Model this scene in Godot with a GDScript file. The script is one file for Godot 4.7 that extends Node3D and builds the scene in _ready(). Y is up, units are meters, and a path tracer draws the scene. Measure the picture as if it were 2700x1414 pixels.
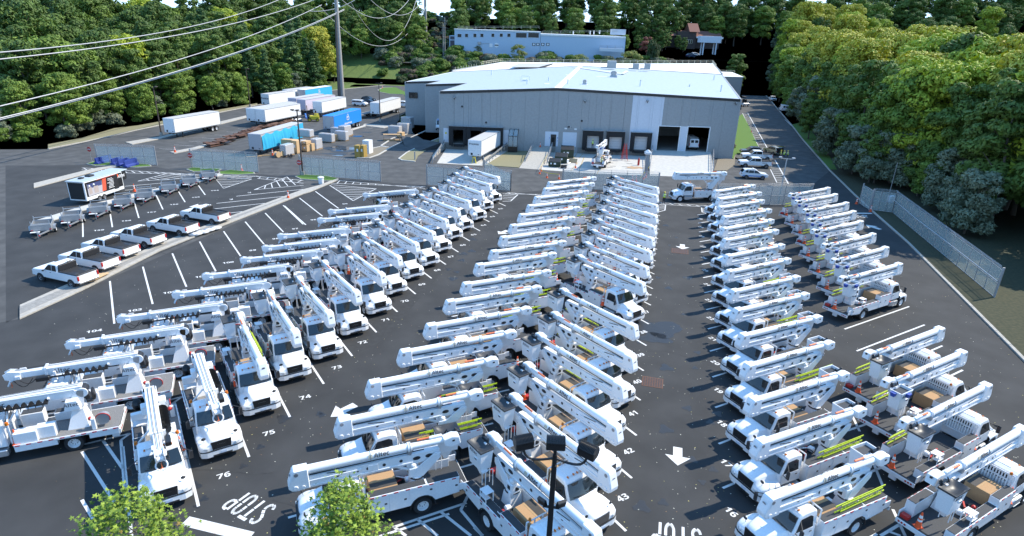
extends Node3D
# A utility depot seen from a drone: rows of white line trucks, a low warehouse, a trailer yard and woods.
# Metres, y up. The camera stands over the origin of the ground plane and looks along -z.

const AISLE := Vector3(0.2365, 0, -0.9716)   # direction of the drive aisles
const STALL := 4.096                         # stall spacing along an aisle

var mats := {}
var used := {}
var rng := RandomNumberGenerator.new()


func _ready():
	rng.seed = 20231
	var cam := Camera3D.new()
	cam.name = "camera"
	cam.position = Vector3(0, 23.5, 0)
	cam.rotation_degrees = Vector3(-21.281, 0, 2.0101)
	cam.fov = 47.2
	cam.far = 3000.0
	add_child(cam)
	cam.current = true
	var env := Environment.new()
	env.background_mode = Environment.BG_SKY
	var sky := Sky.new()
	var sm := ProceduralSkyMaterial.new()
	sm.sky_top_color = Color(0.3, 0.45, 0.62)
	sm.sky_horizon_color = Color(0.62, 0.73, 0.82)
	sm.sky_curve = 0.12
	sm.ground_bottom_color = Color(0.12, 0.13, 0.11)
	sm.ground_horizon_color = Color(0.55, 0.62, 0.66)
	sm.sky_energy_multiplier = 1.55
	sky.sky_material = sm
	env.sky = sky
	env.tonemap_mode = Environment.TONE_MAPPER_LINEAR
	env.tonemap_exposure = 1.5
	env.sdfgi_enabled = true
	env.ssao_enabled = true
	env.ssil_enabled = true
	var we := WorldEnvironment.new()
	we.name = "environment"
	we.environment = env
	add_child(we)
	var sun := DirectionalLight3D.new()
	sun.name = "sun"
	sun.light_energy = 1.5
	sun.light_color = Color(1.0, 0.965, 0.9)
	sun.light_angular_distance = 0.5
	sun.shadow_enabled = true
	add_child(sun)
	sun.look_at_from_position(Vector3.ZERO, Vector3(-0.927, -1.0, 0.375), Vector3.UP)
	make_materials()
	build_ground()
	build_markings()
	build_warehouse()
	build_far_buildings()
	build_fences()
	build_woods()
	build_trucks()
	build_vehicles()
	build_trailer_yard()
	build_dock_things()
	build_street_furniture()
	build_people()
	build_cones()
	build_small_things()


# ------------------------------------------------------------------ helpers

class MB:   # collects faces; every face is given counter-clockwise as seen from outside
	var P := PackedVector3Array()
	var N := PackedVector3Array()
	var C := PackedColorArray()
	var col := Color.WHITE
	var colored := false
	var X := Transform3D.IDENTITY
	var flip := false

	func at(x: Transform3D) -> MB:
		X = x
		flip = x.basis.determinant() < 0.0
		return self

	func put(a: Vector3, b: Vector3, c: Vector3, na: Vector3, nb: Vector3, nc: Vector3):
		P.append(X * a)
		N.append((X.basis * na).normalized())
		if flip:
			P.append(X * b)
			P.append(X * c)
			N.append((X.basis * nb).normalized())
			N.append((X.basis * nc).normalized())
		else:
			P.append(X * c)
			P.append(X * b)
			N.append((X.basis * nc).normalized())
			N.append((X.basis * nb).normalized())
		if colored:
			C.append(col)
			C.append(col)
			C.append(col)

	func tri(a: Vector3, b: Vector3, c: Vector3):
		var n := (b - a).cross(c - a).normalized()
		put(a, b, c, n, n, n)

	func quad(a: Vector3, b: Vector3, c: Vector3, d: Vector3):
		var n := (c - a).cross(d - b).normalized()
		put(a, b, c, n, n, n)
		put(a, c, d, n, n, n)

	func quad_out(a: Vector3, b: Vector3, c: Vector3, d: Vector3, mid: Vector3):
		if (c - a).cross(d - b).dot((a + b + c + d) * 0.25 - mid) < 0.0:
			quad(d, c, b, a)
		else:
			quad(a, b, c, d)

	func tri_out(a: Vector3, b: Vector3, c: Vector3, mid: Vector3):
		if (b - a).cross(c - a).dot((a + b + c) / 3.0 - mid) < 0.0:
			tri(c, b, a)
		else:
			tri(a, b, c)

	func hexa(p: Array):   # four bottom corners in order, then the four above them
		var m := Vector3.ZERO
		for q in p:
			m += q
		m /= 8.0
		quad_out(p[0], p[1], p[2], p[3], m)
		quad_out(p[4], p[5], p[6], p[7], m)
		for i in 4:
			var j := (i + 1) % 4
			quad_out(p[i], p[j], p[4 + j], p[4 + i], m)

	func taper(c: Vector3, s0: Vector2, s1: Vector2, h: float, shift := Vector2.ZERO):   # box on its base centre c
		var a := []
		for k in 2:
			var s := s0 if k == 0 else s1
			var o := c + (Vector3(shift.x, h, shift.y) if k == 1 else Vector3.ZERO)
			for q in [[-1, -1], [1, -1], [1, 1], [-1, 1]]:
				a.append(o + Vector3(q[0] * s.x * 0.5, 0, q[1] * s.y * 0.5))
		hexa(a)

	func box(c: Vector3, s: Vector3, ch := 0.0):
		var h := s * 0.5
		if ch <= 0.0:
			taper(c - Vector3(0, h.y, 0), Vector2(s.x, s.z), Vector2(s.x, s.z), s.y)
			return
		ch = minf(ch, minf(h.x, minf(h.y, h.z)) * 0.9)
		var g := h - Vector3(ch, ch, ch)
		for d in [-1.0, 1.0]:
			quad_out(c + Vector3(h.x * d, -g.y, -g.z), c + Vector3(h.x * d, g.y, -g.z), c + Vector3(h.x * d, g.y, g.z), c + Vector3(h.x * d, -g.y, g.z), c)
			quad_out(c + Vector3(-g.x, h.y * d, -g.z), c + Vector3(g.x, h.y * d, -g.z), c + Vector3(g.x, h.y * d, g.z), c + Vector3(-g.x, h.y * d, g.z), c)
			quad_out(c + Vector3(-g.x, -g.y, h.z * d), c + Vector3(g.x, -g.y, h.z * d), c + Vector3(g.x, g.y, h.z * d), c + Vector3(-g.x, g.y, h.z * d), c)
			for e in [-1.0, 1.0]:
				quad_out(c + Vector3(h.x * d, g.y * e, -g.z), c + Vector3(g.x * d, h.y * e, -g.z), c + Vector3(g.x * d, h.y * e, g.z), c + Vector3(h.x * d, g.y * e, g.z), c)
				quad_out(c + Vector3(h.x * d, -g.y, g.z * e), c + Vector3(g.x * d, -g.y, h.z * e), c + Vector3(g.x * d, g.y, h.z * e), c + Vector3(h.x * d, g.y, g.z * e), c)
				quad_out(c + Vector3(-g.x, h.y * d, g.z * e), c + Vector3(-g.x, g.y * d, h.z * e), c + Vector3(g.x, g.y * d, h.z * e), c + Vector3(g.x, h.y * d, g.z * e), c)
				for f in [-1.0, 1.0]:
					tri_out(c + Vector3(h.x * d, g.y * e, g.z * f), c + Vector3(g.x * d, h.y * e, g.z * f), c + Vector3(g.x * d, g.y * e, h.z * f), c)

	func bar(a: Vector3, b: Vector3, w: float, h: float, up := Vector3.UP):   # square bar from a to b
		var f := (b - a).normalized()
		var r := f.cross(up)
		if r.length() < 0.01:
			r = f.cross(Vector3.RIGHT)
		r = r.normalized() * w * 0.5
		var u := r.cross(f).normalized() * h * 0.5
		hexa([a - r - u, a + r - u, a + r + u, a - r + u, b - r - u, b + r - u, b + r + u, b - r + u])

	func cyl(a: Vector3, b: Vector3, r0: float, r1: float, seg := 10, caps := true):
		var f := (b - a).normalized()
		var s := f.cross(Vector3.UP if absf(f.y) < 0.9 else Vector3.RIGHT).normalized()
		var t := s.cross(f)
		for i in seg:
			var a0 := TAU * i / seg
			var a1 := TAU * (i + 1) / seg
			var d0 := s * cos(a0) + t * sin(a0)
			var d1 := s * cos(a1) + t * sin(a1)
			put(a + d1 * r0, a + d0 * r0, b + d0 * r1, d1, d0, d0)
			put(a + d1 * r0, b + d0 * r1, b + d1 * r1, d1, d0, d1)
			if caps:
				tri(a, a + d0 * r0, a + d1 * r0)
				tri(b, b + d1 * r1, b + d0 * r1)

	func tube(path: Array, r: float, seg := 6):
		for i in path.size() - 1:
			cyl(path[i], path[i + 1], r, r, seg, i == 0 or i == path.size() - 2)

	func lathe(o: Vector3, axis: Vector3, prof: Array, seg := 16):   # prof: Vector2(radius, height)
		var f := axis.normalized()
		var s := f.cross(Vector3.UP if absf(f.y) < 0.9 else Vector3.RIGHT).normalized()
		var t := s.cross(f)
		for k in prof.size() - 1:
			var p: Vector2 = prof[k]
			var q: Vector2 = prof[k + 1]
			var e := q - p
			if e.length() < 1e-5:
				continue
			var nr := Vector2(e.y, -e.x).normalized()
			for i in seg:
				var a0 := TAU * i / seg
				var a1 := TAU * (i + 1) / seg
				var d0 := s * cos(a0) + t * sin(a0)
				var d1 := s * cos(a1) + t * sin(a1)
				var n0 := d0 * nr.x + f * nr.y
				var n1 := d1 * nr.x + f * nr.y
				var p0 := o + d0 * p.x + f * p.y
				var p1 := o + d1 * p.x + f * p.y
				var q0 := o + d0 * q.x + f * q.y
				var q1 := o + d1 * q.x + f * q.y
				if p.x > 1e-5:
					put(p1, p0, q0, n1, n0, n0)
				if q.x > 1e-5:
					put(p1, q0, q1, n1, n0, n1)

	func ball(c: Vector3, r: Vector3, seg := 10, rings := 6):
		var x0 := X
		at(x0 * Transform3D(Basis.from_scale(r), c))
		var pr := []
		for i in rings + 1:
			var a := -PI / 2 + PI * i / rings
			pr.append(Vector2(maxf(cos(a), 0.0), sin(a)))
		lathe(Vector3.ZERO, Vector3.UP, pr, seg)
		at(x0)

	func prism(poly: PackedVector2Array, d0: float, d1: float, ch := 0.0):   # poly in xy, extruded along z
		var pl := poly
		if Geometry2D.is_polygon_clockwise(pl):
			pl.reverse()
		var n := pl.size()
		var cap := PackedVector2Array()
		for i in n:
			var u := (pl[i] - pl[(i + n - 1) % n]).normalized()
			var w := (pl[(i + 1) % n] - pl[i]).normalized()
			var b := Vector2(-u.y, u.x) + Vector2(-w.y, w.x)
			if b.length() < 0.2:
				b = Vector2(-u.y, u.x)
			cap.append(pl[i] + b.normalized() * ch)
		for i in n:
			var j := (i + 1) % n
			var a := Vector3(pl[i].x, pl[i].y, 0)
			var b := Vector3(pl[j].x, pl[j].y, 0)
			var lo := Vector3(0, 0, d0 + ch)
			var hi := Vector3(0, 0, d1 - ch)
			quad(a + lo, b + lo, b + hi, a + hi)
			if ch > 0.0:
				var ca := Vector3(cap[i].x, cap[i].y, 0)
				var cb := Vector3(cap[j].x, cap[j].y, 0)
				quad(a + hi, b + hi, cb + Vector3(0, 0, d1), ca + Vector3(0, 0, d1))
				quad(ca + Vector3(0, 0, d0), cb + Vector3(0, 0, d0), b + lo, a + lo)
		var t := Geometry2D.triangulate_polygon(cap)
		for i in range(0, t.size(), 3):
			var a := cap[t[i]]
			var b := cap[t[i + 1]]
			var c := cap[t[i + 2]]
			if (b - a).cross(c - a) < 0.0:
				var s := b
				b = c
				c = s
			tri(Vector3(a.x, a.y, d1), Vector3(b.x, b.y, d1), Vector3(c.x, c.y, d1))
			tri(Vector3(c.x, c.y, d0), Vector3(b.x, b.y, d0), Vector3(a.x, a.y, d0))

	func side(poly: Array, x0: float, x1: float, ch := 0.0):   # poly of (z, y), extruded along x
		var keep := X
		at(keep * Transform3D(Basis(Vector3(0, 0, 1), Vector3(0, 1, 0), Vector3(1, 0, 0)), Vector3.ZERO))
		prism(PackedVector2Array(poly), x0, x1, ch)
		at(keep)

	func plan(poly: Array, y0: float, y1: float, ch := 0.0):   # poly of (x, z), extruded along y
		var keep := X
		at(keep * Transform3D(Basis(Vector3(1, 0, 0), Vector3(0, 0, 1), Vector3(0, 1, 0)), Vector3.ZERO))
		prism(PackedVector2Array(poly), y0, y1, ch)
		at(keep)

	func body(poly: Array, half: Callable, ch: float):   # poly of (z, y); half width depends on the height
		var pl := PackedVector2Array(poly)
		if Geometry2D.is_polygon_clockwise(pl):
			pl.reverse()
		var n := pl.size()
		var cap := PackedVector2Array()
		for i in n:
			var u := (pl[i] - pl[(i + n - 1) % n]).normalized()
			var w := (pl[(i + 1) % n] - pl[i]).normalized()
			var b := Vector2(-u.y, u.x) + Vector2(-w.y, w.x)
			cap.append(pl[i] + b.normalized() * ch)
		var v := func(p: Vector2, s: float, inset: float) -> Vector3:
			return Vector3(s * (float(half.call(p.y)) - inset), p.y, p.x)
		for i in n:
			var j := (i + 1) % n
			quad(v.call(pl[j], -1.0, ch), v.call(pl[i], -1.0, ch), v.call(pl[i], 1.0, ch), v.call(pl[j], 1.0, ch))
			for s in [-1.0, 1.0]:
				var a: Vector3 = v.call(pl[i], s, ch)
				var b: Vector3 = v.call(pl[j], s, ch)
				var c: Vector3 = v.call(cap[j], s, 0.0)
				var d: Vector3 = v.call(cap[i], s, 0.0)
				if s > 0.0:
					quad(d, c, b, a)
				else:
					quad(a, b, c, d)
		var t := Geometry2D.triangulate_polygon(cap)
		for i in range(0, t.size(), 3):
			for s in [-1.0, 1.0]:
				var a: Vector3 = v.call(cap[t[i]], s, 0.0)
				var b: Vector3 = v.call(cap[t[i + 1]], s, 0.0)
				var c: Vector3 = v.call(cap[t[i + 2]], s, 0.0)
				if ((b - a).cross(c - a)).x * s < 0.0:
					tri(c, b, a)
				else:
					tri(a, b, c)

	func loft(rows: Array):   # rows of points, from front to back; smooth, open
		var n: int = rows[0].size()
		var nr := []
		for i in rows.size():
			var r := []
			for k in n:
				var du: Vector3 = rows[i][mini(k + 1, n - 1)] - rows[i][maxi(k - 1, 0)]
				var dv: Vector3 = rows[mini(i + 1, rows.size() - 1)][k] - rows[maxi(i - 1, 0)][k]
				r.append(du.cross(dv).normalized())
			nr.append(r)
		for i in rows.size() - 1:
			for k in n - 1:
				put(rows[i][k], rows[i][k + 1], rows[i + 1][k + 1], nr[i][k], nr[i][k + 1], nr[i + 1][k + 1])
				put(rows[i][k], rows[i + 1][k + 1], rows[i + 1][k], nr[i][k], nr[i + 1][k + 1], nr[i + 1][k])

	func mesh() -> ArrayMesh:
		var a := []
		a.resize(Mesh.ARRAY_MAX)
		a[Mesh.ARRAY_VERTEX] = P
		a[Mesh.ARRAY_NORMAL] = N
		if colored:
			a[Mesh.ARRAY_COLOR] = C
		var m := ArrayMesh.new()
		m.add_surface_from_arrays(Mesh.PRIMITIVE_TRIANGLES, a)
		return m


func g(x: float, z: float) -> Vector3:   # a point on the ground
	return Vector3(x, 0, z)


func v3(x: float, y: float, z: float) -> Vector3:
	return Vector3(x, y, z)


func v2(x: float, y: float) -> Vector2:
	return Vector2(x, y)


func mb(colored := false) -> MB:
	var m := MB.new()
	m.colored = colored
	return m


func numbered(called: String) -> String:
	var k: int = used.get(called, 0)
	used[called] = k + 1
	return called if k == 0 else "%s_%03d" % [called, k]


func obj(called: String, m: MB, mat: String, parent: Node = self) -> MeshInstance3D:
	return hang(called, m.mesh(), mat, parent)


func hang(called: String, mesh: Mesh, mat: String, parent: Node = self) -> MeshInstance3D:
	var o := MeshInstance3D.new()
	o.name = numbered(called) if parent == self else called
	o.mesh = mesh
	o.material_override = mats[mat]
	parent.add_child(o, true)
	return o


func tag(o: Node, label: String, category: String, group := "", kind := "") -> Node:
	if label:
		o.set_meta("label", label)
	if category:
		o.set_meta("category", category)
	if group:
		o.set_meta("group", group)
	if kind:
		o.set_meta("kind", kind)
	return o


func thing(called: String, label: String, category: String, where := Vector3.ZERO, heading := 0.0, group := "") -> Node3D:
	var o := Node3D.new()
	o.name = numbered(called)
	add_child(o)
	o.position = where
	o.rotation_degrees.y = -heading
	tag(o, label, category, group)
	return o


func copy(o: Node, label: String, where: Vector3, heading := 0.0, group := "") -> Node3D:
	var c: Node3D = o.duplicate()
	var base := String(o.name)
	var cut := base.length() - 4
	if cut > 0 and base[cut] == "_" and base.substr(cut + 1).is_valid_int():
		base = base.substr(0, cut)
	c.name = numbered(base)
	add_child(c)
	c.position = where
	c.rotation_degrees.y = -heading
	if label:
		c.set_meta("label", label)
	if group:
		c.set_meta("group", group)
	return c


func structure(o: Node) -> Node:
	o.set_meta("kind", "structure")
	return o


func fwd(heading: float) -> Vector3:
	var a := deg_to_rad(heading)
	return Vector3(sin(a), 0, -cos(a))


func heading_of(a: Vector3, b: Vector3) -> float:
	return rad_to_deg(atan2(b.x - a.x, -(b.z - a.z)))


func words(s: String, size: float, depth: float, mat: String, parent: Node, xf: Transform3D, called := "lettering", bold := true) -> MeshInstance3D:
	var key := "text|%s|%s|%s" % [s, size, depth]
	if not mats.has(key):
		var t := TextMesh.new()
		var f := SystemFont.new()
		f.font_names = PackedStringArray(["Droid Sans"])
		f.font_weight = 700 if bold else 400
		t.font = f
		t.text = s
		t.font_size = 32
		t.pixel_size = size / 23.0
		t.depth = depth
		t.curve_step = 2.0
		mats[key] = t
	var o := hang(called, mats[key], mat, parent)
	o.transform = xf
	return o


func ordinal(n: int) -> String:
	var w := ["first", "second", "third", "fourth", "fifth", "sixth", "seventh", "eighth", "ninth", "tenth", "eleventh", "twelfth", "thirteenth", "fourteenth", "fifteenth", "sixteenth", "seventeenth", "eighteenth"]
	return w[n - 1] if n <= w.size() else "%dth" % n


# ------------------------------------------------------------------ materials

func paint(called: String, c: Color, rough := 0.6, metal := 0.0) -> StandardMaterial3D:   # c is a linear, real-world base colour
	var m := StandardMaterial3D.new()
	m.albedo_color = c.linear_to_srgb()
	m.roughness = rough
	m.metallic = metal
	mats[called] = m
	return m


func noise_tex(seed_: int, freq: float, lo: Color, hi: Color, oct := 4, size := 512, mid := -1.0, kind := FastNoiseLite.TYPE_SIMPLEX_SMOOTH) -> NoiseTexture2D:
	var n := FastNoiseLite.new()
	n.seed = seed_
	n.noise_type = kind
	n.frequency = freq
	n.fractal_octaves = oct
	var t := NoiseTexture2D.new()
	t.width = size
	t.height = size
	t.seamless = true
	t.noise = n
	var g := Gradient.new()
	g.set_color(0, lo.linear_to_srgb())
	g.set_color(1, hi.linear_to_srgb())
	if mid > 0.0:
		g.set_offset(0, mid - 0.12)
		g.set_offset(1, mid + 0.12)
	t.color_ramp = g
	return t


func worn(called: String, lo: Color, hi: Color, scale: float, rough := 0.9, seed_ := 1, freq := 0.02, oct := 5, world := true, mid := -1.0) -> StandardMaterial3D:
	var m := StandardMaterial3D.new()
	m.albedo_texture = noise_tex(seed_, freq, lo, hi, oct, 512, mid)
	m.uv1_triplanar = true
	m.uv1_world_triplanar = world
	m.uv1_scale = Vector3.ONE / scale
	m.roughness = rough
	mats[called] = m
	return m


func grain(m: StandardMaterial3D, seed_: int, freq: float, size: float, strength: float, world := true):   # a second, finer layer of tone
	m.detail_enabled = true
	m.detail_blend_mode = BaseMaterial3D.BLEND_MODE_MUL
	m.detail_uv_layer = BaseMaterial3D.DETAIL_UV_2
	m.detail_albedo = noise_tex(seed_, freq, Color(1 - strength, 1 - strength, 1 - strength), Color.WHITE, 3, 512)
	m.uv2_triplanar = true
	m.uv2_world_triplanar = world
	m.uv2_scale = Vector3.ONE / size


func make_materials():
	var w := worn("white_paint", Color(0.74, 0.745, 0.75), Color(0.83, 0.835, 0.84), 2.2, 0.32, 3, 0.03, 4, false)
	w.clearcoat_enabled = true
	w.clearcoat = 0.6
	w.clearcoat_roughness = 0.1
	worn("white_boom", Color(0.7, 0.705, 0.71), Color(0.8, 0.805, 0.81), 1.7, 0.42, 9, 0.04, 4, false)
	worn("white_trailer", Color(0.66, 0.67, 0.68), Color(0.8, 0.81, 0.81), 4.0, 0.45, 5, 0.02, 5, false)
	worn("trailer_top", Color(0.36, 0.35, 0.34), Color(0.52, 0.51, 0.5), 3.0, 0.7, 6, 0.03, 5, false)
	worn("trailer_grey", Color(0.36, 0.35, 0.36), Color(0.46, 0.45, 0.46), 3.0, 0.6, 7, 0.03, 5, false)
	worn("trailer_mauve", Color(0.5, 0.44, 0.53), Color(0.58, 0.52, 0.6), 3.0, 0.6, 8, 0.03, 5, false)
	paint("black_rubber", Color(0.018, 0.018, 0.019), 0.85)
	paint("black_plastic", Color(0.02, 0.02, 0.022), 0.5)
	paint("black_paint", Color(0.014, 0.014, 0.015), 0.35)
	worn("black_cover", Color(0.02, 0.021, 0.023), Color(0.05, 0.052, 0.055), 0.7, 0.45, 12, 0.03, 4, false)
	worn("deck", Color(0.03, 0.032, 0.036), Color(0.06, 0.064, 0.07), 1.5, 0.8, 13, 0.05, 5, false)
	worn("deck_grey", Color(0.13, 0.13, 0.13), Color(0.24, 0.23, 0.22), 2.0, 0.8, 14, 0.04, 5, false)
	var gl := paint("glass", Color(0.01, 0.014, 0.015), 0.04)
	gl.metallic_specular = 0.7
	paint("window_dark", Color(0.02, 0.022, 0.024), 0.08)
	worn("interior", Color(0.02, 0.022, 0.022), Color(0.09, 0.1, 0.095), 0.8, 0.7, 15, 0.04, 3, false)
	paint("steel", Color(0.42, 0.43, 0.44), 0.38, 0.85)
	worn("galvanised", Color(0.3, 0.31, 0.32), Color(0.46, 0.47, 0.48), 0.8, 0.5, 16, 0.05, 4, false).metallic = 0.6
	paint("aluminium", Color(0.55, 0.56, 0.57), 0.4, 0.7)
	paint("rim_white", Color(0.7, 0.7, 0.7), 0.4)
	paint("rim_grey", Color(0.35, 0.35, 0.36), 0.35, 0.6)
	paint("grille_black", Color(0.016, 0.016, 0.017), 0.4)
	paint("grille_steel", Color(0.25, 0.25, 0.26), 0.3, 0.8)
	paint("amber", Color(0.6, 0.16, 0.01), 0.3)
	paint("red_lens", Color(0.42, 0.015, 0.015), 0.3)
	paint("lamp_lens", Color(0.5, 0.53, 0.55), 0.08)
	paint("red_paint", Color(0.45, 0.025, 0.02), 0.45)
	paint("orange_cone", Color(0.78, 0.1, 0.022), 0.6)
	paint("cone_white", Color(0.75, 0.75, 0.73), 0.5)
	paint("orange_rod", Color(0.72, 0.17, 0.06), 0.45)
	paint("yellow_green", Color(0.5, 0.62, 0.02), 0.5)
	paint("ladder_dark", Color(0.05, 0.1, 0.02), 0.5)
	paint("blue_pouch", Color(0.02, 0.06, 0.3), 0.6)
	paint("blue_vinyl", Color(0.03, 0.06, 0.24), 0.5)
	worn("cardboard", Color(0.36, 0.21, 0.1), Color(0.46, 0.28, 0.14), 0.9, 0.9, 18, 0.03, 4, false)
	paint("cardboard_dark", Color(0.05, 0.045, 0.04), 0.8)
	paint("letter_dark", Color(0.04, 0.04, 0.045), 0.5)
	paint("letter_grey", Color(0.12, 0.12, 0.13), 0.5)
	paint("letter_white", Color(0.78, 0.78, 0.78), 0.5)
	paint("letter_blue", Color(0.03, 0.1, 0.4), 0.5)
	paint("plate_blue", Color(0.5, 0.58, 0.7), 0.5)
	paint("green_sign", Color(0.02, 0.3, 0.16), 0.5)
	var a := worn("asphalt", Color(0.034, 0.0345, 0.035), Color(0.06, 0.0605, 0.061), 26.0, 0.93, 21, 0.012, 6)
	grain(a, 22, 0.12, 1.3, 0.42)
	var b := worn("asphalt_old", Color(0.055, 0.055, 0.054), Color(0.105, 0.103, 0.1), 22.0, 0.93, 23, 0.015, 6)
	grain(b, 24, 0.1, 1.6, 0.28)
	var ap := worn("asphalt_patch", Color(0.03, 0.0305, 0.031), Color(0.045, 0.0455, 0.046), 9.0, 0.9, 25, 0.03, 5)
	grain(ap, 26, 0.12, 1.2, 0.3)
	worn("concrete", Color(0.3, 0.275, 0.235), Color(0.44, 0.41, 0.36), 7.0, 0.9, 27, 0.025, 6)
	worn("concrete_pale", Color(0.4, 0.385, 0.35), Color(0.52, 0.5, 0.46), 9.0, 0.9, 28, 0.02, 6)
	worn("concrete_wall", Color(0.2, 0.19, 0.17), Color(0.3, 0.285, 0.26), 4.0, 0.9, 29, 0.03, 6)
	var gv := worn("gravel", Color(0.2, 0.19, 0.17), Color(0.42, 0.4, 0.37), 1.6, 0.95, 30, 0.06, 5)
	grain(gv, 31, 0.02, 6.0, 0.3)
	worn("mulch", Color(0.12, 0.1, 0.07), Color(0.3, 0.25, 0.18), 4.0, 0.95, 32, 0.04, 6)
	worn("dry_grass", Color(0.15, 0.14, 0.07), Color(0.3, 0.26, 0.16), 4.0, 0.95, 33, 0.05, 6)
	worn("lawn", Color(0.05, 0.11, 0.012), Color(0.1, 0.2, 0.025), 5.0, 0.95, 34, 0.04, 6)
	worn("meadow", Color(0.05, 0.085, 0.018), Color(0.14, 0.19, 0.04), 16.0, 0.95, 35, 0.03, 6)
	worn("forest_floor", Color(0.02, 0.026, 0.01), Color(0.06, 0.055, 0.025), 9.0, 0.95, 36, 0.04, 6)
	worn("line_paint", Color(0.48, 0.47, 0.45), Color(0.78, 0.77, 0.75), 1.5, 0.7, 37, 0.06, 5)
	worn("line_worn", Color(0.2, 0.2, 0.195), Color(0.6, 0.59, 0.57), 1.1, 0.8, 38, 0.06, 5)
	worn("line_yellow", Color(0.3, 0.2, 0.06), Color(0.5, 0.36, 0.12), 1.5, 0.8, 39, 0.05, 4)
	worn("water", Color(0.02, 0.022, 0.025), Color(0.03, 0.032, 0.035), 3.0, 0.04, 40)
	paint("wet", Color(0.022, 0.0225, 0.024), 0.45)
	worn("wall_grey", Color(0.3, 0.305, 0.3), Color(0.35, 0.355, 0.35), 8.0, 0.85, 41, 0.03, 5)
	worn("wall_pale", Color(0.56, 0.59, 0.64), Color(0.62, 0.65, 0.7), 8.0, 0.85, 42, 0.03, 5)
	worn("wall_blue", Color(0.4, 0.5, 0.62), Color(0.46, 0.57, 0.69), 9.0, 0.85, 43, 0.03, 5)
	worn("roof_blue", Color(0.33, 0.39, 0.43), Color(0.4, 0.46, 0.5), 12.0, 0.7, 44, 0.02, 6)
	worn("roof_white", Color(0.7, 0.7, 0.69), Color(0.82, 0.82, 0.81), 12.0, 0.7, 45, 0.02, 6)
	paint("trim_dark", Color(0.035, 0.03, 0.028), 0.6)
	paint("dock_black", Color(0.014, 0.014, 0.015), 0.8)
	paint("door_white", Color(0.6, 0.6, 0.6), 0.6)
	paint("rail_beige", Color(0.5, 0.46, 0.35), 0.6)
	worn("brick_brown", Color(0.05, 0.035, 0.03), Color(0.09, 0.065, 0.055), 3.0, 0.9, 46, 0.05, 5)
	worn("shingle_red", Color(0.16, 0.07, 0.05), Color(0.24, 0.11, 0.08), 3.0, 0.9, 47, 0.05, 5)
	worn("bay_paint", Color(0.3, 0.3, 0.29), Color(0.38, 0.38, 0.36), 4.0, 0.9, 48, 0.03, 4)
	var mesh := StandardMaterial3D.new()
	mesh.albedo_color = Color(0.8, 0.84, 0.83, 0.27)
	mesh.transparency = BaseMaterial3D.TRANSPARENCY_ALPHA
	mesh.roughness = 0.6
	mats["chain_link"] = mesh
	var tint := StandardMaterial3D.new()
	tint.albedo_color = Color(0.75, 0.85, 0.88, 0.18)
	tint.transparency = BaseMaterial3D.TRANSPARENCY_ALPHA
	tint.roughness = 0.03
	mats["clear_glass"] = tint
	var wrap := StandardMaterial3D.new()
	wrap.albedo_color = Color(0.86, 0.87, 0.88, 0.42)
	wrap.transparency = BaseMaterial3D.TRANSPARENCY_ALPHA
	wrap.roughness = 0.12
	mats["wrap_film"] = wrap
	worn("pallet_wood", Color(0.34, 0.21, 0.1), Color(0.5, 0.34, 0.18), 1.4, 0.9, 50, 0.05, 4, false)
	worn("plywood", Color(0.5, 0.32, 0.16), Color(0.6, 0.42, 0.24), 1.4, 0.9, 51, 0.05, 4, false)
	worn("cargo_grey", Color(0.3, 0.26, 0.24), Color(0.48, 0.42, 0.4), 1.0, 0.7, 52, 0.06, 4, false)
	worn("ochre", Color(0.3, 0.19, 0.04), Color(0.42, 0.28, 0.07), 1.2, 0.7, 62, 0.05, 4, false)
	worn("dirt_stain", Color(0.32, 0.18, 0.09), Color(0.44, 0.33, 0.23), 2.0, 0.9, 63, 0.05, 5)
	worn("rust", Color(0.08, 0.042, 0.03), Color(0.17, 0.085, 0.055), 1.2, 0.9, 53, 0.05, 4, false)
	worn("tarp_cyan", Color(0.03, 0.34, 0.56), Color(0.05, 0.42, 0.66), 3.0, 0.5, 54, 0.04, 4, false)
	worn("tarp_blue", Color(0.012, 0.2, 0.6), Color(0.02, 0.25, 0.7), 3.0, 0.5, 55, 0.04, 4, false)
	worn("barrier_blue", Color(0.015, 0.035, 0.2), Color(0.03, 0.06, 0.28), 1.5, 0.6, 56, 0.05, 4, false)
	worn("pole_wood", Color(0.2, 0.19, 0.175), Color(0.46, 0.44, 0.41), 1.6, 0.95, 57, 0.06, 5, false)
	worn("pole_bare", Color(0.05, 0.045, 0.04), Color(0.2, 0.18, 0.16), 1.0, 0.95, 58, 0.08, 5, false)
	paint("pole_brown", Color(0.055, 0.04, 0.032), 0.6)
	paint("cable", Color(0.46, 0.46, 0.46), 0.5, 0.3)
	worn("dumpster_green", Color(0.012, 0.03, 0.018), Color(0.025, 0.05, 0.03), 1.2, 0.6, 59, 0.05, 4, false)
	paint("yellow_paint", Color(0.62, 0.5, 0.03), 0.5)
	paint("green_mesh", Color(0.02, 0.07, 0.02), 0.8)
	worn("bark", Color(0.06, 0.05, 0.04), Color(0.16, 0.135, 0.11), 1.2, 0.95, 60, 0.06, 4, false)
	paint("car_white", Color(0.72, 0.73, 0.74), 0.25)
	paint("car_black", Color(0.01, 0.01, 0.011), 0.2)
	paint("car_navy", Color(0.014, 0.03, 0.07), 0.2)
	paint("car_grey", Color(0.1, 0.105, 0.11), 0.25, 0.4)
	paint("car_tan", Color(0.36, 0.33, 0.27), 0.25, 0.3)
	paint("stripe_blue", Color(0.03, 0.16, 0.5), 0.3)
	paint("vest", Color(0.55, 0.75, 0.03), 0.7)
	paint("skin", Color(0.36, 0.2, 0.13), 0.6)
	paint("trousers", Color(0.016, 0.018, 0.026), 0.85)
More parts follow.
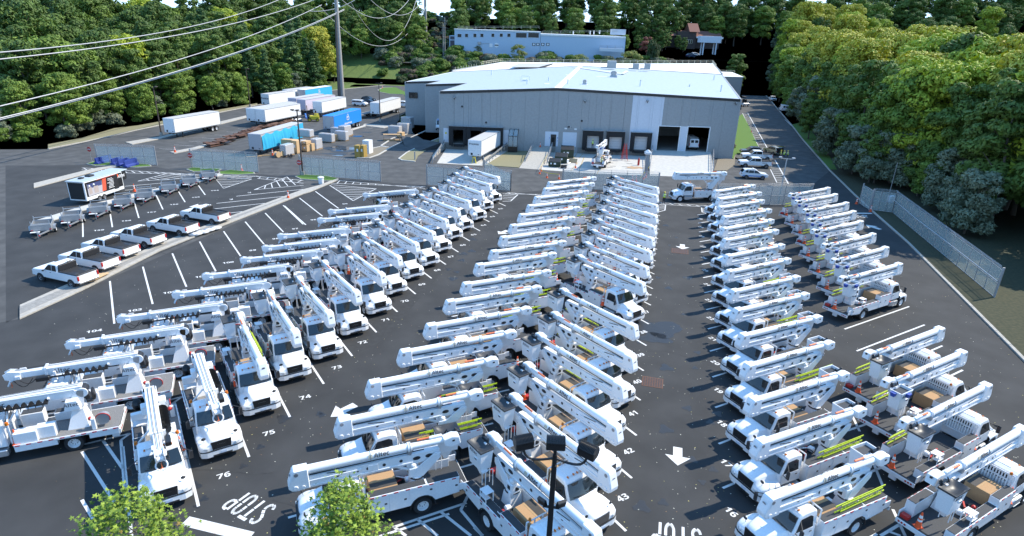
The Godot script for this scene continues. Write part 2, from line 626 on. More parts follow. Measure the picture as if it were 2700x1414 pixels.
	paint("shirt_grey", Color(0.2, 0.21, 0.22), 0.85)
	paint("jeans", Color(0.04, 0.06, 0.11), 0.85)
	paint("hair", Color(0.02, 0.015, 0.01), 0.8)
	paint("helmet", Color(0.65, 0.55, 0.06), 0.4)
	worn("sack_white", Color(0.6, 0.6, 0.6), Color(0.8, 0.8, 0.8), 1.0, 0.7, 61, 0.05, 4, false)
	paint("photo_panel", Color(0.42, 0.4, 0.42), 0.4)
	paint("photo_orange", Color(0.62, 0.1, 0.05), 0.4)
	paint("photo_skin", Color(0.4, 0.33, 0.3), 0.4)
	paint("photo_navy", Color(0.05, 0.06, 0.16), 0.4)
	paint("tape_yellow", Color(0.7, 0.55, 0.03), 0.6)
	var vc := StandardMaterial3D.new()
	vc.vertex_color_use_as_albedo = true
	vc.roughness = 0.5
	mats["vertex"] = vc


func leaf_mat(called: String, c: Color, rough := 0.7) -> StandardMaterial3D:
	var m := StandardMaterial3D.new()
	m.vertex_color_use_as_albedo = true
	m.albedo_color = c.linear_to_srgb()
	m.roughness = rough
	m.backlight_enabled = true
	m.backlight = Color(0.5, 0.55, 0.14)
	mats[called] = m
	return m


# ------------------------------------------------------------------ line trucks
# Truck axes: the origin lies on the ground under the rear axle, forward is -z, right is +x.

func wheel(parent: Node, c: Vector3, r: float, w: float, out: float, called := "wheel", rim := "rim_white", dish := 0.0):
	var t := mb()
	var ax := v3(out, 0, 0)
	var h := w * 0.5
	t.lathe(c, ax, [v2(r * 0.6, -h), v2(r * 0.9, -h), v2(r, -h * 0.7), v2(r, h * 0.7), v2(r * 0.93, h), v2(r * 0.62, h * 0.96), v2(r * 0.58, h * 0.6)], 22)
	var wh := obj(called, t, "black_rubber", parent)
	var m := mb()
	var k := h * (0.9 - dish)
	m.lathe(c, ax, [v2(r * 0.59, -h), v2(r * 0.61, h * 0.9), v2(r * 0.55, h * 0.9), v2(r * 0.5, k * 0.7), v2(r * 0.42, k * 0.62), v2(r * 0.24, k * 0.62), v2(r * 0.21, k), v2(0, k)], 18)
	obj("rim", m, rim, wh)
	var d := mb()
	for i in 8:
		var a := TAU * i / 8
		var q := c + v3(out * k * 0.64, cos(a) * r * 0.33, sin(a) * r * 0.33)
		d.cyl(q, q + ax * 0.012, r * 0.06, r * 0.06, 6)
	obj("hand_hole", d, "black_plastic", wh)


func make_cab(t: Node3D, F: float, dark_grille := true):
	# F is the z of the front axle
	var ch := mb()
	for s in [-1, 1]:
		ch.box(v3(s * 0.43, 0.78, (F + 2.1) * 0.5 - 0.1), v3(0.09, 0.26, 2.4 - F), 0.01)
	ch.box(v3(0, 0.62, F + 0.1), v3(0.8, 0.5, 1.5))
	ch.box(v3(0, 0.86, F + 0.15), v3(1.7, 0.5, 1.3))
	ch.cyl(v3(-0.95, 0.5, F), v3(0.95, 0.5, F), 0.09, 0.09, 8)
	ch.cyl(v3(-0.95, 0.5, 0), v3(0.95, 0.5, 0), 0.11, 0.11, 8)
	ch.ball(v3(0, 0.5, 0), v3(0.24, 0.24, 0.3))
	obj("chassis", ch, "black_plastic", t)
	# cab
	var half := func(y: float) -> float: return 1.04 if y < 1.72 else 1.04 - (y - 1.72) * 0.13
	var c := mb()
	c.body([v2(F + 0.42, 0.98), v2(F + 0.36, 1.72), v2(F + 0.78, 2.46), v2(F + 0.9, 2.57), v2(F + 1.15, 2.63), v2(F + 1.75, 2.62), v2(F + 1.96, 2.52), v2(F + 2.0, 2.3), v2(F + 2.0, 0.98)], half, 0.07)
	c.box(v3(0, 2.64, F + 1.35), v3(1.1, 0.035, 0.7), 0.015)
	var cab := obj("cab", c, "white_paint", t)
	var ws := mb()
	var rows := []
	for i in 9:
		var u := -1.0 + 0.25 * i
		var bow := 0.09 * (1.0 - u * u)
		rows.append([v3(u * 0.95, 1.76, F + 0.37 - 0.02 - bow), v3(u * 0.93, 2.05, F + 0.37 + 0.13 - bow), v3(u * 0.87, 2.44, F + 0.76 - 0.03 - bow * 0.8)])
	rows.reverse()
	ws.loft(rows)
	obj("windscreen", ws, "glass", cab)
	var wi := mb()
	for s in [-1, 1]:
		wi.bar(v3(s * 0.42 - 0.35, 1.8, F + 0.27), v3(s * 0.42 + 0.35, 1.86, F + 0.29), 0.02, 0.02)
	obj("wiper", wi, "black_plastic", cab)
	for s in [-1.0, 1.0]:
		var dr := mb()
		var x0: float = s * 1.03
		var x1: float = s * 1.052
		dr.side([v2(F + 0.5, 1.05), v2(F + 0.5, 1.7), v2(F + 1.72, 1.7), v2(F + 1.72, 1.05)], minf(x0, x1), maxf(x0, x1), 0.008)
		var door := obj("door", dr, "white_paint", cab)
		var g := mb()
		var pl := [[F + 0.56, 1.74], [F + 0.86, 2.36], [F + 1.5, 2.4], [F + 1.68, 2.3], [F + 1.7, 1.74]]
		var pts := []
		for q in pl:
			pts.append(v3(s * (float(half.call(q[1])) + 0.012), q[1], q[0]))
		for i in range(1, pts.size() - 1):
			if s > 0:
				g.tri(pts[0], pts[i], pts[i + 1])
			else:
				g.tri(pts[0], pts[i + 1], pts[i])
		obj("side_window", g, "window_dark", door)
		var hd := mb()
		hd.box(v3(s * 1.06, 1.5, F + 1.58), v3(0.03, 0.05, 0.16), 0.01)
		obj("door_handle", hd, "black_plastic", door)
	var rw := mb()
	rw.box(v3(0, 2.15, F + 2.006), v3(1.2, 0.4, 0.02))
	obj("rear_window", rw, "window_dark", cab)
	for x in [-0.62, -0.25, 0.0, 0.25, 0.62]:
		var l := mb()
		l.taper(v3(x, 2.62 if absf(x) < 0.5 else 2.595, F + 0.99), v2(0.09, 0.14), v2(0.05, 0.07), 0.055, v2(0, 0.02))
		obj("roof_light", l, "amber", cab)
	# hood and fenders
	var st := [[-0.99, 0.8, 0.98, 0.44, 1.1], [-0.95, 0.99, 1.05, 0.5, 1.28], [-0.86, 1.1, 1.12, 0.56, 1.4], [-0.7, 1.15, 1.18, 0.6, 1.47], [-0.56, 1.17, 1.22, 0.62, 1.51], [-0.42, 1.18, 1.24, 0.64, 1.55], [-0.21, 1.18, 1.25, 0.68, 1.6], [0.0, 1.18, 1.25, 0.73, 1.65], [0.21, 1.18, 1.24, 0.78, 1.69], [0.4, 1.16, 1.2, 0.84, 1.73]]
	var hr := []
	for q in st:
		var z: float = F + q[0]
		var dz: float = q[0] + 0.02
		var yb := 0.66
		if absf(dz) < 0.58:
			yb = maxf(0.66, 0.5 + sqrt(maxf(0.0, 0.58 * 0.58 - dz * dz)))
		var fw: float = q[1]
		var ft: float = q[2]
		var hw: float = q[3]
		var ht: float = q[4]
		var right := [v2(fw, yb), v2(fw + 0.01, (yb + ft) * 0.5), v2(fw, ft - 0.07), v2(fw - 0.09, ft + 0.02), v2(hw + 0.16, ft + 0.07), v2(hw + 0.03, ft + 0.14), v2(hw - 0.03, ht - 0.06), v2(hw - 0.12, ht), v2(hw * 0.4, ht + 0.035)]
		var row := []
		for v in right:
			row.append(v3(v.x, v.y, z))
		right.reverse()
		for v in right:
			row.append(v3(-v.x, v.y, z))
		row.reverse()
		hr.append(row)
	var ho := mb()
	ho.loft(hr)
	for i in hr[0].size() / 2:
		var m: int = hr[0].size() - 1 - i
		if i + 1 < m - 1:
			ho.quad_out(hr[0][i], hr[0][i + 1], hr[0][m - 1], hr[0][m], v3(0, 1.0, F))
	ho.box(v3(0, 1.57, F - 0.45), v3(0.16, 0.05, 0.1), 0.015)
	var hood := obj("hood", ho, "white_paint", t)
	var ci := mb()
	for i in 6:
		ci.box(v3(-0.42 + 0.17 * i, 1.775, F + 0.3), v3(0.11, 0.02, 0.05))
	obj("cowl_vent", ci, "black_plastic", hood)
	var gr := mb()
	gr.hexa([v3(-0.44, 0.86, F - 1.012), v3(0.44, 0.86, F - 1.012), v3(0.44, 0.86, F - 0.9), v3(-0.44, 0.86, F - 0.9), v3(-0.5, 1.3, F - 0.975), v3(0.5, 1.3, F - 0.975), v3(0.5, 1.3, F - 0.86), v3(-0.5, 1.3, F - 0.86)])
	var grille := obj("grille", gr, "grille_black", hood)
	var sl := mb()
	for i in 7:
		var y := 0.9 + 0.062 * i
		sl.bar(v3(-0.44 - 0.006 * i, y, F - 1.018 + 0.0052 * i), v3(0.44 + 0.006 * i, y, F - 1.018 + 0.0052 * i), 0.02, 0.022)
	obj("grille_slats", sl, "grille_black" if dark_grille else "grille_steel", grille)
	var fr := mb()
	for s in [-1, 1]:
		fr.bar(v3(s * 0.46, 0.85, F - 1.012), v3(s * 0.52, 1.32, F - 0.97), 0.03, 0.03)
	fr.bar(v3(-0.53, 1.32, F - 0.975), v3(0.53, 1.32, F - 0.975), 0.03, 0.035)
	obj("grille_frame", fr, "grille_black" if dark_grille else "grille_steel", grille)
	for s in [-1.0, 1.0]:
		var hl := mb()
		hl.at(Transform3D(Basis(Vector3.UP, s * -0.5), v3(s * 0.86, 0.98, F - 0.955)))
		hl.box(Vector3.ZERO, v3(0.36, 0.17, 0.08), 0.05)
		obj("headlight", hl, "lamp_lens", hood)
		var hm := mb()
		hm.cyl(v3(s * 0.82, 1.18, F - 0.62), v3(s * 0.84, 1.5, F - 0.7), 0.012, 0.012, 5)
		hm.ball(v3(s * 0.84, 1.52, F - 0.7), v3(0.13, 0.09, 0.05), 10, 6)
		obj("hood_mirror", hm, "black_plastic", hood)
		var mi := mb()
		mi.bar(v3(s * 1.02, 1.72, F + 0.55), v3(s * 1.42, 1.72, F + 0.45), 0.03, 0.03)
		mi.bar(v3(s * 1.0, 2.3, F + 0.8), v3(s * 1.42, 2.22, F + 0.45), 0.03, 0.03)
		mi.box(v3(s * 1.4, 1.97, F + 0.45), v3(0.2, 0.5, 0.1), 0.03)
		obj("mirror", mi, "black_plastic", cab)
		var fl := mb()
		fl.box(v3(s * 0.95, 0.66, F + 1.3), v3(0.42, 0.42, 1.3), 0.05)
		fl.box(v3(s * 1.06, 0.42, F + 1.1), v3(0.24, 0.05, 0.75), 0.01)
		fl.box(v3(s * 1.1, 0.83, F + 1.1), v3(0.14, 0.05, 0.75), 0.01)
		obj("fuel_tank", fl, "aluminium", t)
	# bumper
	var bu := mb()
	bu.plan([v2(-1.16, F - 0.62), v2(-1.1, F - 0.93), v2(-0.8, F - 1.06), v2(0.8, F - 1.06), v2(1.1, F - 0.93), v2(1.16, F - 0.62), v2(0.9, F - 0.7), v2(-0.9, F - 0.7)], 0.42, 0.8, 0.03)
	var bump := obj("bumper", bu, "white_paint", t)
	var sl2 := mb()
	sl2.box(v3(0, 0.5, F - 1.06), v3(1.0, 0.1, 0.03))
	sl2.plan([v2(-1.175, F - 0.62), v2(-1.115, F - 0.94), v2(-0.81, F - 1.07), v2(0.81, F - 1.07), v2(1.115, F - 0.94), v2(1.175, F - 0.62), v2(0.9, F - 0.7), v2(-0.9, F - 0.7)], 0.795, 0.83)
	obj("bumper_trim", sl2, "black_plastic", bump)
	var lp := mb()
	lp.box(v3(-0.06, 0.64, F - 1.072), v3(0.3, 0.15, 0.015), 0.004)
	obj("licence_plate", lp, "plate_blue", bump)
	for s in [-1.0, 1.0]:
		wheel(t, v3(s * 1.02, 0.5, F), 0.5, 0.28, s)
		wheel(t, v3(s * 0.93, 0.5, 0), 0.5, 0.54, s, "wheel", "rim_white", 0.55)


func compartments(t: Node3D, outer: float, inner: float, z0: float, z1: float, top: float, zt: float, top2: float, doors: Array, low_doors: Array):
	# one side of the service body: tall from z0 to zt, then top2 high back to z1, with an arch over the rear wheel
	var s := signf(outer)
	var poly := [v2(z0, 0.72), v2(z0, top), v2(zt, top), v2(zt, top2), v2(z1, top2), v2(z1, 0.85)]
	for i in 9:
		var a := PI * i / 8.0
		poly.append(v2(0.0 + cos(a) * 0.64, maxf(0.72, 0.5 + sin(a) * 0.66)))
	var m := mb()
	m.side(poly, minf(outer, inner), maxf(outer, inner), 0.02)
	var b := obj("service_body", m, "white_paint", t)
	for d in doors + low_doors:
		var p := mb()
		var x0: float = outer - s * 0.01
		var x1: float = outer + s * 0.016
		p.side([v2(d[0], d[2]), v2(d[0], d[3]), v2(d[1], d[3]), v2(d[1], d[2])], minf(x0, x1), maxf(x0, x1), 0.008)
		var door := obj("compartment_door", p, "white_paint", b)
		var k := mb()
		k.box(v3(outer + s * 0.022, (d[2] + d[3]) * 0.5, d[1] - 0.12), v3(0.02, 0.1, 0.13), 0.008)
		obj("latch", k, "black_plastic", door)
	var cov := mb()
	cov.box(v3((outer + inner) * 0.5, top + 0.012, (z0 + zt) * 0.5), v3(absf(outer - inner) - 0.06, 0.03, zt - z0 - 0.06), 0.008)
	cov.box(v3((outer + inner) * 0.5, top2 + 0.012, (zt + z1) * 0.5 + 0.03), v3(absf(outer - inner) - 0.06, 0.03, z1 - zt - 0.1), 0.008)
	obj("top_mat", cov, "deck", b)
	var tp := mb(true)
	var z := z0 + 0.05
	var k := 0
	while z < z1 - 0.2:
		tp.col = Color(0.5, 0.02, 0.02) if k % 2 == 0 else Color(0.7, 0.7, 0.7)
		tp.box(v3(outer + s * 0.012, (top if z < zt else top2) - 0.05, z + 0.12), v3(0.02, 0.055, 0.22))
		z += 0.3
		k += 1
	obj("reflective_tape", tp, "vertex", b)
	var arch := mb()
	for i in 8:
		var a0 := PI * i / 8.0
		var a1 := PI * (i + 1) / 8.0
		var p0 := v3(outer, 0.5 + sin(a0) * 0.68, cos(a0) * 0.66)
		var p1 := v3(outer, 0.5 + sin(a1) * 0.68, cos(a1) * 0.66)
		arch.bar(p0, p1, 0.05, 0.05, Vector3.RIGHT)
	obj("wheel_arch", arch, "black_rubber", b)


func steps(t: Node3D, c: Vector3):   # white access step beside the bucket
	var m := mb()
	for x in [-0.22, 0.22]:
		for z in [-0.25, 0.25]:
			m.bar(c + v3(x, 0, z), c + v3(x, 0.55, z), 0.04, 0.04)
	m.box(c + v3(0, 0.56, 0), v3(0.5, 0.03, 0.56), 0.008)
	m.box(c + v3(0.12, 0.25, 0), v3(0.3, 0.03, 0.56), 0.008)
	obj("step", m, "white_boom", t)


func ladder(t: Node3D, x: float, y: float, z0: float, z1: float):
	var m := mb()
	for k in [0.0, 0.34]:
		m.bar(v3(x, y + k, z0), v3(x + 0.06, y + k + 0.02, z1), 0.035, 0.08)
		m.bar(v3(x - 0.07, y + k - 0.02, z0 + 0.35), v3(x - 0.01, y + k, z1 - 0.3), 0.03, 0.07)
	var l := obj("ladder", m, "yellow_green", t)
	var n := int((z1 - z0) / 0.3)
	for i in n:
		var r := mb()
		var z := z0 + 0.15 + 0.3 * i
		r.cyl(v3(x, y, z), v3(x, y + 0.34, z), 0.016, 0.016, 6)
		obj("rung", r, "aluminium", l)
	for z in [z0 + 0.6, z1 - 0.7]:
		var br := mb()
		br.bar(v3(x + 0.05, y - 0.25, z), v3(x + 0.05, y + 0.2, z), 0.04, 0.05)
		obj("ladder_bracket", br, "steel", l)


func make_bucket_truck(L: float, with_ladder: bool, with_cover: bool, pouches: bool, dark_grille: bool, guard: bool, lift := 0.0) -> Node3D:
	var t := Node3D.new()
	t.name = "bucket_truck"
	var F := -L
	make_cab(t, F, dark_grille)
	var z0 := F + 2.28
	var z1 := 1.95
	# left side: one long bank of lockers; right side: tall in front, low over the wheel
	var dl := []
	var n := 2 if L < 5.5 else 3
	var w := (-0.75 - z0) / n
	for i in n:
		dl.append([z0 + w * i + 0.03, z0 + w * (i + 1) - 0.03, 0.76, 1.78])
	compartments(t, -1.2, -0.74, z0, z1, 1.85, 0.2, 1.84, dl, [[-0.68, 0.55, 1.2, 1.78], [0.62, 1.9, 0.92, 1.78]])
	var zt := F + 3.85 if L < 5.5 else F + 3.95
	compartments(t, 1.2, 0.74, z0, z1, 1.92, zt, 1.52, [[z0 + 0.03, (z0 + zt) * 0.5 - 0.02, 0.76, 1.85], [(z0 + zt) * 0.5 + 0.02, zt - 0.04, 0.76, 1.85]], [[zt + 0.03, 0.55, 1.2, 1.45], [0.66, 1.9, 0.92, 1.45]])
	var bed := mb()
	bed.box(v3(0, 0.98, (z0 + 2.45) * 0.5), v3(1.46, 0.08, 2.45 - z0))
	bed.box(v3(0, 0.94, 2.22), v3(2.36, 0.1, 0.55))
	obj("bed_floor", bed, "deck", t)
	var tail := mb()
	tail.box(v3(0, 0.82, 2.5), v3(2.4, 0.26, 0.08), 0.015)
	tail.box(v3(0, 0.55, 2.4), v3(0.4, 0.3, 0.16), 0.02)
	for s in [-1, 1]:
		tail.box(v3(s * 1.16, 1.15, 2.2), v3(0.05, 0.42, 0.5), 0.01)
	var tl := obj("tail_board", tail, "white_paint", t)
	for s in [-1.0, 1.0]:
		var li := mb()
		for k in 3:
			li.cyl(v3(s * (0.72 + 0.15 * k), 0.83, 2.53), v3(s * (0.72 + 0.15 * k), 0.83, 2.555), 0.055, 0.055, 10)
		obj("tail_light", li, "red_lens", tl)
	# guard behind the cab
	var hg := mb()
	var zg := F + 2.16
	for y in [1.55, 2.52]:
		hg.box(v3(-0.02, y, zg), v3(1.96, 0.07, 0.05), 0.01)
	var k := 15 if guard else 5
	for i in k:
		hg.box(v3(-0.98 + 1.92 * i / (k - 1), 2.03, zg), v3(0.06, 0.92, 0.05))
	if guard:
		hg.box(v3(-0.02, 2.14, zg - 0.02), v3(1.9, 0.1, 0.03))
	obj("cab_guard", hg, "white_boom", t)
	var be := mb()
	be.cyl(v3(0.75, 2.55, zg), v3(0.75, 2.68, zg), 0.08, 0.06, 10)
	obj("beacon", be, "amber", t)
	# pedestal, turntable and the leaning arms that carry the boom
	var bx := -0.32
	var pd := mb()
	pd.taper(v3(bx, 1.02, -0.1), v2(0.8, 0.8), v2(0.62, 0.62), 0.75)
	pd.cyl(v3(bx, 1.77, -0.1), v3(bx, 1.92, -0.1), 0.36, 0.36, 16)
	var ped := obj("pedestal", pd, "white_boom", t)
	var tb := mb()
	tb.box(v3(bx + 0.05, 2.22, -0.25), v3(0.62, 0.58, 0.56), 0.04)
	for i in 4:
		tb.ball(v3(bx - 0.15 + 0.13 * i, 2.6, -0.3), v3(0.09, 0.16, 0.2), 8, 6)
	tb.box(v3(bx + 0.3, 1.9, -0.35), v3(0.22, 0.3, 0.2), 0.03)
	obj("turret_box", tb, "white_boom", ped)
	var gp := mb()
	gp.box(v3(bx + 0.365, 2.25, -0.25), v3(0.02, 0.22, 0.2))
	gp.box(v3(bx + 0.05, 2.2, -0.54), v3(0.22, 0.22, 0.02))
	gp.cyl(v3(bx, 1.84, -0.1), v3(bx, 1.9, -0.1), 0.4, 0.4, 16)
	obj("turret_gear", gp, "black_plastic", ped)
	var ra := mb()
	for s in [-1, 1]:
		ra.side([v2(-0.35, 1.92), v2(0.2, 1.92), v2(1.12, 2.85 + lift), v2(1.12, 3.15 + lift), v2(0.86, 3.2 + lift), v2(-0.1, 2.5 + lift * 0.5)], bx + s * 0.25 - 0.03, bx + s * 0.25 + 0.03, 0.008)
	ra.cyl(v3(bx - 0.3, 3.0 + lift, 0.95), v3(bx + 0.3, 3.0 + lift, 0.95), 0.1, 0.1, 12)
	ra.cyl(v3(bx, 2.1, -0.1), v3(bx, 2.75 + lift, -1.3), 0.075, 0.075, 10)
	obj("riser_arm", ra, "white_boom", t)
	# lower boom
	var zf := F - 0.75
	var yo := lift
	var lb := mb()
	lb.hexa([v3(bx - 0.16, 2.72 + yo, 1.1), v3(bx + 0.16, 2.72 + yo, 1.1), v3(bx + 0.16, 2.72 + yo, zf), v3(bx - 0.16, 2.72 + yo, zf), v3(bx - 0.16, 3.28 + yo, 1.1), v3(bx + 0.16, 3.28 + yo, 1.1), v3(bx + 0.16, 3.38 + yo, zf), v3(bx - 0.16, 3.38 + yo, zf)])
	for s in [-1, 1]:
		lb.box(v3(bx + s * 0.175, 2.83 + yo, (zf - 0.2) * 0.5), v3(0.05, 0.06, -zf - 0.4), 0.01)
		lb.box(v3(bx + s * 0.18, 3.12 + yo, zf + 1.6), v3(0.06, 0.09, 2.6), 0.015)
		lb.box(v3(bx + s * 0.18, 3.02 + yo, zf * 0.4), v3(0.03, 0.42, 0.5), 0.01)
	var lower := obj("lower_boom", lb, "white_boom", t)
	var hb := mb()
	for s in [-1.0, 1.0]:
		var xo: float = bx + s * 0.164
		for q in [-0.9, -1.75, -2.55, -4.0]:
			hb.cyl(v3(xo, 3.06 + yo, q * (L / 5.0)), v3(xo + s * 0.012, 3.06 + yo, q * (L / 5.0)), 0.085, 0.085, 12)
		hb.cyl(v3(xo, 2.98 + yo, zf + 0.35), v3(xo + s * 0.035, 2.98 + yo, zf + 0.35), 0.07, 0.07, 12)
		for q in [0.55, -0.1]:
			hb.at(Transform3D(Basis.from_scale(v3(1, 1, 1.8)), v3(xo, 3.02 + yo, q)))
			hb.cyl(Vector3.ZERO, v3(s * 0.012, 0, 0), 0.11, 0.11, 14)
			hb.at(Transform3D.IDENTITY)
		hb.at(Transform3D(Basis(Vector3.RIGHT, 0.16), v3(xo + s * 0.006, 3.27 + yo, zf + 1.7)))
		hb.box(Vector3.ZERO, v3(0.012, 0.045, 0.9))
		hb.at(Transform3D.IDENTITY)
		hb.box(v3(xo + s * 0.006, 3.05 + yo, -3.05 * L / 5.0), v3(0.012, 0.13, 0.1))
	obj("boom_hole", hb, "black_plastic", lower)
	var hc := mb()
	hc.cyl(v3(bx + 0.05, 3.43 + yo, zf + 0.3), v3(bx + 0.05, 3.45 + yo, -0.5), 0.04, 0.04, 8)
	hc.cyl(v3(bx - 0.1, 3.42 + yo, zf + 0.5), v3(bx - 0.1, 3.42 + yo, 0.3), 0.025, 0.025, 6)
	obj("hydraulic_line", hc, "black_rubber", lower)
	# elbow
	var eb := mb()
	eb.side([v2(F - 0.3, 2.78 + yo), v2(F - 0.92, 2.72 + yo), v2(F - 1.12, 2.76 + yo), v2(F - 1.26, 2.92 + yo), v2(F - 1.28, 3.12 + yo), v2(F - 1.06, 3.8 + yo), v2(F - 0.98, 3.9 + yo), v2(F - 0.35, 3.9 + yo)], bx - 0.27, bx + 0.27, 0.05)
	for s in [-1, 1]:
		eb.cyl(v3(bx + s * 0.27, 2.95 + yo, F - 0.95), v3(bx + s * 0.31, 2.95 + yo, F - 0.95), 0.12, 0.1, 14)
		eb.cyl(v3(bx + s * 0.27, 2.93 + yo, F - 0.6), v3(bx + s * 0.3, 2.93 + yo, F - 0.6), 0.09, 0.08, 14)
	var elbow := obj("elbow", eb, "white_boom", t)
	for s in [-1, 1]:
		var ec := mb()
		ec.cyl(v3(bx + s * 0.27, 3.68 + yo, F - 0.88), v3(bx + s * 0.285, 3.68 + yo, F - 0.88), 0.1, 0.1, 14)
		obj("elbow_cap", ec, "rim_grey", elbow)
	var ec := mb()
	ec.at(Transform3D(Basis(Vector3.RIGHT, -0.3), v3(bx, 3.55 + yo, F - 1.155)))
	ec.cyl(Vector3.ZERO, v3(0, 0, -0.012), 0.1, 0.1, 14)
	ec.at(Transform3D.IDENTITY)
	obj("elbow_cap", ec, "rim_grey", elbow)
	# upper boom
	var zc := -0.45
	var ub := mb()
	ub.at(Transform3D(Basis.from_scale(v3(0.85, 1, 1)), v3(bx, 3.68 + yo, 0)))
	ub.cyl(v3(0, 0, F - 0.35), v3(0, 0.0, zc), 0.23, 0.215, 20)
	ub.at(Transform3D.IDENTITY)
	ub.cyl(v3(bx, 3.68 + yo, zc), v3(bx - 0.06, 3.7 + yo, 1.6), 0.165, 0.155, 18)
	ub.cyl(v3(bx, 3.68 + yo, zc - 0.08), v3(bx, 3.68 + yo, zc + 0.08), 0.25, 0.25, 20)
	var upper := obj("upper_boom", ub, "white_boom", t)
	for z in [zc + 0.02, F * 0.48]:
		var cl := mb()
		cl.cyl(v3(bx, 3.68 + yo, z), v3(bx, 3.68 + yo, z + 0.025), 0.262 if z > -1 else 0.236, 0.262 if z > -1 else 0.236, 20)
		obj("boom_clamp", cl, "rim_grey", upper)
	var sc := mb()
	sc.side([v2(zc + 0.05, 3.3 + yo), v2(zc - 0.1, 3.36 + yo), v2(zc - 0.12, 3.6 + yo), v2(zc + 0.18, 3.6 + yo)], bx - 0.2, bx + 0.2)
	obj("boom_rest", sc, "galvanised", lower)
	for s in [-1.0, 1.0]:
		var b := Basis(Vector3.UP, s * PI / 2) * Basis(Vector3.RIGHT, -0.35)
		words("Altec", 0.22, 0.006, "letter_dark", upper, Transform3D(b, v3(bx + s * 0.196, 3.76 + yo, F * 0.48 + 0.55)))
		var lg := mb()
		lg.at(Transform3D(b, v3(bx + s * 0.19, 3.76 + yo, F * 0.48 + 0.55 + s * 0.55)))
		lg.box(Vector3.ZERO, v3(0.2, 0.16, 0.012))
		obj("emblem", lg, "rail_beige", upper)
	# boom tip
	var bt := mb()
	bt.side([v2(1.35, 3.5 + yo), v2(1.3, 3.9 + yo), v2(1.75, 4.02 + yo), v2(2.12, 3.92 + yo), v2(2.2, 3.5 + yo), v2(2.0, 3.38 + yo), v2(1.6, 3.36 + yo)], bx - 0.36, bx + 0.12, 0.05)
	bt.box(v3(bx + 0.05, 3.92 + yo, 0.95), v3(0.16, 0.14, 0.7), 0.03)
	bt.box(v3(bx + 0.28, 3.62 + yo, 1.75), v3(0.4, 0.16, 0.2), 0.02)
	var tip := obj("boom_tip", bt, "white_boom", upper)
	var od := mb()
	od.cyl(v3(bx + 0.08, 3.93 + yo, 0.0), v3(bx + 0.06, 3.94 + yo, 0.75), 0.055, 0.055, 10)
	obj("insulator_rod", od, "orange_rod", tip)
	var jt := mb()
	jt.box(v3(bx - 0.12, 3.86 + yo, 2.17), v3(0.12, 0.12, 0.1), 0.02)
	jt.box(v3(bx - 0.37, 3.76 + yo, 1.8), v3(0.03, 0.1, 0.14), 0.01)
	jt.cyl(v3(bx + 0.2, 3.8 + yo, 2.0), v3(bx + 0.34, 3.85 + yo, 2.25), 0.05, 0.04, 8)
	jt.ball(v3(bx + 0.3, 3.95 + yo, 2.1), v3(0.07, 0.06, 0.09), 8, 5)
	obj("tip_fitting", jt, "black_plastic", tip)
	# bucket
	var bc := v3(0.42, 2.5 + yo, 1.75)
	var bk := mb()
	bk.taper(bc, v2(0.6, 1.02), v2(0.73, 1.19), 0.95)
	for s in [-1, 1]:
		bk.hexa([bc + v3(s * 0.365, 0.95, -0.595), bc + v3(s * 0.33, 0.95, -0.595), bc + v3(s * 0.33, 0.95, 0.595), bc + v3(s * 0.365, 0.95, 0.595), bc + v3(s * 0.395, 1.2, -0.63), bc + v3(s * 0.35, 1.2, -0.63), bc + v3(s * 0.35, 1.2, 0.63), bc + v3(s * 0.395, 1.2, 0.63)])
		bk.hexa([bc + v3(-0.365, 0.95, s * 0.595), bc + v3(0.365, 0.95, s * 0.595), bc + v3(0.365, 0.95, s * 0.56), bc + v3(-0.365, 0.95, s * 0.56), bc + v3(-0.395, 1.2, s * 0.63), bc + v3(0.395, 1.2, s * 0.63), bc + v3(0.395, 1.2, s * 0.58), bc + v3(-0.395, 1.2, s * 0.58)])
	bk.box(bc + v3(0.34, 0.6, -0.15), v3(0.1, 0.14, 0.3), 0.02)
	bk.box(bc + v3(0.1, -0.02, -0.45), v3(0.35, 0.04, 0.4))
	bk.taper(bc + v3(-0.05, -0.55, -0.1), v2(0.16, 0.2), v2(0.5, 0.6), 0.56)
	var bucket := obj("bucket", bk, "white_boom", t)
	var bo := mb()
	bo.box(bc + v3(0.395, 0.6, -0.15), v3(0.012, 0.07, 0.2), 0.004)
	obj("bucket_step", bo, "window_dark", bucket)
	if with_cover:
		var cv := mb()
		var rr := []
		for i in 7:
			var r := []
			for j in 7:
				var u := -1.0 + i / 3.0
				var v := -1.0 + j / 3.0
				var e := (1 - u * u) * (1 - v * v)
				r.append(bc + v3(u * 0.4, 1.245 - 0.24 * e + 0.05 * sin(v * 4.0 + 1.0) * e, v * 0.63))
			rr.append(r)
		rr.reverse()
		cv.loft(rr)
		for s in [-1, 1]:
			cv.box(bc + v3(s * 0.41, 1.2, 0), v3(0.03, 0.1, 1.28), 0.01)
			cv.box(bc + v3(0, 1.2, s * 0.64), v3(0.84, 0.1, 0.03), 0.01)
		obj("bucket_cover", cv, "black_cover", bucket)
	else:
		var cv := mb()
		cv.box(bc + v3(0, 1.0, 0), v3(0.64, 0.06, 1.1))
		obj("bucket_opening", cv, "black_cover", bucket)
	words("Altec", 0.2, 0.006, "letter_grey", bucket, Transform3D(Basis(Vector3.UP, PI / 2) * Basis(Vector3.RIGHT, 0.066), bc + v3(0.372, 0.92, 0.1)))
	if pouches:
		for q in [v3(0.44, 1.02, 0.0), v3(-0.05, 1.02, 0.68)]:
			var pc := mb()
			pc.taper(bc + q + v3(0, -0.14, 0), v2(0.2, 0.22), v2(0.3, 0.32), 0.26)
			obj("tool_pouch", pc, "blue_pouch", bucket)
	var ctl := mb()
	ctl.cyl(bc + v3(-0.34, 1.25, -0.2), bc + v3(-0.4, 1.5, -0.1), 0.05, 0.03, 8)
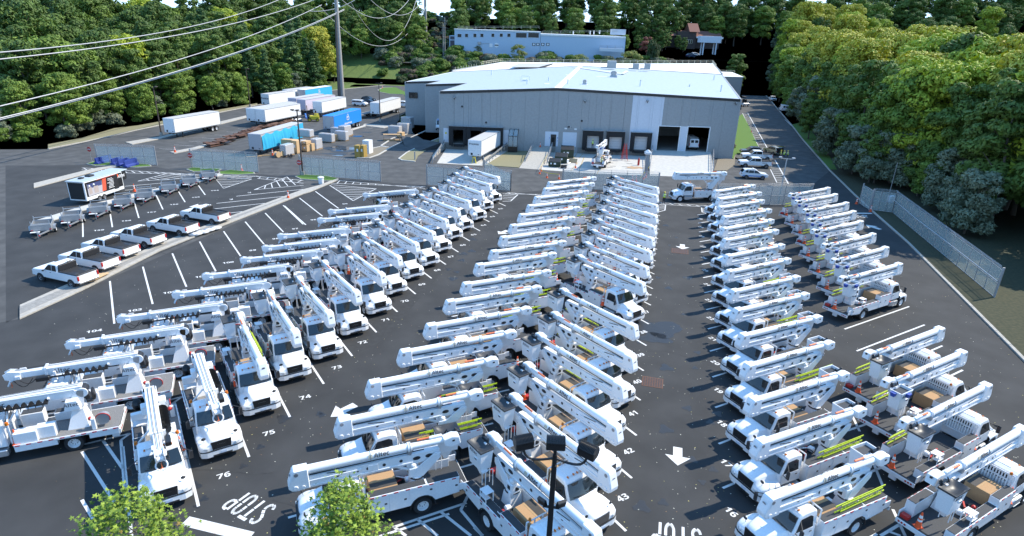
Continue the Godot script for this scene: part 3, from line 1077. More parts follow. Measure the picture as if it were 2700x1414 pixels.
	ctl.box(bc + v3(-0.42, 1.3, 0.15), v3(0.16, 0.2, 0.5), 0.03)
	obj("bucket_control", ctl, "window_dark", bucket)
	var gb := mb()
	for z in [1.05, 1.35]:
		gb.tube([v3(0.1, 1.5, z), v3(0.1, 2.5, z), v3(0.4, 2.6, z), v3(0.55, 2.5, z), v3(0.55, 1.5, z)], 0.022, 6)
	obj("grab_rail", gb, "white_boom", t)
	steps(t, v3(0.95, 1.53, 0.35))
	if with_ladder:
		ladder(t, -1.0, 1.98, z0 + 0.9, 1.95)
	var ck := mb()
	ck.box(v3(-0.9, 1.12, 2.28), v3(0.4, 0.22, 0.3), 0.02)
	obj("chock_box", ck, "red_paint", t)
	return t


func make_derrick(L: float) -> Node3D:
	var t := Node3D.new()
	t.name = "digger_derrick"
	var F := -L
	make_cab(t, F)
	var z0 := F + 2.28
	# flat deck with low lockers
	var d := mb()
	d.box(v3(0, 1.04, (z0 + 2.3) * 0.5), v3(2.38, 0.1, 2.3 - z0), 0.01)
	obj("deck", d, "deck_grey", t)
	for s in [-1.0, 1.0]:
		var m := mb()
		m.box(v3(s * 1.02, 0.82, (z0 - 0.72) * 0.5), v3(0.38, 0.36, -0.72 - z0), 0.02)
		m.box(v3(s * 1.02, 0.82, 1.55), v3(0.38, 0.36, 1.5), 0.02)
		m.box(v3(s * 1.2, 1.03, (z0 + 2.3) * 0.5), v3(0.05, 0.16, 2.3 - z0), 0.01)
		var b := obj("deck_side", m, "white_paint", t)
		var tp := mb(true)
		var z := z0 + 0.05
		var k := 0
		while z < 2.2:
			tp.col = Color(0.5, 0.02, 0.02) if k % 2 == 0 else Color(0.7, 0.7, 0.7)
			tp.box(v3(s * 1.23, 1.04, z + 0.12), v3(0.02, 0.055, 0.22))
			z += 0.26
			k += 1
		obj("reflective_tape", tp, "vertex", b)
		for q in [z0 + 0.45, z0 + 1.35]:
			var dr := mb()
			dr.box(v3(s * 1.215, 0.81, q), v3(0.02, 0.3, 0.8), 0.005)
			obj("compartment_door", dr, "white_paint", b)
	var lk := mb()
	lk.box(v3(0.85, 1.5, z0 + 0.6), v3(0.6, 0.85, 1.1), 0.03)
	lk.box(v3(0.9, 1.35, z0 + 2.2), v3(0.5, 0.55, 1.2), 0.03)
	lk.box(v3(-0.85, 1.42, z0 + 0.6), v3(0.6, 0.7, 1.1), 0.03)
	lk.box(v3(-0.72, 1.45, -1.2), v3(0.5, 0.75, 0.9), 0.03)
	var lo := obj("locker", lk, "white_paint", t)
	var lm := mb()
	lm.box(v3(0.85, 1.94, z0 + 0.6), v3(0.52, 0.02, 1.0))
	lm.box(v3(0.9, 1.64, z0 + 2.2), v3(0.42, 0.02, 1.1))
	obj("top_mat", lm, "deck", lo)
	var tl := mb()
	tl.box(v3(0, 0.8, 2.34), v3(2.4, 0.3, 0.08), 0.015)
	for s in [-1, 1]:
		tl.taper(v3(s * 0.85, 0.35, 2.05), v2(0.35, 0.35), v2(0.45, 0.45), 0.45)
	var tb := obj("tail_board", tl, "white_paint", t)
	for s in [-1.0, 1.0]:
		var li := mb()
		for k in 3:
			li.cyl(v3(s * (0.7 + 0.15 * k), 0.85, 2.37), v3(s * (0.7 + 0.15 * k), 0.85, 2.39), 0.055, 0.055, 10)
		obj("tail_light", li, "red_lens", tb)
	# turret: a broad tapering post with the maker's box at its head
	var pv := v3(-0.05, 3.25, 0.55)
	var pm := mb()
	pm.taper(v3(-0.05, 1.09, 0.25), v2(1.15, 1.05), v2(0.62, 0.5), 1.2, v2(0, 0.1))
	pm.cyl(v3(-0.05, 2.2, 0.35), v3(-0.05, 2.45, 0.35), 0.42, 0.42, 16)
	var ped := obj("turret_post", pm, "white_boom", t)
	var hm := mb()
	for s in [-1, 1]:
		hm.side([v2(-0.1, 2.4), v2(0.7, 2.4), v2(0.85, 3.4), v2(0.4, 3.45)], -0.05 + s * 0.3 - 0.04, -0.05 + s * 0.3 + 0.04, 0.01)
	hm.side([v2(-0.2, 2.42), v2(0.62, 2.42), v2(0.5, 3.0), v2(-0.05, 3.0)], -0.75, -0.34, 0.04)
	hm.side([v2(-0.2, 2.42), v2(0.62, 2.42), v2(0.5, 2.8), v2(-0.05, 2.8)], 0.26, 0.55, 0.04)
	var head := obj("turret_head", hm, "white_boom", ped)
	words("Altec", 0.22, 0.006, "letter_grey", head, Transform3D(Basis(Vector3.UP, -PI / 2), v3(-0.757, 2.78, 0.2)))
	var wm := mb()
	wm.cyl(v3(-0.35, 3.25, 0.75), v3(0.3, 3.25, 0.75), 0.26, 0.26, 16)
	wm.cyl(v3(-0.2, 2.9, 0.85), v3(0.2, 2.9, 0.85), 0.16, 0.16, 12)
	wm.box(v3(0.05, 2.75, 0.9), v3(0.4, 0.3, 0.25), 0.03)
	obj("winch", wm, "black_plastic", ped)
	var wd := mb()
	for s in [-1, 1]:
		wd.cyl(v3(-0.03 + s * 0.32, 3.25, 0.75), v3(-0.03 + s * 0.36, 3.25, 0.75), 0.3, 0.28, 16)
	obj("winch_flange", wd, "white_boom", ped)
	# telescopic boom
	var e := v3(-0.05, 3.3, F - 1.05)
	var bm := mb()
	bm.hexa([v3(-0.3, 3.05, 0.75), v3(0.2, 3.05, 0.75), v3(0.2, 3.02, F + 0.9), v3(-0.3, 3.02, F + 0.9), v3(-0.3, 3.62, 0.75), v3(0.2, 3.62, 0.75), v3(0.2, 3.52, F + 0.9), v3(-0.3, 3.52, F + 0.9)])
	for s in [-1, 1]:
		bm.box(v3(-0.05 + s * 0.27, 3.48, (F + 1.4) * 0.5), v3(0.05, 0.07, -F - 0.6), 0.01)
	bm.box(v3(-0.05, 3.28, F + 0.92), v3(0.58, 0.6, 0.16), 0.02)
	var boom := obj("boom", bm, "white_boom", t)
	var b2 := mb()
	b2.box(v3(-0.05, 3.27, F + 0.1), v3(0.38, 0.38, 1.7), 0.02)
	b2.box(v3(-0.05, 3.27, F - 0.5), v3(0.28, 0.3, 0.9), 0.02)
	obj("boom_extension", b2, "white_boom", boom)
	for s in [-1.0, 1.0]:
		words("Altec", 0.26, 0.006, "letter_grey", boom, Transform3D(Basis(Vector3.UP, s * PI / 2), v3(-0.05 + s * 0.256, 3.24, F + 1.7)))
	var cb := mb()
	for x in [-0.16, 0.04]:
		cb.cyl(v3(x, 3.66, 0.6), v3(x * 0.8, 3.56, F - 0.6), 0.016, 0.016, 5)
	obj("winch_rope", cb, "black_plastic", boom)
	var tm := mb()
	for s in [-1, 1]:
		tm.side([v2(F - 0.35, 3.1), v2(F - 0.35, 3.48), v2(F - 0.9, 3.6), v2(F - 1.2, 3.45), v2(F - 1.15, 3.1), v2(F - 0.8, 2.96)], -0.05 + s * 0.2 - 0.025, -0.05 + s * 0.2 + 0.025, 0.006)
	for q in [[3.42, F - 0.85], [3.2, F - 1.0], [3.3, F - 0.6]]:
		tm.cyl(v3(-0.2, q[0], q[1]), v3(0.1, q[0], q[1]), 0.13, 0.13, 14)
	for i in 7:
		var a := i * 2.4
		tm.cyl(v3(-0.05 + 0.2 * sin(a), 3.1 + 0.06 * i, F - 0.3 - 0.1 * i), v3(-0.05 - 0.2 * cos(a), 3.16 + 0.05 * i, F - 0.45 - 0.1 * i), 0.03, 0.03, 6)
	tm.box(v3(-0.28, 3.16, F - 0.5), v3(0.16, 0.24, 0.3), 0.03)
	tm.box(v3(0.2, 3.42, F - 0.3), v3(0.14, 0.2, 0.36), 0.03)
	var tip := obj("boom_tip", tm, "white_boom", boom)
	var pw := mb()
	pw.at(Transform3D(Basis(Vector3.RIGHT, 0.5), v3(-0.05, 2.82, F - 1.0)))
	for i in 12:
		var a0 := TAU * i / 12
		var a1 := TAU * (i + 1) / 12
		pw.cyl(v3(cos(a0) * 0.26, sin(a0) * 0.26, 0), v3(cos(a1) * 0.26, sin(a1) * 0.26, 0), 0.045, 0.045, 6)
	pw.at(Transform3D.IDENTITY)
	obj("pole_guide", pw, "white_boom", tip)
	var hk := mb()
	hk.cyl(v3(-0.05, 2.95, F - 0.98), v3(-0.05, 2.66, F - 0.98), 0.02, 0.02, 6)
	for i in 6:
		var a0 := -0.6 + 0.75 * i
		var a1 := a0 + 0.75
		hk.cyl(v3(-0.05 + sin(a0) * 0.08, 2.56 + cos(a0) * 0.09, F - 0.98), v3(-0.05 + sin(a1) * 0.08, 2.56 + cos(a1) * 0.09, F - 0.98), 0.03, 0.03, 6)
	obj("hook", hk, "orange_rod", tip)
	var hs := mb()
	var pth := []
	for i in 12:
		var u := i / 11.0
		pth.append(v3(-0.3 - 0.12 * sin(u * PI), 3.0 - 0.42 * sin(u * PI), F - 0.75 + 0.95 * u))
	hs.tube(pth, 0.025, 5)
	var pth2 := []
	for i in 10:
		var u := i / 9.0
		pth2.append(v3(-0.42 + 0.1 * u, 3.02 - 0.3 * sin(u * PI), F - 0.4 + 0.8 * u))
	hs.tube(pth2, 0.022, 5)
	obj("hose", hs, "black_rubber", tip)
	# auger stowed along the left of the boom
	var am := mb()
	var ax := -0.5
	am.cyl(v3(ax, 3.0, -0.9), v3(ax, 2.98, F + 0.5), 0.06, 0.06, 8)
	var turns := 7
	var zA := -0.9
	var zB := zA - 2.4
	for i in turns * 12:
		var a0 := TAU * i / 12.0
		var a1 := TAU * (i + 1) / 12.0
		var u0 := zA + (zB - zA) * i / (turns * 12.0)
		var u1 := zA + (zB - zA) * (i + 1) / (turns * 12.0)
		var c0 := v3(ax, 3.0, u0)
		var c1 := v3(ax, 3.0, u1)
		var r0 := v3(cos(a0), sin(a0), 0)
		var r1 := v3(cos(a1), sin(a1), 0)
		am.quad(c0 + r0 * 0.05, c0 + r0 * 0.27, c1 + r1 * 0.27, c1 + r1 * 0.05)
		am.quad(c0 + r0 * 0.05 - v3(0, 0, 0.012), c1 + r1 * 0.05 - v3(0, 0, 0.012), c1 + r1 * 0.27 - v3(0, 0, 0.012), c0 + r0 * 0.27 - v3(0, 0, 0.012))
	am.box(v3(ax, 2.98, F + 0.75), v3(0.28, 0.28, 0.7), 0.04)
	obj("auger", am, "black_paint", t)
	var ab := mb()
	ab.bar(v3(ax + 0.1, 2.72, F + 1.35), v3(ax + 0.1, 3.3, F + 1.35), 0.12, 0.16)
	ab.box(v3(ax, 2.72, F + 1.35), v3(0.4, 0.06, 0.16), 0.01)
	ab.bar(v3(ax + 0.12, 3.15, -0.85), v3(ax + 0.3, 3.3, -0.85), 0.1, 0.2)
	obj("auger_bracket", ab, "white_boom", t)
	# boom rest over the cab
	var br := mb()
	var zr := F + 2.2
	for s in [-1, 1]:
		br.bar(v3(s * 0.95, 1.1, zr), v3(s * 0.95, 2.3, zr), 0.08, 0.08)
		br.bar(v3(s * 0.95, 2.3, zr), v3(s * 0.3, 2.95, zr), 0.07, 0.07)
	br.bar(v3(-1.0, 2.3, zr), v3(1.0, 2.3, zr), 0.07, 0.07)
	br.box(v3(-0.05, 2.97, zr), v3(0.7, 0.07, 0.14), 0.01)
	var rest := obj("boom_rest", br, "white_boom", t)
	for s in [-1.0, 1.0]:
		var be := mb()
		be.cyl(v3(s * 0.98, 2.34, zr), v3(s * 0.98, 2.5, zr), 0.1, 0.08, 10)
		obj("beacon", be, "amber", rest)
	# operator's seat and console at the right rear
	var sm := mb()
	sm.box(v3(0.72, 2.12, 0.75), v3(0.45, 0.12, 0.45), 0.04)
	sm.ball(v3(0.72, 2.5, 1.0), v3(0.25, 0.42, 0.12), 12, 8)
	obj("operator_seat", sm, "black_plastic", t)
	var cs := mb()
	cs.box(v3(0.72, 2.25, 0.15), v3(0.75, 0.45, 0.3), 0.03)
	cs.bar(v3(0.72, 1.1, 0.6), v3(0.72, 2.06, 0.7), 0.12, 0.12)
	cs.box(v3(0.72, 1.75, 0.2), v3(0.7, 0.04, 0.55))
	obj("console", cs, "white_boom", t)
	var rl := mb()
	rl.cyl(v3(-0.9, 1.6, 1.55), v3(-0.6, 1.6, 1.55), 0.36, 0.36, 18)
	obj("hose_reel", rl, "galvanised", t)
	var rh := mb()
	var hp := []
	for i in 10:
		var a := -0.4 + i * 0.4
		hp.append(v3(-0.92, 1.62 + sin(a) * 0.38, 1.55 + cos(a) * 0.38))
	rh.tube(hp, 0.03, 6)
	rh.ball(v3(-0.85, 1.75, 0.95), v3(0.12, 0.13, 0.12), 10, 6)
	obj("air_hose", rh, "red_paint", t)
	var sb := mb()
	sb.box(v3(-0.95, 1.45, 1.1), v3(0.25, 0.75, 0.22), 0.03)
	obj("outrigger_control", sb, "white_boom", t)
	return t


var ROW_A := [v3(-15.12, 3.9, -32.8), v3(-14.45, 3.9, -36.95), v3(-13.04, 3.9, -40.04), v3(-12.02, 3.9, -43.95), v3(-10.87, 3.9, -47.91), v3(-10.24, 3.9, -52.15), v3(-9.25, 3.9, -56.02), v3(-8.12, 3.9, -59.68), v3(-7.28, 3.9, -64.1), v3(-6.42, 3.9, -68.5), v3(-5.41, 3.9, -72.2), v3(-4.02, 3.9, -76.6), v3(-3.31, 3.9, -81.3), v3(-2.31, 3.9, -85.8)]
var ROW_B_RIGHT := [v3(4.02, 3.9, -20.09), v3(5.17, 3.9, -23.9), v3(6.03, 3.9, -27.56), v3(6.95, 3.9, -31.69), v3(8.15, 3.9, -35.15), v3(9.09, 3.9, -39.73), v3(11.18, 3.9, -47.92), v3(12.23, 3.9, -51.79), v3(13.39, 3.9, -56.05), v3(14.44, 3.9, -60.2), v3(15.47, 3.9, -64.2), v3(16.55, 3.9, -68.7), v3(17.61, 3.9, -73.4), v3(18.64, 3.9, -78.3), v3(19.64, 3.9, -82.7)]
var ROW_B_LEFT := [v3(-10.04, 3.9, -23.31), v3(-8.99, 3.9, -27.32), v3(-8.21, 3.9, -31.1), v3(-7.04, 3.9, -34.92), v3(-5.89, 3.9, -38.78), v3(-4.97, 3.9, -42.95), v3(-3.99, 3.9, -46.54), v3(-3.19, 3.9, -50.99), v3(-2.04, 3.9, -54.64), v3(-1.24, 3.9, -58.95), v3(-0.31, 3.9, -63.1), v3(0.67, 3.9, -67.3), v3(1.67, 3.9, -71.3), v3(2.61, 3.9, -75.4), v3(3.93, 3.9, -80), v3(4.65, 3.9, -83.7)]
var ROW_C := [v3(12.08, 3.9, -22.58), v3(13.14, 3.9, -26.72), v3(14.15, 3.9, -30.68), v3(15.28, 3.9, -34.72), v3(16.36, 3.9, -38.97), v3(17.36, 3.9, -43.27), v3(18.31, 3.9, -47.05), v3(19.39, 3.9, -51.61), v3(20.57, 3.9, -55.79), v3(21.93, 3.9, -60.8), v3(23.01, 3.9, -64.8), v3(24.49, 3.9, -69.4), v3(25.32, 3.9, -73.8), v3(26.5, 3.9, -78), v3(27.29, 3.9, -82.2)]
var ROW_D := [v3(37.14, 3.9, -55.52), v3(38.56, 3.9, -60.4), v3(39.72, 3.9, -65), v3(40.89, 3.9, -69.9), v3(42.3, 3.9, -74.3), v3(43.49, 3.9, -78.5), v3(44.19, 3.9, -83), v3(44.98, 3.9, -86.8)]
var ROW_E := [v3(-28.01, 3.3, -39.09), v3(-26.41, 3.3, -43.52), v3(-25.92, 3.3, -47.35), v3(-24.44, 3.3, -51.36), v3(-23.77, 3.3, -54.65), v3(-23.63, 3.3, -58.26), v3(-21.42, 3.3, -64.1), v3(-21.25, 3.3, -67.5), v3(-19.12, 3.3, -75.4)]


func truck_at(proto: Node3D, first: bool, front: Vector3, heading: float, reach: float, side_x: float, label: String, group: String) -> Node3D:
	# front: the point below the foremost end of the boom; reach: how far that is ahead of the rear axle
	var f := fwd(heading)
	var r := v3(-f.z, 0, f.x)
	var p := v3(front.x, 0, front.z) - f * reach - r * side_x
	if first:
		proto.name = numbered(String(proto.name))
		add_child(proto)
		proto.position = p
		proto.rotation_degrees.y = -heading
		tag(proto, label, "truck", group)
		return proto
	return copy(proto, label, p, heading, group)


func build_trucks():
	var plain := make_bucket_truck(5.0, false, true, false, true, false)
	var lad := make_bucket_truck(5.0, true, true, false, true, false)
	var steel := make_bucket_truck(5.0, true, true, false, false, false)
	var open_lad := make_bucket_truck(5.0, true, false, false, true, false)
	var long := make_bucket_truck(6.1, true, false, true, true, true)
	var long_cov := make_bucket_truck(6.1, true, true, false, true, true)
	var der := make_derrick(5.0)
	var done := {}
	var put := func(proto: Node3D, front: Vector3, heading: float, reach: float, sx: float, label: String, group: String, short: String):
		var first: bool = not done.has(proto)
		done[proto] = true
		var o := truck_at(proto, first, front, heading, reach, sx, label, group)
		shorts[o] = short
		if not first:   # no two trucks are kitted out quite alike
			for part in [["ladder", 0.3], ["beacon", 0.3], ["step", 0.2], ["chock_box", 0.4], ["grab_rail", 0.2]]:
				if rng.randf() < part[1] and o.has_node(String(part[0])):
					o.get_node(String(part[0])).free()
	for i in ROW_A.size():
		var h := lerpf(147.0, 137.5, minf(1.0, i / 9.0)) + rng.randf_range(-0.5, 0.5)
		put.call(lad if i < 3 else plain, ROW_A[i], h, 6.05, -0.32, "white bucket truck, %s from the near end of the left row" % ordinal(i + 1), "bucket trucks in the left row", "%s truck of the left row" % ordinal(i + 1))
	for i in ROW_B_RIGHT.size():
		var h := lerpf(142.5, 138.5, i / 14.0) + rng.randf_range(-0.5, 0.5)
		put.call(steel if i < 6 else plain, ROW_B_RIGHT[i], h, 6.05, -0.32, "white bucket truck, %s from the near end of the middle row facing right" % ordinal(i + 1), "bucket trucks of the middle block facing right", "%s truck of the middle row facing right" % ordinal(i + 1))
	for i in ROW_B_LEFT.size():
		var h := lerpf(-113.5, -122.0, i / 15.0) + rng.randf_range(-0.5, 0.5)
		put.call(lad, ROW_B_LEFT[i], h, 6.05, -0.32, "white bucket truck, %s from the near end of the middle row facing left" % ordinal(i + 1), "bucket trucks of the middle block facing left", "%s truck of the middle row facing left" % ordinal(i + 1))
	for i in ROW_C.size():
		var h := lerpf(-116.0, -122.0, i / 14.0) + rng.randf_range(-0.5, 0.5)
		put.call(open_lad if i < 8 else lad, ROW_C[i], h, 6.05, -0.32, "white bucket truck, %s from the near end of the right row facing left" % ordinal(i + 1), "bucket trucks facing the right aisle", "%s truck of the right row facing left" % ordinal(i + 1))
	for i in ROW_D.size():
		put.call(long, ROW_D[i], lerpf(59.0, 56.0, i / 7.0) + rng.randf_range(-0.6, 0.6), 7.15, -0.45, "long white bucket truck, %s from the near end beside the wooded fence" % ordinal(i + 1), "long bucket trucks along the right edge", "%s long truck beside the fence" % ordinal(i + 1))
	var near := [[v3(24.31, 3.7, -36.94), "with cardboard boxes in its bed"], [v3(23.53, 3.7, -33.33), "with blue pouches on its bucket"], [v3(22.16, 3.7, -29.04), "with dark pouches on its bucket"], [v3(20.92, 3.7, -24.49), "nearest the bottom corner"]]
	for i in near.size():
		var f := fwd(59.5)
		put.call(long if i == 1 else long_cov, near[i][0] + f * 9.1, 59.5, 7.15, -0.45, "long white bucket truck at lower right facing away, %s" % near[i][1], "long bucket trucks along the right edge", "long truck " + near[i][1])
	for i in ROW_E.size():
		put.call(der, ROW_E[i], -114.0 + rng.randf_range(-0.8, 0.8) - i * 0.3, 6.15, -0.05, "white digger derrick facing the empty stalls, %s from the near end" % ordinal(i + 4), "digger derricks facing the empty stalls", "%s digger derrick facing the empty stalls" % ordinal(i + 4))
	for i in 3:
		var e: Vector3 = ROW_E[0] - AISLE * STALL * (i + 1) * 0.98
		put.call(der, e, -114.0, 6.15, -0.05, "white digger derrick facing the empty stalls, %s from the near end" % ordinal(3 - i), "digger derricks facing the empty stalls", "%s digger derrick facing the empty stalls" % ordinal(3 - i))
	put.call(der, v3(-15.95, 3.1, -28.43), 146.0, 6.15, -0.05, "white digger derrick facing the viewer at stall 76", "digger derricks facing the left aisle", "digger derrick at stall 76")
	put.call(der, v3(-16.91, 3.1, -24.41), 147.0, 6.15, -0.05, "white digger derrick facing the viewer behind the leafy tree top", "digger derricks facing the left aisle", "digger derrick behind the tree top")
	var gate := make_bucket_truck(5.0, false, true, false, true, false, 0.55)
	put.call(gate, v3(23.74, 4.45, -90.7), -99.0, 6.05, -0.32, "white bucket truck driving through the gate with its boom raised", "", "truck driving through the gate")
	var work := make_bucket_truck(5.0, false, false, true, true, false, 0.35)
	put.call(work, g(14.64, -111.6) + fwd(18.0) * 8.5, 18.0, 6.05, -0.32, "white bucket truck parked at the loading dock with rear to the viewer", "", "truck parked at the loading dock")


var shorts := {}


# ------------------------------------------------------------------ ground

func road_x(z: float) -> float:   # middle of the side road
	return 82.0 + (-z - 210.0) * 0.33


func hill(x: float, z: float) -> float:   # height of the land
	var h := 0.0
	var b := smoothstep(262.0, 315.0, -z)          # rise behind the warehouse
	h += b * 13.2
	h += smoothstep(312.0, 420.0, -z) * 16.0
	var r := x - road_x(z)
	h *= 1.0 - smoothstep(-30.0, -10.0, r) * (1.0 - smoothstep(14.0, 80.0, r)) * (1.0 - smoothstep(280.0, 305.0, -z))
	h += smoothstep(30.0, 170.0, r) * smoothstep(70.0, 200.0, -z) * 16.0
	var l := smoothstep(0.0, 120.0, -x - 95.0 + (-z - 120.0) * 0.2)   # wooded rise on the left
	h = maxf(h, l * 13.0)
	return h


func sheet(called: String, poly: Array, y: float, mat: String, parent: Node = self) -> MeshInstance3D:
	var m := mb()
	var pl := PackedVector2Array()
	for p in poly:
		pl.append(v2(p.x, p.z))
	var t := Geometry2D.triangulate_polygon(pl)
	for i in range(0, t.size(), 3):
		m.tri_out(v3(pl[t[i]].x, y, pl[t[i]].y), v3(pl[t[i + 1]].x, y, pl[t[i + 1]].y), v3(pl[t[i + 2]].x, y, pl[t[i + 2]].y), v3(pl[t[i]].x, y - 50, pl[t[i]].y))
	return obj(called, m, mat, parent)


func slab(called: String, poly: Array, y0: float, y1: float, mat: String, parent: Node = self, ch := 0.02) -> MeshInstance3D:
	var m := mb()
	var pl := []
	for p in poly:
		pl.append(v2(p.x, p.z))
	m.plan(pl, y0, y1, ch)
	return obj(called, m, mat, parent)


func curb(called: String, path: Array, w: float, h: float, mat: String, parent: Node = self, y0 := -0.02) -> MeshInstance3D:
	var m := mb()
	for i in path.size() - 1:
		var a: Vector3 = path[i]
		var b: Vector3 = path[i + 1]
		var n := int(ceil(a.distance_to(b) / 3.0))
		for k in n:
			var p := a.lerp(b, float(k) / n)
			var q := a.lerp(b, (k + 0.985) / n)
			var f := (q - p).normalized()
			var r := v3(-f.z, 0, f.x) * w * 0.5
			m.plan([v2(p.x - r.x, p.z - r.z), v2(p.x + r.x, p.z + r.z), v2(q.x + r.x, q.z + r.z), v2(q.x - r.x, q.z - r.z)], y0, h, 0.015)
	return obj(called, m, mat, parent)


var ground: MeshInstance3D
var lot: MeshInstance3D


func build_ground():
	var m := mb()
	var xs := []
	var zs := []
	var x := -420.0
	while x < 420.1:
		xs.append(x)
		x += 12.0
	var z := 60.0
	while z > -620.0:
		zs.append(z)
		z -= 12.0
	for i in xs.size() - 1:
		for j in zs.size() - 1:
			var p := []
			for q in [[0, 0], [1, 0], [1, 1], [0, 1]]:
				var px: float = xs[i + q[0]]
				var pz: float = zs[j + q[1]]
				p.append(v3(px, hill(px, pz) - 0.06, pz))
			var nr := []
			for q in p:
				nr.append(v3(hill(q.x - 3, q.z) - hill(q.x + 3, q.z), 6.0, hill(q.x, q.z - 3) - hill(q.x, q.z + 3)).normalized())
			m.put(p[3], p[1], p[0], nr[3], nr[1], nr[0])
			m.put(p[3], p[2], p[1], nr[3], nr[2], nr[1])
	# the land goes on, level, to the horizon
	var far := 2600.0
	for q in [[-far, -420.0, -far, 60.0], [420.0, far, -far, 60.0], [-420.0, 420.0, -far, -612.0], [-far, far, 60.0, 400.0]]:
		m.quad_out(v3(q[0], -0.3 if q[3] > 0 else 12.0, q[2]), v3(q[1], -0.3 if q[3] > 0 else 12.0, q[2]), v3(q[1], -0.3 if q[3] > 0 else 12.0, q[3]), v3(q[0], -0.3 if q[3] > 0 else 12.0, q[3]), v3(0, -9000, 0))
	ground = obj("ground", m, "forest_floor")
	structure(ground)
	var rk := g(46.49, -62)
	var rk2 := rk + (rk - g(49.79, -73.9)) * 2.2
	lot = sheet("parking_lot", [v3(-120, 0, 20), v3(60, 0, 20), v3(60, 0, -8), rk2, rk, g(49.79, -73.9), g(53.1, -88.3), g(55.6, -98.5), g(60.7, -118), g(71.5, -155.2), g(79.7, -181.7), g(94.7, -232.5), g(105.3, -267.7), g(111, -289.1), g(131, -352), g(124, -360), g(112, -328), g(96.8, -276), g(77.5, -219), g(70, -219), g(63, -200), v3(46, 0, -140), v3(46, 0, -126.6), v3(-16, 0, -126.6), g(-31, -160), g(-34, -205), g(-40, -276), g(-51.34, -274), g(-57.58, -262.3), g(-69.4, -234.9), g(-68.3, -212.5), g(-77.1, -186), g(-79.8, -168.1), g(-82.7, -142.9), g(-83.7, -136.3), g(-84.2, -128.6), g(-85.1, -119.9), g(-86.4, -112.5), v3(-160, 0, -96), v3(-170, 0, 20)], 0.0, "asphalt_old")
	structure(lot)
	# the truck lot has a fresh, darker surface
	var t1 := sheet("truck_lot", [v3(-75, 0, 18), v3(58, 0, 18), v3(58, 0, -8), rk2, rk, g(49.79, -73.9), g(53.1, -88.3), g(55.6, -98.5), g(60.7, -118), g(49.72, -102.4), g(28.94, -87.5), g(22.89, -97.6), g(7.28, -95.8), g(-0.6, -92), g(-13.99, -95), g(-21.38, -96.3), g(-28.46, -96.7), g(-30.91, -87.3), g(-39.12, -50.84), g(-40.26, -44.93), v3(-75, 0, -18)], 0.004, "asphalt")
	structure(t1)
	var t2 := sheet("trailer_lot_patch", [g(-39.73, -51.77), g(-40.77, -44.12), g(-83.2, -98.3), g(-72.4, -100.7), g(-59.93, -101.1), g(-53.13, -97.9), g(-41.99, -98.7), g(-35.64, -97.6), g(-31.18, -88.1)], 0.004, "asphalt")
	structure(t2)
	var p1 := sheet("asphalt_patch", [g(-6.93, -85.1), g(-2.92, -80.5), g(-10.07, -43.3), g(-18.16, -32.63), g(-19.31, -39.88), g(-14.13, -43)], 0.008, "asphalt_patch")
	p1.visible = true
	structure(p1)
	# grass in view
	for q in [["grass_slope", [g(-73, -236.4), g(-57.98, -264.2), g(-51.12, -277.8), v3(-26, 0, -236), v3(-20, 0, -262), v3(-60, 0, -268), v3(-92, 0, -262), v3(-100, 0, -240)], "meadow"]]:
		var gm := mb()
		var ctr := Vector3.ZERO
		for p in q[1]:
			ctr += p / q[1].size()
		var n := 14
		for i in n:
			for j in n:
				var cell := []
				for k in [[0, 0], [1, 0], [1, 1], [0, 1]]:
					var px := lerpf(-112.0, -22.0, (i + k[0]) / float(n))
					var pz := lerpf(-300.0, -236.0 , (j + k[1]) / float(n))
					cell.append(v3(px, hill(px, pz) + (0.1 if hill(px, pz) > 0.05 else -0.04), pz))
				gm.quad_out(cell[0], cell[1], cell[2], cell[3], v3(0, -9000, 0))
		structure(obj(q[0], gm, q[2]))
	structure(slab("lawn", [g(-53.58, -243.7), g(-53.32, -252.9), g(-49.49, -256.3), g(-33, -215), g(-33, -200), g(-41.77, -230.5), g(-46.69, -230.8), g(-51.4, -236)], -0.02, 0.1, "lawn"))
	structure(curb("lawn_curb", [g(-41.6, -229.5), g(-46.5, -229.8), g(-51.64, -236), g(-53.83, -243.6), g(-53.83, -252.7), g(-50.54, -255.9)], 0.3, 0.13, "concrete"))
	structure(slab("side_lawn", [g(46.97, -131.9), g(55.04, -139.8), g(57.1, -147.2), g(66, -178.4), g(73.6, -206.3), v3(45.2, 0, -150), v3(44.8, 0, -126.4)], -0.02, 0.1, "lawn"))
	structure(slab("side_verge", [g(37.13, -114.1), g(39.62, -114.5), g(42.92, -120), g(46.97, -131.9), v3(44.7, 0, -126.3), v3(41.5, 0, -126.3)], -0.02, 0.08, "mulch"))
	structure(slab("right_verge", [g(80.9, -184.7), g(71.5, -155.2), g(60.9, -118.4), g(55.85, -99), g(53.32, -88.7), g(49.96, -74.1), g(46.63, -62.3), rk2 + v3(0.2, 0, 0), rk2 + v3(30, 0, 0), rk + v3(30, 0, -6), g(53.32, -88.7) + v3(40, 0, -6), g(71.5, -155.2) + v3(40, 0, -6), g(80.9, -184.7) + v3(30, 0, 0)], -0.02, 0.08, "forest_floor"))
	structure(slab("right_lawn", [g(80.5, -183.7), g(71.5, -155.2), g(61.1, -118.9), g(62.6, -119.1), g(72.3, -145.4), g(82.1, -175.4), g(84.6, -188.4)], 0.0, 0.1, "lawn"))
	structure(curb("right_curb", [g(131, -352), g(111, -289.1), g(105.3, -267.7), g(94.7, -232.5), g(79.7, -181.7), g(71.5, -155.2), g(60.7, -118), g(55.6, -98.5), g(53.1, -88.3), g(49.79, -73.9), g(46.49, -62), rk2], 0.3, 0.14, "concrete"))
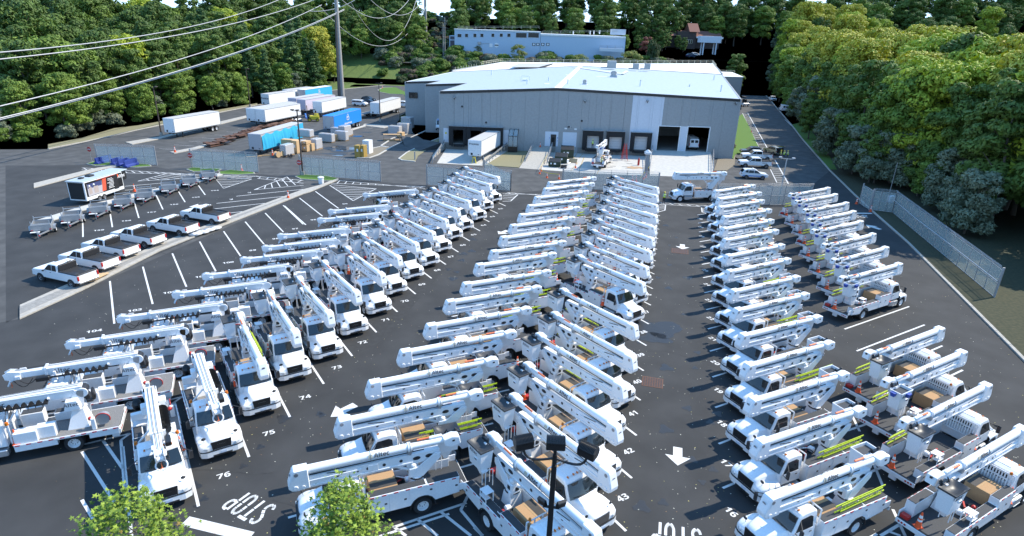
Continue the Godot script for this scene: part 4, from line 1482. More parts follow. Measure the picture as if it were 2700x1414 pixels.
	structure(curb("forest_curb", [g(-86.4, -112.5), g(-85.1, -119.9), g(-84.2, -128.6), g(-83.7, -136.3), g(-82.7, -142.9), g(-79.8, -168.1), g(-77.1, -186), g(-68.3, -212.5), g(-69.4, -234.9), g(-57.31, -261), g(-51.09, -272.7)], 0.3, 0.15, "concrete"))
	structure(slab("forest_verge", [g(-86.8, -113), g(-85.4, -120.4), g(-84.6, -129.2), g(-84.1, -137.1), g(-83.1, -143.7), g(-80.3, -169.2), g(-77.7, -187.3), g(-78.7, -189.9), g(-82.3, -173.6), g(-85.7, -148.4), g(-86.9, -141.9), g(-89.4, -137.1), g(-88, -124.2), g(-89.4, -116.6)], -0.02, 0.1, "dry_grass"))
	# raised medians: a gravel bed between two concrete kerbs
	var med := [g(-41.22, -46.2), g(-40.16, -52.41), g(-39.69, -54.56), g(-38.53, -62.9), g(-36.2, -71.2), g(-32.82, -84.7)]
	structure(slab("median", [g(-42.02, -47.26), g(-40.92, -53.55), g(-39.14, -64), g(-36.84, -72.5), g(-31.76, -89.3), g(-29.96, -92.7), g(-28.89, -97.4), g(-28.28, -96.4), g(-30.28, -88.2), g(-30.84, -87.1), g(-35.63, -69.9), g(-37.87, -61.7), g(-39.07, -50.78), g(-40.16, -44.81)], -0.02, 0.13, "concrete"))
	structure(slab("median_gravel", [g(-41.72, -46.85), g(-40.37, -52.73), g(-38.65, -63.1), g(-36.53, -71.9), g(-32.5, -84.3), g(-31.98, -85.7), g(-36, -70.7), g(-38.2, -62.3), g(-39.57, -51.52), g(-40.63, -45.43)], 0.1, 0.145, "gravel"))
	structure(slab("trailer_median", [g(-57.67, -70.1), g(-56.41, -76.8), g(-54.88, -80.5), g(-52.98, -85.6), g(-49.15, -93.1), g(-48.01, -98.7), g(-47.14, -97.8), g(-48.11, -92.3), g(-51.56, -85.2), g(-53.75, -79), g(-55.19, -74.9), g(-56.14, -68)], -0.02, 0.13, "concrete_pale"))
	structure(slab("entry_median", [g(-70.6, -87.5), g(-69.2, -96), g(-68.4, -98.8), g(-66.4, -101.4), g(-65.9, -100.8), g(-67.2, -97.7), g(-67.6, -93.6), g(-68.8, -85.1)], -0.02, 0.13, "concrete"))
	# long concrete medians in the trailer yard
	structure(slab("yard_median", [g(-77.5, -121.4), g(-74.6, -128.8), g(-73.6, -142.9), g(-71, -163.3), g(-69.5, -160.1), g(-71.4, -139.2), g(-73.3, -126.4), g(-75, -119.5)], -0.02, 0.14, "concrete"))
	structure(slab("yard_median", [g(-64.4, -113.4), g(-62.5, -118.1), g(-61.1, -129), g(-60.2, -139.7), g(-57.83, -147.7), g(-56.09, -155.3), g(-55.15, -153.1), g(-57.21, -145.2), g(-59.21, -136.5), g(-60.2, -126.9), g(-61.3, -116.9), g(-63, -112.3)], -0.02, 0.14, "concrete"))
	structure(slab("yard_median", [g(-43.11, -130.3), g(-42.37, -133.8), g(-41.54, -139.2), g(-39.6, -146.3), g(-37.76, -154.1), g(-37.17, -152.9), g(-38.95, -145), g(-41.04, -138), g(-41.88, -132.6), g(-42.5, -129.2)], -0.02, 0.14, "concrete_pale"))
	structure(slab("yard_walk", [g(-38.31, -156.4), g(-31.06, -155.1), g(-32.22, -150.6), g(-38.22, -154)], -0.02, 0.1, "concrete"))
	# grass islands at the gates
	var islands := [[[g(-71.9, -101.4), g(-71.8, -103.1), g(-67.5, -102.7), g(-66.7, -101.1), g(-69.7, -100.3)], "grass_island"], [[g(-66.9, -101.7), g(-64, -102.5), g(-61.9, -102.2), g(-61.1, -101.2), g(-62.9, -100.1), g(-65.2, -100)], "grass_island"], [[g(-54.34, -99.9), g(-54.08, -101.2), g(-49.23, -100.9), g(-49.1, -99.1), g(-52.52, -98.5)], "grass_island"], [[g(-48.53, -98.9), g(-47.38, -100.4), g(-43.26, -99.5), g(-42.56, -98.4), g(-44.89, -97.4), g(-47.65, -97.4)], "grass_island"], [[g(-35.55, -97.6), g(-34.86, -99), g(-30.76, -98.4), g(-28.6, -97.2), g(-29.06, -95.6), g(-31.04, -95.5), g(-34.12, -96)], "grass_island"]]
	for s in islands:
		var g := slab(s[1], s[0], -0.02, 0.16, "lawn")
		structure(g)
		var c: Array = s[0].duplicate()
		c.append(s[0][0])
		curb("curb", c, 0.28, 0.15, "concrete", g)
	# driveway beside the warehouse, its kerbs and verges
	structure(slab("dock_verge", [g(-21.96, -114.7), g(-21.54, -120.7), g(-19.66, -130.6), g(-17.19, -139.2), g(-16.74, -136.5), g(-18.95, -118.3), g(-18.64, -113), g(-21.09, -113.6)], -0.02, 0.1, "dry_grass"))
	structure(curb("dock_verge_curb", [g(-18.6, -112.7), g(-21.07, -113.4), g(-22.01, -114.7), g(-21.59, -121), g(-19.71, -130.9), g(-17.24, -139.6)], 0.28, 0.15, "concrete_pale"))
	structure(slab("yard_verge", [g(-29.95, -114.9), g(-30.53, -123.6), g(-29.65, -125.3), g(-27.65, -126), g(-25.86, -125.7), g(-26.57, -118.3), g(-27.98, -115)], -0.02, 0.12, "mulch"))
	structure(curb("yard_verge_curb", [g(-29.75, -114.2), g(-27.6, -114.5), g(-26.48, -117.9), g(-25.64, -126.1), g(-23.86, -137.8), g(-20.97, -153.7)], 0.28, 0.15, "concrete_pale"))
	structure(curb("yard_curb", [g(-29.24, -123.5), g(-27.94, -126.3), g(-26.2, -126), g(-28.05, -127.2), g(-27.47, -137), g(-24.51, -145.6)], 0.28, 0.15, "concrete_pale"))
	# concrete aprons of the docks
	structure(sheet("dock_apron", [g(-14.52, -112.2), g(-5.93, -111.4), v3(1.5, 0, -127), v3(-14.5, 0, -127)], 0.006, "concrete_pale"))
	structure(sheet("right_apron", [g(0.64, -110.4), g(13.58, -108.1), g(16.87, -108), g(23.2, -107.7), v3(28, 0, -127), v3(4, 0, -127)], 0.006, "concrete_pale"))
	structure(slab("dock_grass", [g(-5.59, -111.5), g(0.53, -110.6), v3(3.4, 0, -127), v3(-1.6, 0, -127)], -0.02, 0.1, "dry_grass"))
	for q in [["walk_ramp", g(0.64, -110.4), g(4.55, -109.7), v3(7.2, 0, -127), v3(3.6, 0, -127), "concrete"], ["truck_ramp", g(23.91, -108), g(35.31, -107.8), v3(40.2, 0, -127), v3(27.6, 0, -127), "concrete_pale"], ["side_ramp", g(-25.07, -113.8) + v3(2, 0, -14), g(-19.7, -119.6) + v3(0, 0, -3), v3(-15.6, 0, -127), v3(-25, 0, -134), "asphalt_old"]]:
		var rm := mb()
		var h: float = 1.2
		rm.hexa([v3(q[1].x, -0.3, q[1].z), v3(q[2].x, -0.3, q[2].z), v3(q[3].x, -0.3, q[3].z), v3(q[4].x, -0.3, q[4].z), q[1] + v3(0, 0.012, 0), q[2] + v3(0, 0.012, 0), q[3] + v3(0, h, 0), q[4] + v3(0, h, 0)])
		structure(obj(q[0], rm, q[5]))
	# dark wet stains and puddles
	for q in [[g(12.72, -47.26), 2.0, 1.5, "wet", 5], [g(12.07, -45.48), 1.3, 0.9, "wet", 6], [g(-33.62, -122.4), 5.0, 2.6, "wet", 7], [g(-33.73, -123.8), 4.0, 1.6, "water", 8], [g(-35.15, -121.4), 2.0, 0.8, "water", 9], [g(-35.75, -138.2), 1.6, 0.9, "water", 10], [g(-34.68, -117.4), 2.6, 0.8, "wet", 11], [g(-35.06, -143.9), 1.4, 0.5, "wet", 12], [g(-36.39, -125.8), 1.4, 0.5, "wet", 13], [g(-33.66, -116), 1.0, 0.5, "water", 14]]:
		var pl := []
		rng.seed = q[4]
		var ph := rng.randf() * 6.0
		for i in 28:
			var a := TAU * i / 28
			var r := 1.0 + 0.2 * sin(a * 3 + ph) + 0.12 * sin(a * 5 + ph * 2) + rng.randf_range(-0.06, 0.06)
			pl.append(q[0] + v3(cos(a) * q[1] * r, 0, sin(a) * q[2] * r))
		structure(sheet("puddle" if q[3] == "water" else "wet_stain", pl, 0.014 if q[3] == "water" else 0.011, q[3]))


# ------------------------------------------------------------------ painted markings (children of the lot)

var marks: Node3D


func stroke(a: Vector3, b: Vector3, w := 0.15, called := "stall_line", mat := "line_paint", y := 0.012):
	var f := (b - a)
	f.y = 0
	f = f.normalized()
	var r := v3(-f.z, 0, f.x) * w * 0.5
	var m := mb()
	var u := v3(0, y, 0)
	m.quad_out(a - r + u, a + r + u, b + r + u, b - r + u, v3(a.x, -50, a.z))
	obj(called, m, mat, lot)


func number(s: String, at: Vector3, right_heading: float, size := 0.42, mat := "line_paint"):
	var x := fwd(right_heading)
	var up := fwd(right_heading - 90.0)
	words(s, size, 0.004, mat, lot, Transform3D(Basis(x * 1.15, up, Vector3.UP), v3(at.x, 0.012, at.z)), "stall_number")


func arrow(tip: Vector3, heading: float, length: float):
	var f := fwd(heading)
	var r := v3(-f.z, 0, f.x)
	var m := mb()
	var u := v3(tip.x, 0.012, tip.z)
	var w := length * 0.43
	m.tri_out(u, u - f * length * 0.5 + r * w, u - f * length * 0.5 - r * w, u - v3(0, 9, 0))
	var s := w * 0.36
	m.quad_out(u - f * length * 0.5 + r * s, u - f * length * 0.5 - r * s, u - f * length - r * s, u - f * length + r * s, u - v3(0, 9, 0))
	obj("arrow_marking", m, "line_paint", lot)


func stop_word(c: Vector3, up_heading: float, letter_w: float, letter_h: float):   # stencilled STOP, tall letters with gaps
	var up := fwd(up_heading)
	var rt := fwd(up_heading + 90.0)
	var ring := func(cx: float, cy: float, rx: float, ry: float, a0: float, a1: float, n: int) -> Array:
		var out := []
		for i in n + 1:
			var a := lerpf(a0, a1, float(i) / n)
			out.append(v2(cx + cos(a) * rx, cy + sin(a) * ry))
		return out
	var th := 0.26
	var letters := {
		"S": [ring.call(0.5, 0.72, 0.35, 0.16, 0.3, 1.5, 5), ring.call(0.5, 0.72, 0.35, 0.16, 1.7, 3.6, 6), [v2(0.2, 0.62), v2(0.48, 0.5)], [v2(0.53, 0.48), v2(0.8, 0.37)], ring.call(0.5, 0.26, 0.35, 0.16, 0.4, -1.4, 6), ring.call(0.5, 0.26, 0.35, 0.16, -1.7, -2.9, 5)],
		"T": [[v2(0.0, 0.9), v2(1.0, 0.9)], [v2(0.5, 0.82), v2(0.5, 0.5)], [v2(0.5, 0.47), v2(0.5, 0.1)]],
		"O": [ring.call(0.5, 0.7, 0.36, 0.2, 0.0, 1.45, 6), ring.call(0.5, 0.7, 0.36, 0.2, 1.7, PI, 6), ring.call(0.5, 0.3, 0.36, 0.2, -PI, -1.7, 6), ring.call(0.5, 0.3, 0.36, 0.2, -1.45, 0.0, 6), [v2(0.14, 0.67), v2(0.14, 0.52)], [v2(0.14, 0.48), v2(0.14, 0.3)], [v2(0.86, 0.67), v2(0.86, 0.52)], [v2(0.86, 0.48), v2(0.86, 0.3)]],
		"P": [[v2(0.18, 0.9), v2(0.18, 0.52)], [v2(0.18, 0.48), v2(0.18, 0.1)], [v2(0.32, 0.9), v2(0.55, 0.9)], ring.call(0.55, 0.72, 0.32, 0.18, 1.5, -1.5, 8), [v2(0.32, 0.54), v2(0.55, 0.54)]]}
	var k := 0
	for ch in ["S", "T", "O", "P"]:
		var m := mb()
		for line in letters[ch]:
			for i in line.size() - 1:
				var p: Vector2 = line[i]
				var q: Vector2 = line[i + 1]
				var A: Vector3 = c + rt * ((p.x - 2.3 + k * 1.2) * letter_w) + up * ((p.y - 0.5) * letter_h)
				var B: Vector3 = c + rt * ((q.x - 2.3 + k * 1.2) * letter_w) + up * ((q.y - 0.5) * letter_h)
				var d := absf((B - A).normalized().dot(rt))
				var w := lerpf(letter_w * th, letter_h * 0.11, d * d)
				var f := (B - A).normalized()
				var s := v3(-f.z, 0, f.x) * w * 0.5
				var e := f * (0.02 if line.size() > 2 else 0.0)
				var u := v3(0, 0.012, 0)
				m.quad_out(A - s - e + u, A + s - e + u, B + s + e + u, B - s + e + u, c - v3(0, 9, 0))
		obj("stop_letter", m, "line_paint", lot)
		k += 1


func ladder_marks(path_a: Array, path_b: Array, n: int):   # two lines with slanting rungs
	for p in [path_a, path_b]:
		stroke(p[0], p[1], 0.13, "hatch_line")
	for i in n:
		var a: Vector3 = path_a[0].lerp(path_a[1], (i + 0.2) / n)
		var b: Vector3 = path_b[0].lerp(path_b[1], (i + 0.75) / n)
		stroke(a, b, 0.13, "hatch_line")


func build_markings():
	var back := fwd(-33.7)
	var a0 := g(-15.75, -24.85)
	for i in 16:
		var p := a0 + AISLE * STALL * (i - 0)
		stroke(p, p + back * 10.2)
	stroke(a0 - AISLE * STALL, a0 - AISLE * STALL + back * 10.2)
	var nums := [[g(-15.52, -27.22), "76"], [g(-14.5, -31.1), "75"], [g(-13.59, -35.07), "74"], [g(-12.56, -39.04), "73"], [g(-11.61, -42.96), "72"], [g(-10.63, -47.09), "71"], [g(-9.69, -51.03), "70"], [g(-8.73, -55.06), "69"], [g(-7.72, -58.96), "68"], [g(-6.75, -63.1), "67"]]
	for q in nums:
		number(q[1], q[0], 58.0)
	for i in 5:
		number(str(66 - i), nums[9][0] + AISLE * STALL * (i + 1), 58.0)
	var b0 := g(6.24, -24.19)
	for i in range(-1, 15):
		var p := b0 + AISLE * STALL * i
		stroke(p, p + back * 10.0)
	var n43 := g(6.43, -26.57)
	for i in 15:
		number(str(43 - i), n43 + AISLE * STALL * i, 58.0)
	var c0 := g(12.19, -27.61)
	for i in range(-2, 15):
		var p := c0 + AISLE * STALL * i
		stroke(p, p + fwd(61.0) * 10.2)
	var n16 := g(12.07, -25.78)
	for i in 15:
		number(str(16 + i), n16 + AISLE * STALL * i, 150.0)
	var l0 := g(-10.92, -24.29)
	for i in range(-1, 16):
		var p := l0 + AISLE * STALL * i
		stroke(p, p + fwd(63.0) * 10.2)
	var d0 := g(38.11, -53.84)
	for i in range(-3, 9):
		var p := d0 + AISLE * STALL * i
		stroke(p, p + fwd(238.5) * 10.4, 0.15)
	# empty stalls 97 to 104
	for q in [[g(-38.03, -53.22), g(-32.32, -44.65)], [g(-37.11, -57.07), g(-31.38, -48.58)], [g(-36.28, -61.1), g(-30.43, -52.54)], [g(-35.31, -65.1), g(-29.53, -56.56)], [g(-34.36, -69), g(-28.94, -61)], [g(-33.47, -73), g(-28.01, -65)], [g(-32.53, -77), g(-27.44, -69.5)], [g(-31.58, -80.9), g(-26.17, -72.8)], [g(-31.33, -80.7), g(-25.78, -72.6)], [g(-30.69, -84.9), g(-24.87, -76.5)], [g(-29.66, -88.9), g(-23.82, -80.3)]]:
		stroke(q[0], q[1])
	for q in [[g(-33.08, -43.27), "104"], [g(-32.15, -47.22), "103"], [g(-31.26, -51.12), "102"], [g(-30.28, -55.07), "101"], [g(-29.4, -59.03), "100"], [g(-28.43, -62.9), "99"], [g(-27.45, -67), "98"], [g(-26.53, -70.9), "97"], [g(-25.53, -74.8), "96"], [g(-23.6, -82.7), "95"]]:
		number(q[1], q[0], 62.0)
	for q in [[g(-53.18, -72.1), g(-48.61, -65.3)], [g(-52.35, -76.1), g(-47.64, -69.1)], [g(-51.51, -80.1), g(-46.75, -73)], [g(-50.64, -83.9), g(-45.92, -77)], [g(-49.77, -87.8), g(-44.96, -80.8)], [g(-48.66, -91.5), g(-44.12, -84.8)], [g(-48.05, -95.9), g(-43.36, -88.9)]]:
		stroke(q[0], q[1])
	for q in [[g(-48.41, -67.8), "159"], [g(-47.55, -71.7), "158"], [g(-46.65, -75.6), "157"], [g(-45.78, -79.5), "156"], [g(-44.78, -83.4), "155"], [g(-43.98, -87.4), "154"]]:
		number(q[1], q[0], 64.0)
	for q in [[g(-40.73, -77.4), g(-33.91, -81.9)], [g(-40.63, -80.7), g(-32.95, -85.6)], [g(-39.63, -84.7), g(-31.77, -89.9)], [g(-37.73, -76), g(-34.66, -77.9)], [g(-38.19, -69), g(-36.99, -69.7)], [g(-39.69, -64.6), g(-37.54, -65.9)], [g(-40.5, -60.9), g(-38.27, -62.1)], [g(-40.24, -57.67), g(-39.03, -58.4)], [g(-41.03, -53.82), g(-39.69, -54.56)], [g(-57.53, -88), g(-51.92, -91.6)], [g(-56.19, -85.8), g(-52.83, -87.9)], [g(-55.1, -83.5), g(-54.01, -84.4)]]:
		stroke(q[0], q[1])
	for q in [[g(-38.71, -86.9), "77"], [g(-39.62, -83), "79"], [g(-40.56, -79), "80"]]:
		number(q[1], q[0], 150.0)
	# hatching at the gates
	stroke(g(-57.51, -91.3), g(-56.13, -96.7), 0.13, "hatch_line")
	stroke(g(-57.51, -91.3), g(-48.92, -95.3), 0.13, "hatch_line")
	for i in 6:
		stroke(g(-56.13, -96.7).lerp(g(-57.51, -91.3), i / 7.0), g(-49.54, -95.2).lerp(g(-57.51, -91.3), i / 6.5 + 0.06), 0.13, "hatch_line")
	stroke(g(-56.13, -96.7), g(-47.55, -95.7), 0.13, "hatch_line")
	for q in [[[g(-62.7, -97.9), g(-42.09, -96.1)], [g(-61.8, -96.3), g(-41.41, -97.2)], 16], [[g(-28.23, -96.2), g(-13.92, -93)], [g(-28.88, -94.2), g(-14.07, -94.1)], 12], [[g(-41.06, -95.7), g(-32.99, -93.6)], [g(-42.05, -97.1), g(-33.59, -95.4)], 6], [[g(-1.17, -92.3), g(5.83, -90.8)], [g(-1.43, -91.5), g(5.74, -91.9)], 7], [[g(21.64, -89.4), g(29.16, -88.5)], [g(21.44, -88.5), g(28.94, -87.8)], 6], [[g(-71, -98.7), g(-62.7, -97.9)], [g(-70.1, -97.3), g(-61.8, -96.3)], 6]]:
		ladder_marks(q[0], q[1], q[2])
	for q in [[g(-48.05, -95.9), g(-43.28, -88.8)], [g(-43.28, -88.8), g(-41.71, -95.2)], [g(-48.08, -96.2), g(-41.71, -95.2)], [g(-38.67, -88.6), g(-36.94, -97.4)], [g(-38.67, -88.6), g(-32.55, -92.3)]]:
		stroke(q[0], q[1], 0.13, "hatch_line")
	for i in 6:
		stroke(g(-48.08, -96.2).lerp(g(-43.28, -88.8), (i + 1) / 7.0), g(-41.71, -95.2).lerp(g(-43.28, -88.8), i / 6.5), 0.13, "hatch_line")
		stroke(g(-36.94, -97.4).lerp(g(-38.67, -88.6), i / 6.0), g(-33.18, -92.9).lerp(g(-38.67, -88.6), i / 6.0 + 0.12), 0.13, "hatch_line")
	for q in [[g(-28.7, -92.9), g(-22.91, -84.5)], [g(-22.91, -84.5), g(-21.26, -91.7)], [g(-28.62, -93.3), g(-21.16, -91.7)]]:
		stroke(q[0], q[1], 0.13, "hatch_line")
	for i in 7:
		stroke(g(-28.7, -92.9).lerp(g(-22.91, -84.5), (i + 1) / 8.0), g(-21.26, -91.7).lerp(g(-22.91, -84.5), i / 8.0), 0.13, "hatch_line")
	for q in [[g(0.5, -91.2), g(-0.54, -87.3)], [g(-0.54, -87.3), g(-1.72, -87)], [g(22.37, -88.2), g(21.61, -85.2)], [g(21.61, -85.2), g(20.56, -84.3)], [g(27.46, -87.4), g(26.87, -84.9)], [g(26.87, -84.9), g(27.53, -84)]]:
		stroke(q[0], q[1], 0.15, "hatch_line")
	for i in 4:
		stroke(g(-1.84, -91.4).lerp(g(-1.73, -87.5), i / 4.0), g(0.36, -91.1).lerp(g(-0.48, -87.4), i / 4.0), 0.13, "hatch_line")
		stroke(g(21.38, -88.2).lerp(g(20.69, -84.9), i / 4.0), g(22.3, -87.8).lerp(g(21.67, -85.4), i / 4.0), 0.13, "hatch_line")
		stroke(g(27.37, -87).lerp(g(26.93, -85.1), i / 4.0), g(28.23, -86.5).lerp(g(27.62, -84.4), i / 4.0), 0.13, "hatch_line")
	# foreground hatching
	for q in [[g(-24.4, -28.79), g(-19.57, -24.41)], [g(-21.89, -25.02), g(-20.1, -23.41)], [g(-22.85, -29.94), g(-19.09, -24.23)], [g(-23.97, -29.95), g(-21.23, -27.46)], [g(-24.8, -29.39), g(-22.68, -30.58)], [g(-22.85, -29.94), g(-22.68, -30.58)], [g(-22.7, -33.89), g(-21.62, -34.63)], [g(-21.94, -33.44), g(-21.62, -34.63)], [g(-21.83, -34.02), g(-20.23, -31.67)]]:
		stroke(q[0], q[1], 0.16, "hatch_line")
	for q in [[g(-5.52, -23.89), g(-1.97, -25.78)], [g(-4.42, -24.53), g(-3.21, -23.44)], [g(-3.23, -25.04), g(-1.57, -23.52)], [g(-2.23, -25.24), g(-1, -23.54)], [g(-2.23, -25.24), g(-1.79, -26.89)], [g(-5.49, -23.94), g(-4.77, -23.37)], [g(-1.45, -24.08), g(-0.98, -23.54)], [g(22.03, -30.25), g(21.48, -28.23)], [g(21.06, -29.24), g(22.84, -30.16)], [g(21.02, -26.41), g(20.58, -24.53)], [g(19.29, -24.47), g(21.82, -25.92)], [g(19.91, -24.78), g(20.35, -24.52)], [g(23.22, -35.1), g(22.83, -33.41)], [g(22.06, -33.44), g(24.07, -34.42)]]:
		stroke(q[0], q[1], 0.16, "hatch_line")
	stroke(g(-15.93, -23.84), g(-12.28, -22.97), 0.62, "stop_line")
	stroke(g(49.91, -87.3), g(52.51, -87.5), 0.5, "stop_line")
	stop_word(g(-13.17, -24.94), 208.0, 0.55, 1.75)
	stop_word(g(8.7, -23.82), 193.7, 0.55, 2.2)
	stop_word(g(49.57, -85.6), -12.0, 0.7, 1.5)
	arrow(g(10.1, -29.4), 193.7, 1.75)
	arrow(g(19.96, -68.3), 193.7, 1.9)
	arrow(g(-11.27, -32.96), 220.0, 1.9)
	arrow(g(-1.83, -71.6), 215.0, 1.9)
	arrow(g(48.42, -81.4), -25.0, 2.2)
	arrow(g(-43.32, -78.6), 238.0, 2.4)
	# trailer yard lines
	for i in 7:
		var p := g(-68.2, -116.6).lerp(g(-64.2, -142.3), i / 6.0)
		var q := g(-65, -116.2).lerp(g(-60.7, -141.6), i / 6.0)
		stroke(p, p + (q - p) * 1.3, 0.12, "stall_line", "line_worn")
	for q in [[g(-46.45, -140), g(-41.71, -138.3)], [g(-45.78, -137.4), g(-42.45, -135.9)], [g(-45, -134.5), g(-42.51, -133.7)], [g(-40.23, -152.4), g(-34.8, -149.5)], [g(-37.22, -153.1), g(-32.32, -151.1)]]:
		stroke(q[0], q[1], 0.12, "stall_line", "line_worn")
	# side road
	stroke(g(76.6, -210.1), g(57.59, -142), 0.2, "road_line")
	stroke(g(74.5, -208.9), g(55.26, -140.4), 0.12, "road_line")
	for i in 26:
		var u := pow(i / 25.0, 0.8)
		stroke(g(55.26, -140.4).lerp(g(74.5, -208.9), u), g(57.71, -142.5).lerp(g(76.6, -210.1), u), 0.14, "hatch_line")
	stroke(g(53.65, -127.2), g(47.51, -105.3), 0.2, "road_line")
	stroke(g(48.93, -117.3), g(45.77, -106), 0.15, "road_line")
	for i in 8:
		var u := i / 7.0
		stroke(g(49.86, -119.5).lerp(g(45.77, -106), u), g(51.56, -119.8).lerp(g(47.78, -106.3), u), 0.14, "hatch_line")
	stroke(g(83.3, -195.9), g(79.3, -180.7), 0.18, "road_line")
	for q in [[g(14.47, -107.7), g(17.46, -121.3)], [g(11.65, -111.1), g(13.72, -123.1)], [g(11.42, -121.5), g(12.62, -126.9)], [g(12.54, -121.7), g(13.73, -126.4)], [g(9.88, -109.3), g(11.92, -117.3)]]:
		stroke(q[0], q[1], 0.12, "dock_line", "line_yellow", 0.014)
	# storm drains
	for q in [[g(6.79, -35.8) * 0.0 + g(10.46, -38.52), 1.5], [g(19.5, -67.6), 1.9]]:
		var d := thing("storm_drain", "rusty square drain grate in the right aisle, %s" % ("nearer the viewer" if q[1] < 1.6 else "beside the far arrow"), "drain", q[0], 13.7, "drain grates in the right aisle")
		var fm := mb()
		fm.box(v3(0, 0.012, 0), v3(q[1], 0.02, q[1] * 0.9))
		obj("frame", fm, "rust", d)
		var pm := mb()
		for i in 8:
			for j in 6:
				pm.box(v3((i - 3.5) * q[1] / 8.6, 0.024, (j - 2.5) * q[1] / 7.4), v3(q[1] / 13.0, 0.006, q[1] / 12.0))
		obj("slots", pm, "black_plastic", d)
	# sealed cracks and drips of oil
	rng.seed = 12
	for i in 26:
		var p := v3(rng.randf_range(-62, -18), 0, rng.randf_range(-98, -62)) if i < 14 else v3(rng.randf_range(-14, 24), 0, rng.randf_range(-112, -24))
		var a := rng.randf() * TAU
		var m := mb()
		for k in 7:
			a += rng.randf_range(-0.5, 0.5)
			var q := p + v3(cos(a), 0, sin(a)) * rng.randf_range(0.8, 1.8)
			var r := v3(-sin(a), 0, cos(a)) * rng.randf_range(0.02, 0.05)
			m.quad_out(p - r + v3(0, 0.01, 0), p + r + v3(0, 0.01, 0), q + r + v3(0, 0.01, 0), q - r + v3(0, 0.01, 0), p - v3(0, 9, 0))
			p = q
		obj("sealed_crack", m, "asphalt_patch", lot)
	for i in 60:
		var row := a0 if i % 3 == 0 else (b0 if i % 3 == 1 else c0)
		var p := row + AISLE * STALL * (rng.randi_range(0, 13) + 0.5) + v3(rng.randf_range(-2, 2), 0, rng.randf_range(-2, 2))
		var s := rng.randf_range(0.12, 0.5)
		var m := mb()
		var ph := rng.randf() * TAU
		for k in 12:
			var u := TAU * k / 12
			var v := TAU * (k + 1) / 12
			var ru := s * (1.0 + 0.35 * sin(3 * u + ph))
			var rv := s * (1.0 + 0.35 * sin(3 * v + ph))
			m.tri_out(p + v3(0, 0.0105, 0), p + v3(cos(u) * ru, 0.0105, sin(u) * ru), p + v3(cos(v) * rv, 0.0105, sin(v) * rv), p - v3(0, 9, 0))
		obj("oil_drip", m, "wet", lot)


# ------------------------------------------------------------------ warehouse

const FZ := -127.0


func roof_y(p: Vector2) -> float:
	var s := p.x - (7.8 + (FZ - p.y) * 0.145)
	return 12.8 - s * 0.0247 if s > 0 else 12.8 + s * 0.06


func wall_run(parent: Node, a: Vector2, b: Vector2, y0: float, ya: float, yb: float, thick: float, mat: String, pitch := 3.0):
	# upright cladding panels from a to b (x, z), seams recessed; top runs from ya to yb
	var n := maxi(1, int(round(a.distance_to(b) / pitch)))
	var d := (b - a).normalized()
	var nr := v2(-d.y, d.x) * thick
	for i in n:
		var u0 := float(i) / n
		var u1 := float(i + 1) / n
		var p := a.lerp(b, u0) + d * 0.008
		var q := a.lerp(b, u1) - d * 0.008
		var m := mb()
		var t0 := lerpf(ya, yb, u0)
		var t1 := lerpf(ya, yb, u1)
		m.hexa([v3(p.x, y0, p.y), v3(q.x, y0, q.y), v3(q.x + nr.x, y0, q.y + nr.y), v3(p.x + nr.x, y0, p.y + nr.y), v3(p.x, t0, p.y), v3(q.x, t1, q.y), v3(q.x + nr.x, t1, q.y + nr.y), v3(p.x + nr.x, t0, p.y + nr.y)])
		obj("wall_panel", m, mat, parent)


func railing(parent: Node, a: Vector3, b: Vector3, step := 3.0, mat := "rail_beige"):
	var n := maxi(1, int(round(a.distance_to(b) / step)))
	for i in n:
		var p := a.lerp(b, float(i) / n)
		var q := a.lerp(b, (i + 0.97) / n)
		var m := mb()
		for u in [p, q]:
			m.bar(u, u + v3(0, 1.1, 0), 0.09, 0.09)
		for y in [0.55, 1.1]:
			m.bar(p + v3(0, y, 0), q + v3(0, y, 0), 0.09, 0.09)
		obj("railing", m, mat, parent)


func roof_sheet(parent: Node, called: String, poly: Array, heights: Array, mat: String, drop := 0.5):
	var pl := PackedVector2Array(poly)
	var m := mb()
	var t := Geometry2D.triangulate_polygon(pl)
	for i in range(0, t.size(), 3):
		var v := []
		for k in 3:
			v.append(v3(pl[t[i + k]].x, heights[t[i + k]], pl[t[i + k]].y))
		m.tri_out(v[0], v[1], v[2], v[0] - v3(0, 99, 0))
		m.tri_out(v[0] - v3(0, drop, 0), v[1] - v3(0, drop, 0), v[2] - v3(0, drop, 0), v[0] + v3(0, 99, 0))
	return obj(called, m, mat, parent)


func edge_trim(parent: Node, pts: Array, mat: String, h := 0.5, out := 0.12):
	var m := mb()
	for i in pts.size() - 1:
		m.bar(pts[i] - v3(0, h * 0.5 - 0.06, 0), pts[i + 1] - v3(0, h * 0.5 - 0.06, 0), out * 2, h)
	obj("roof_trim", m, mat, parent)


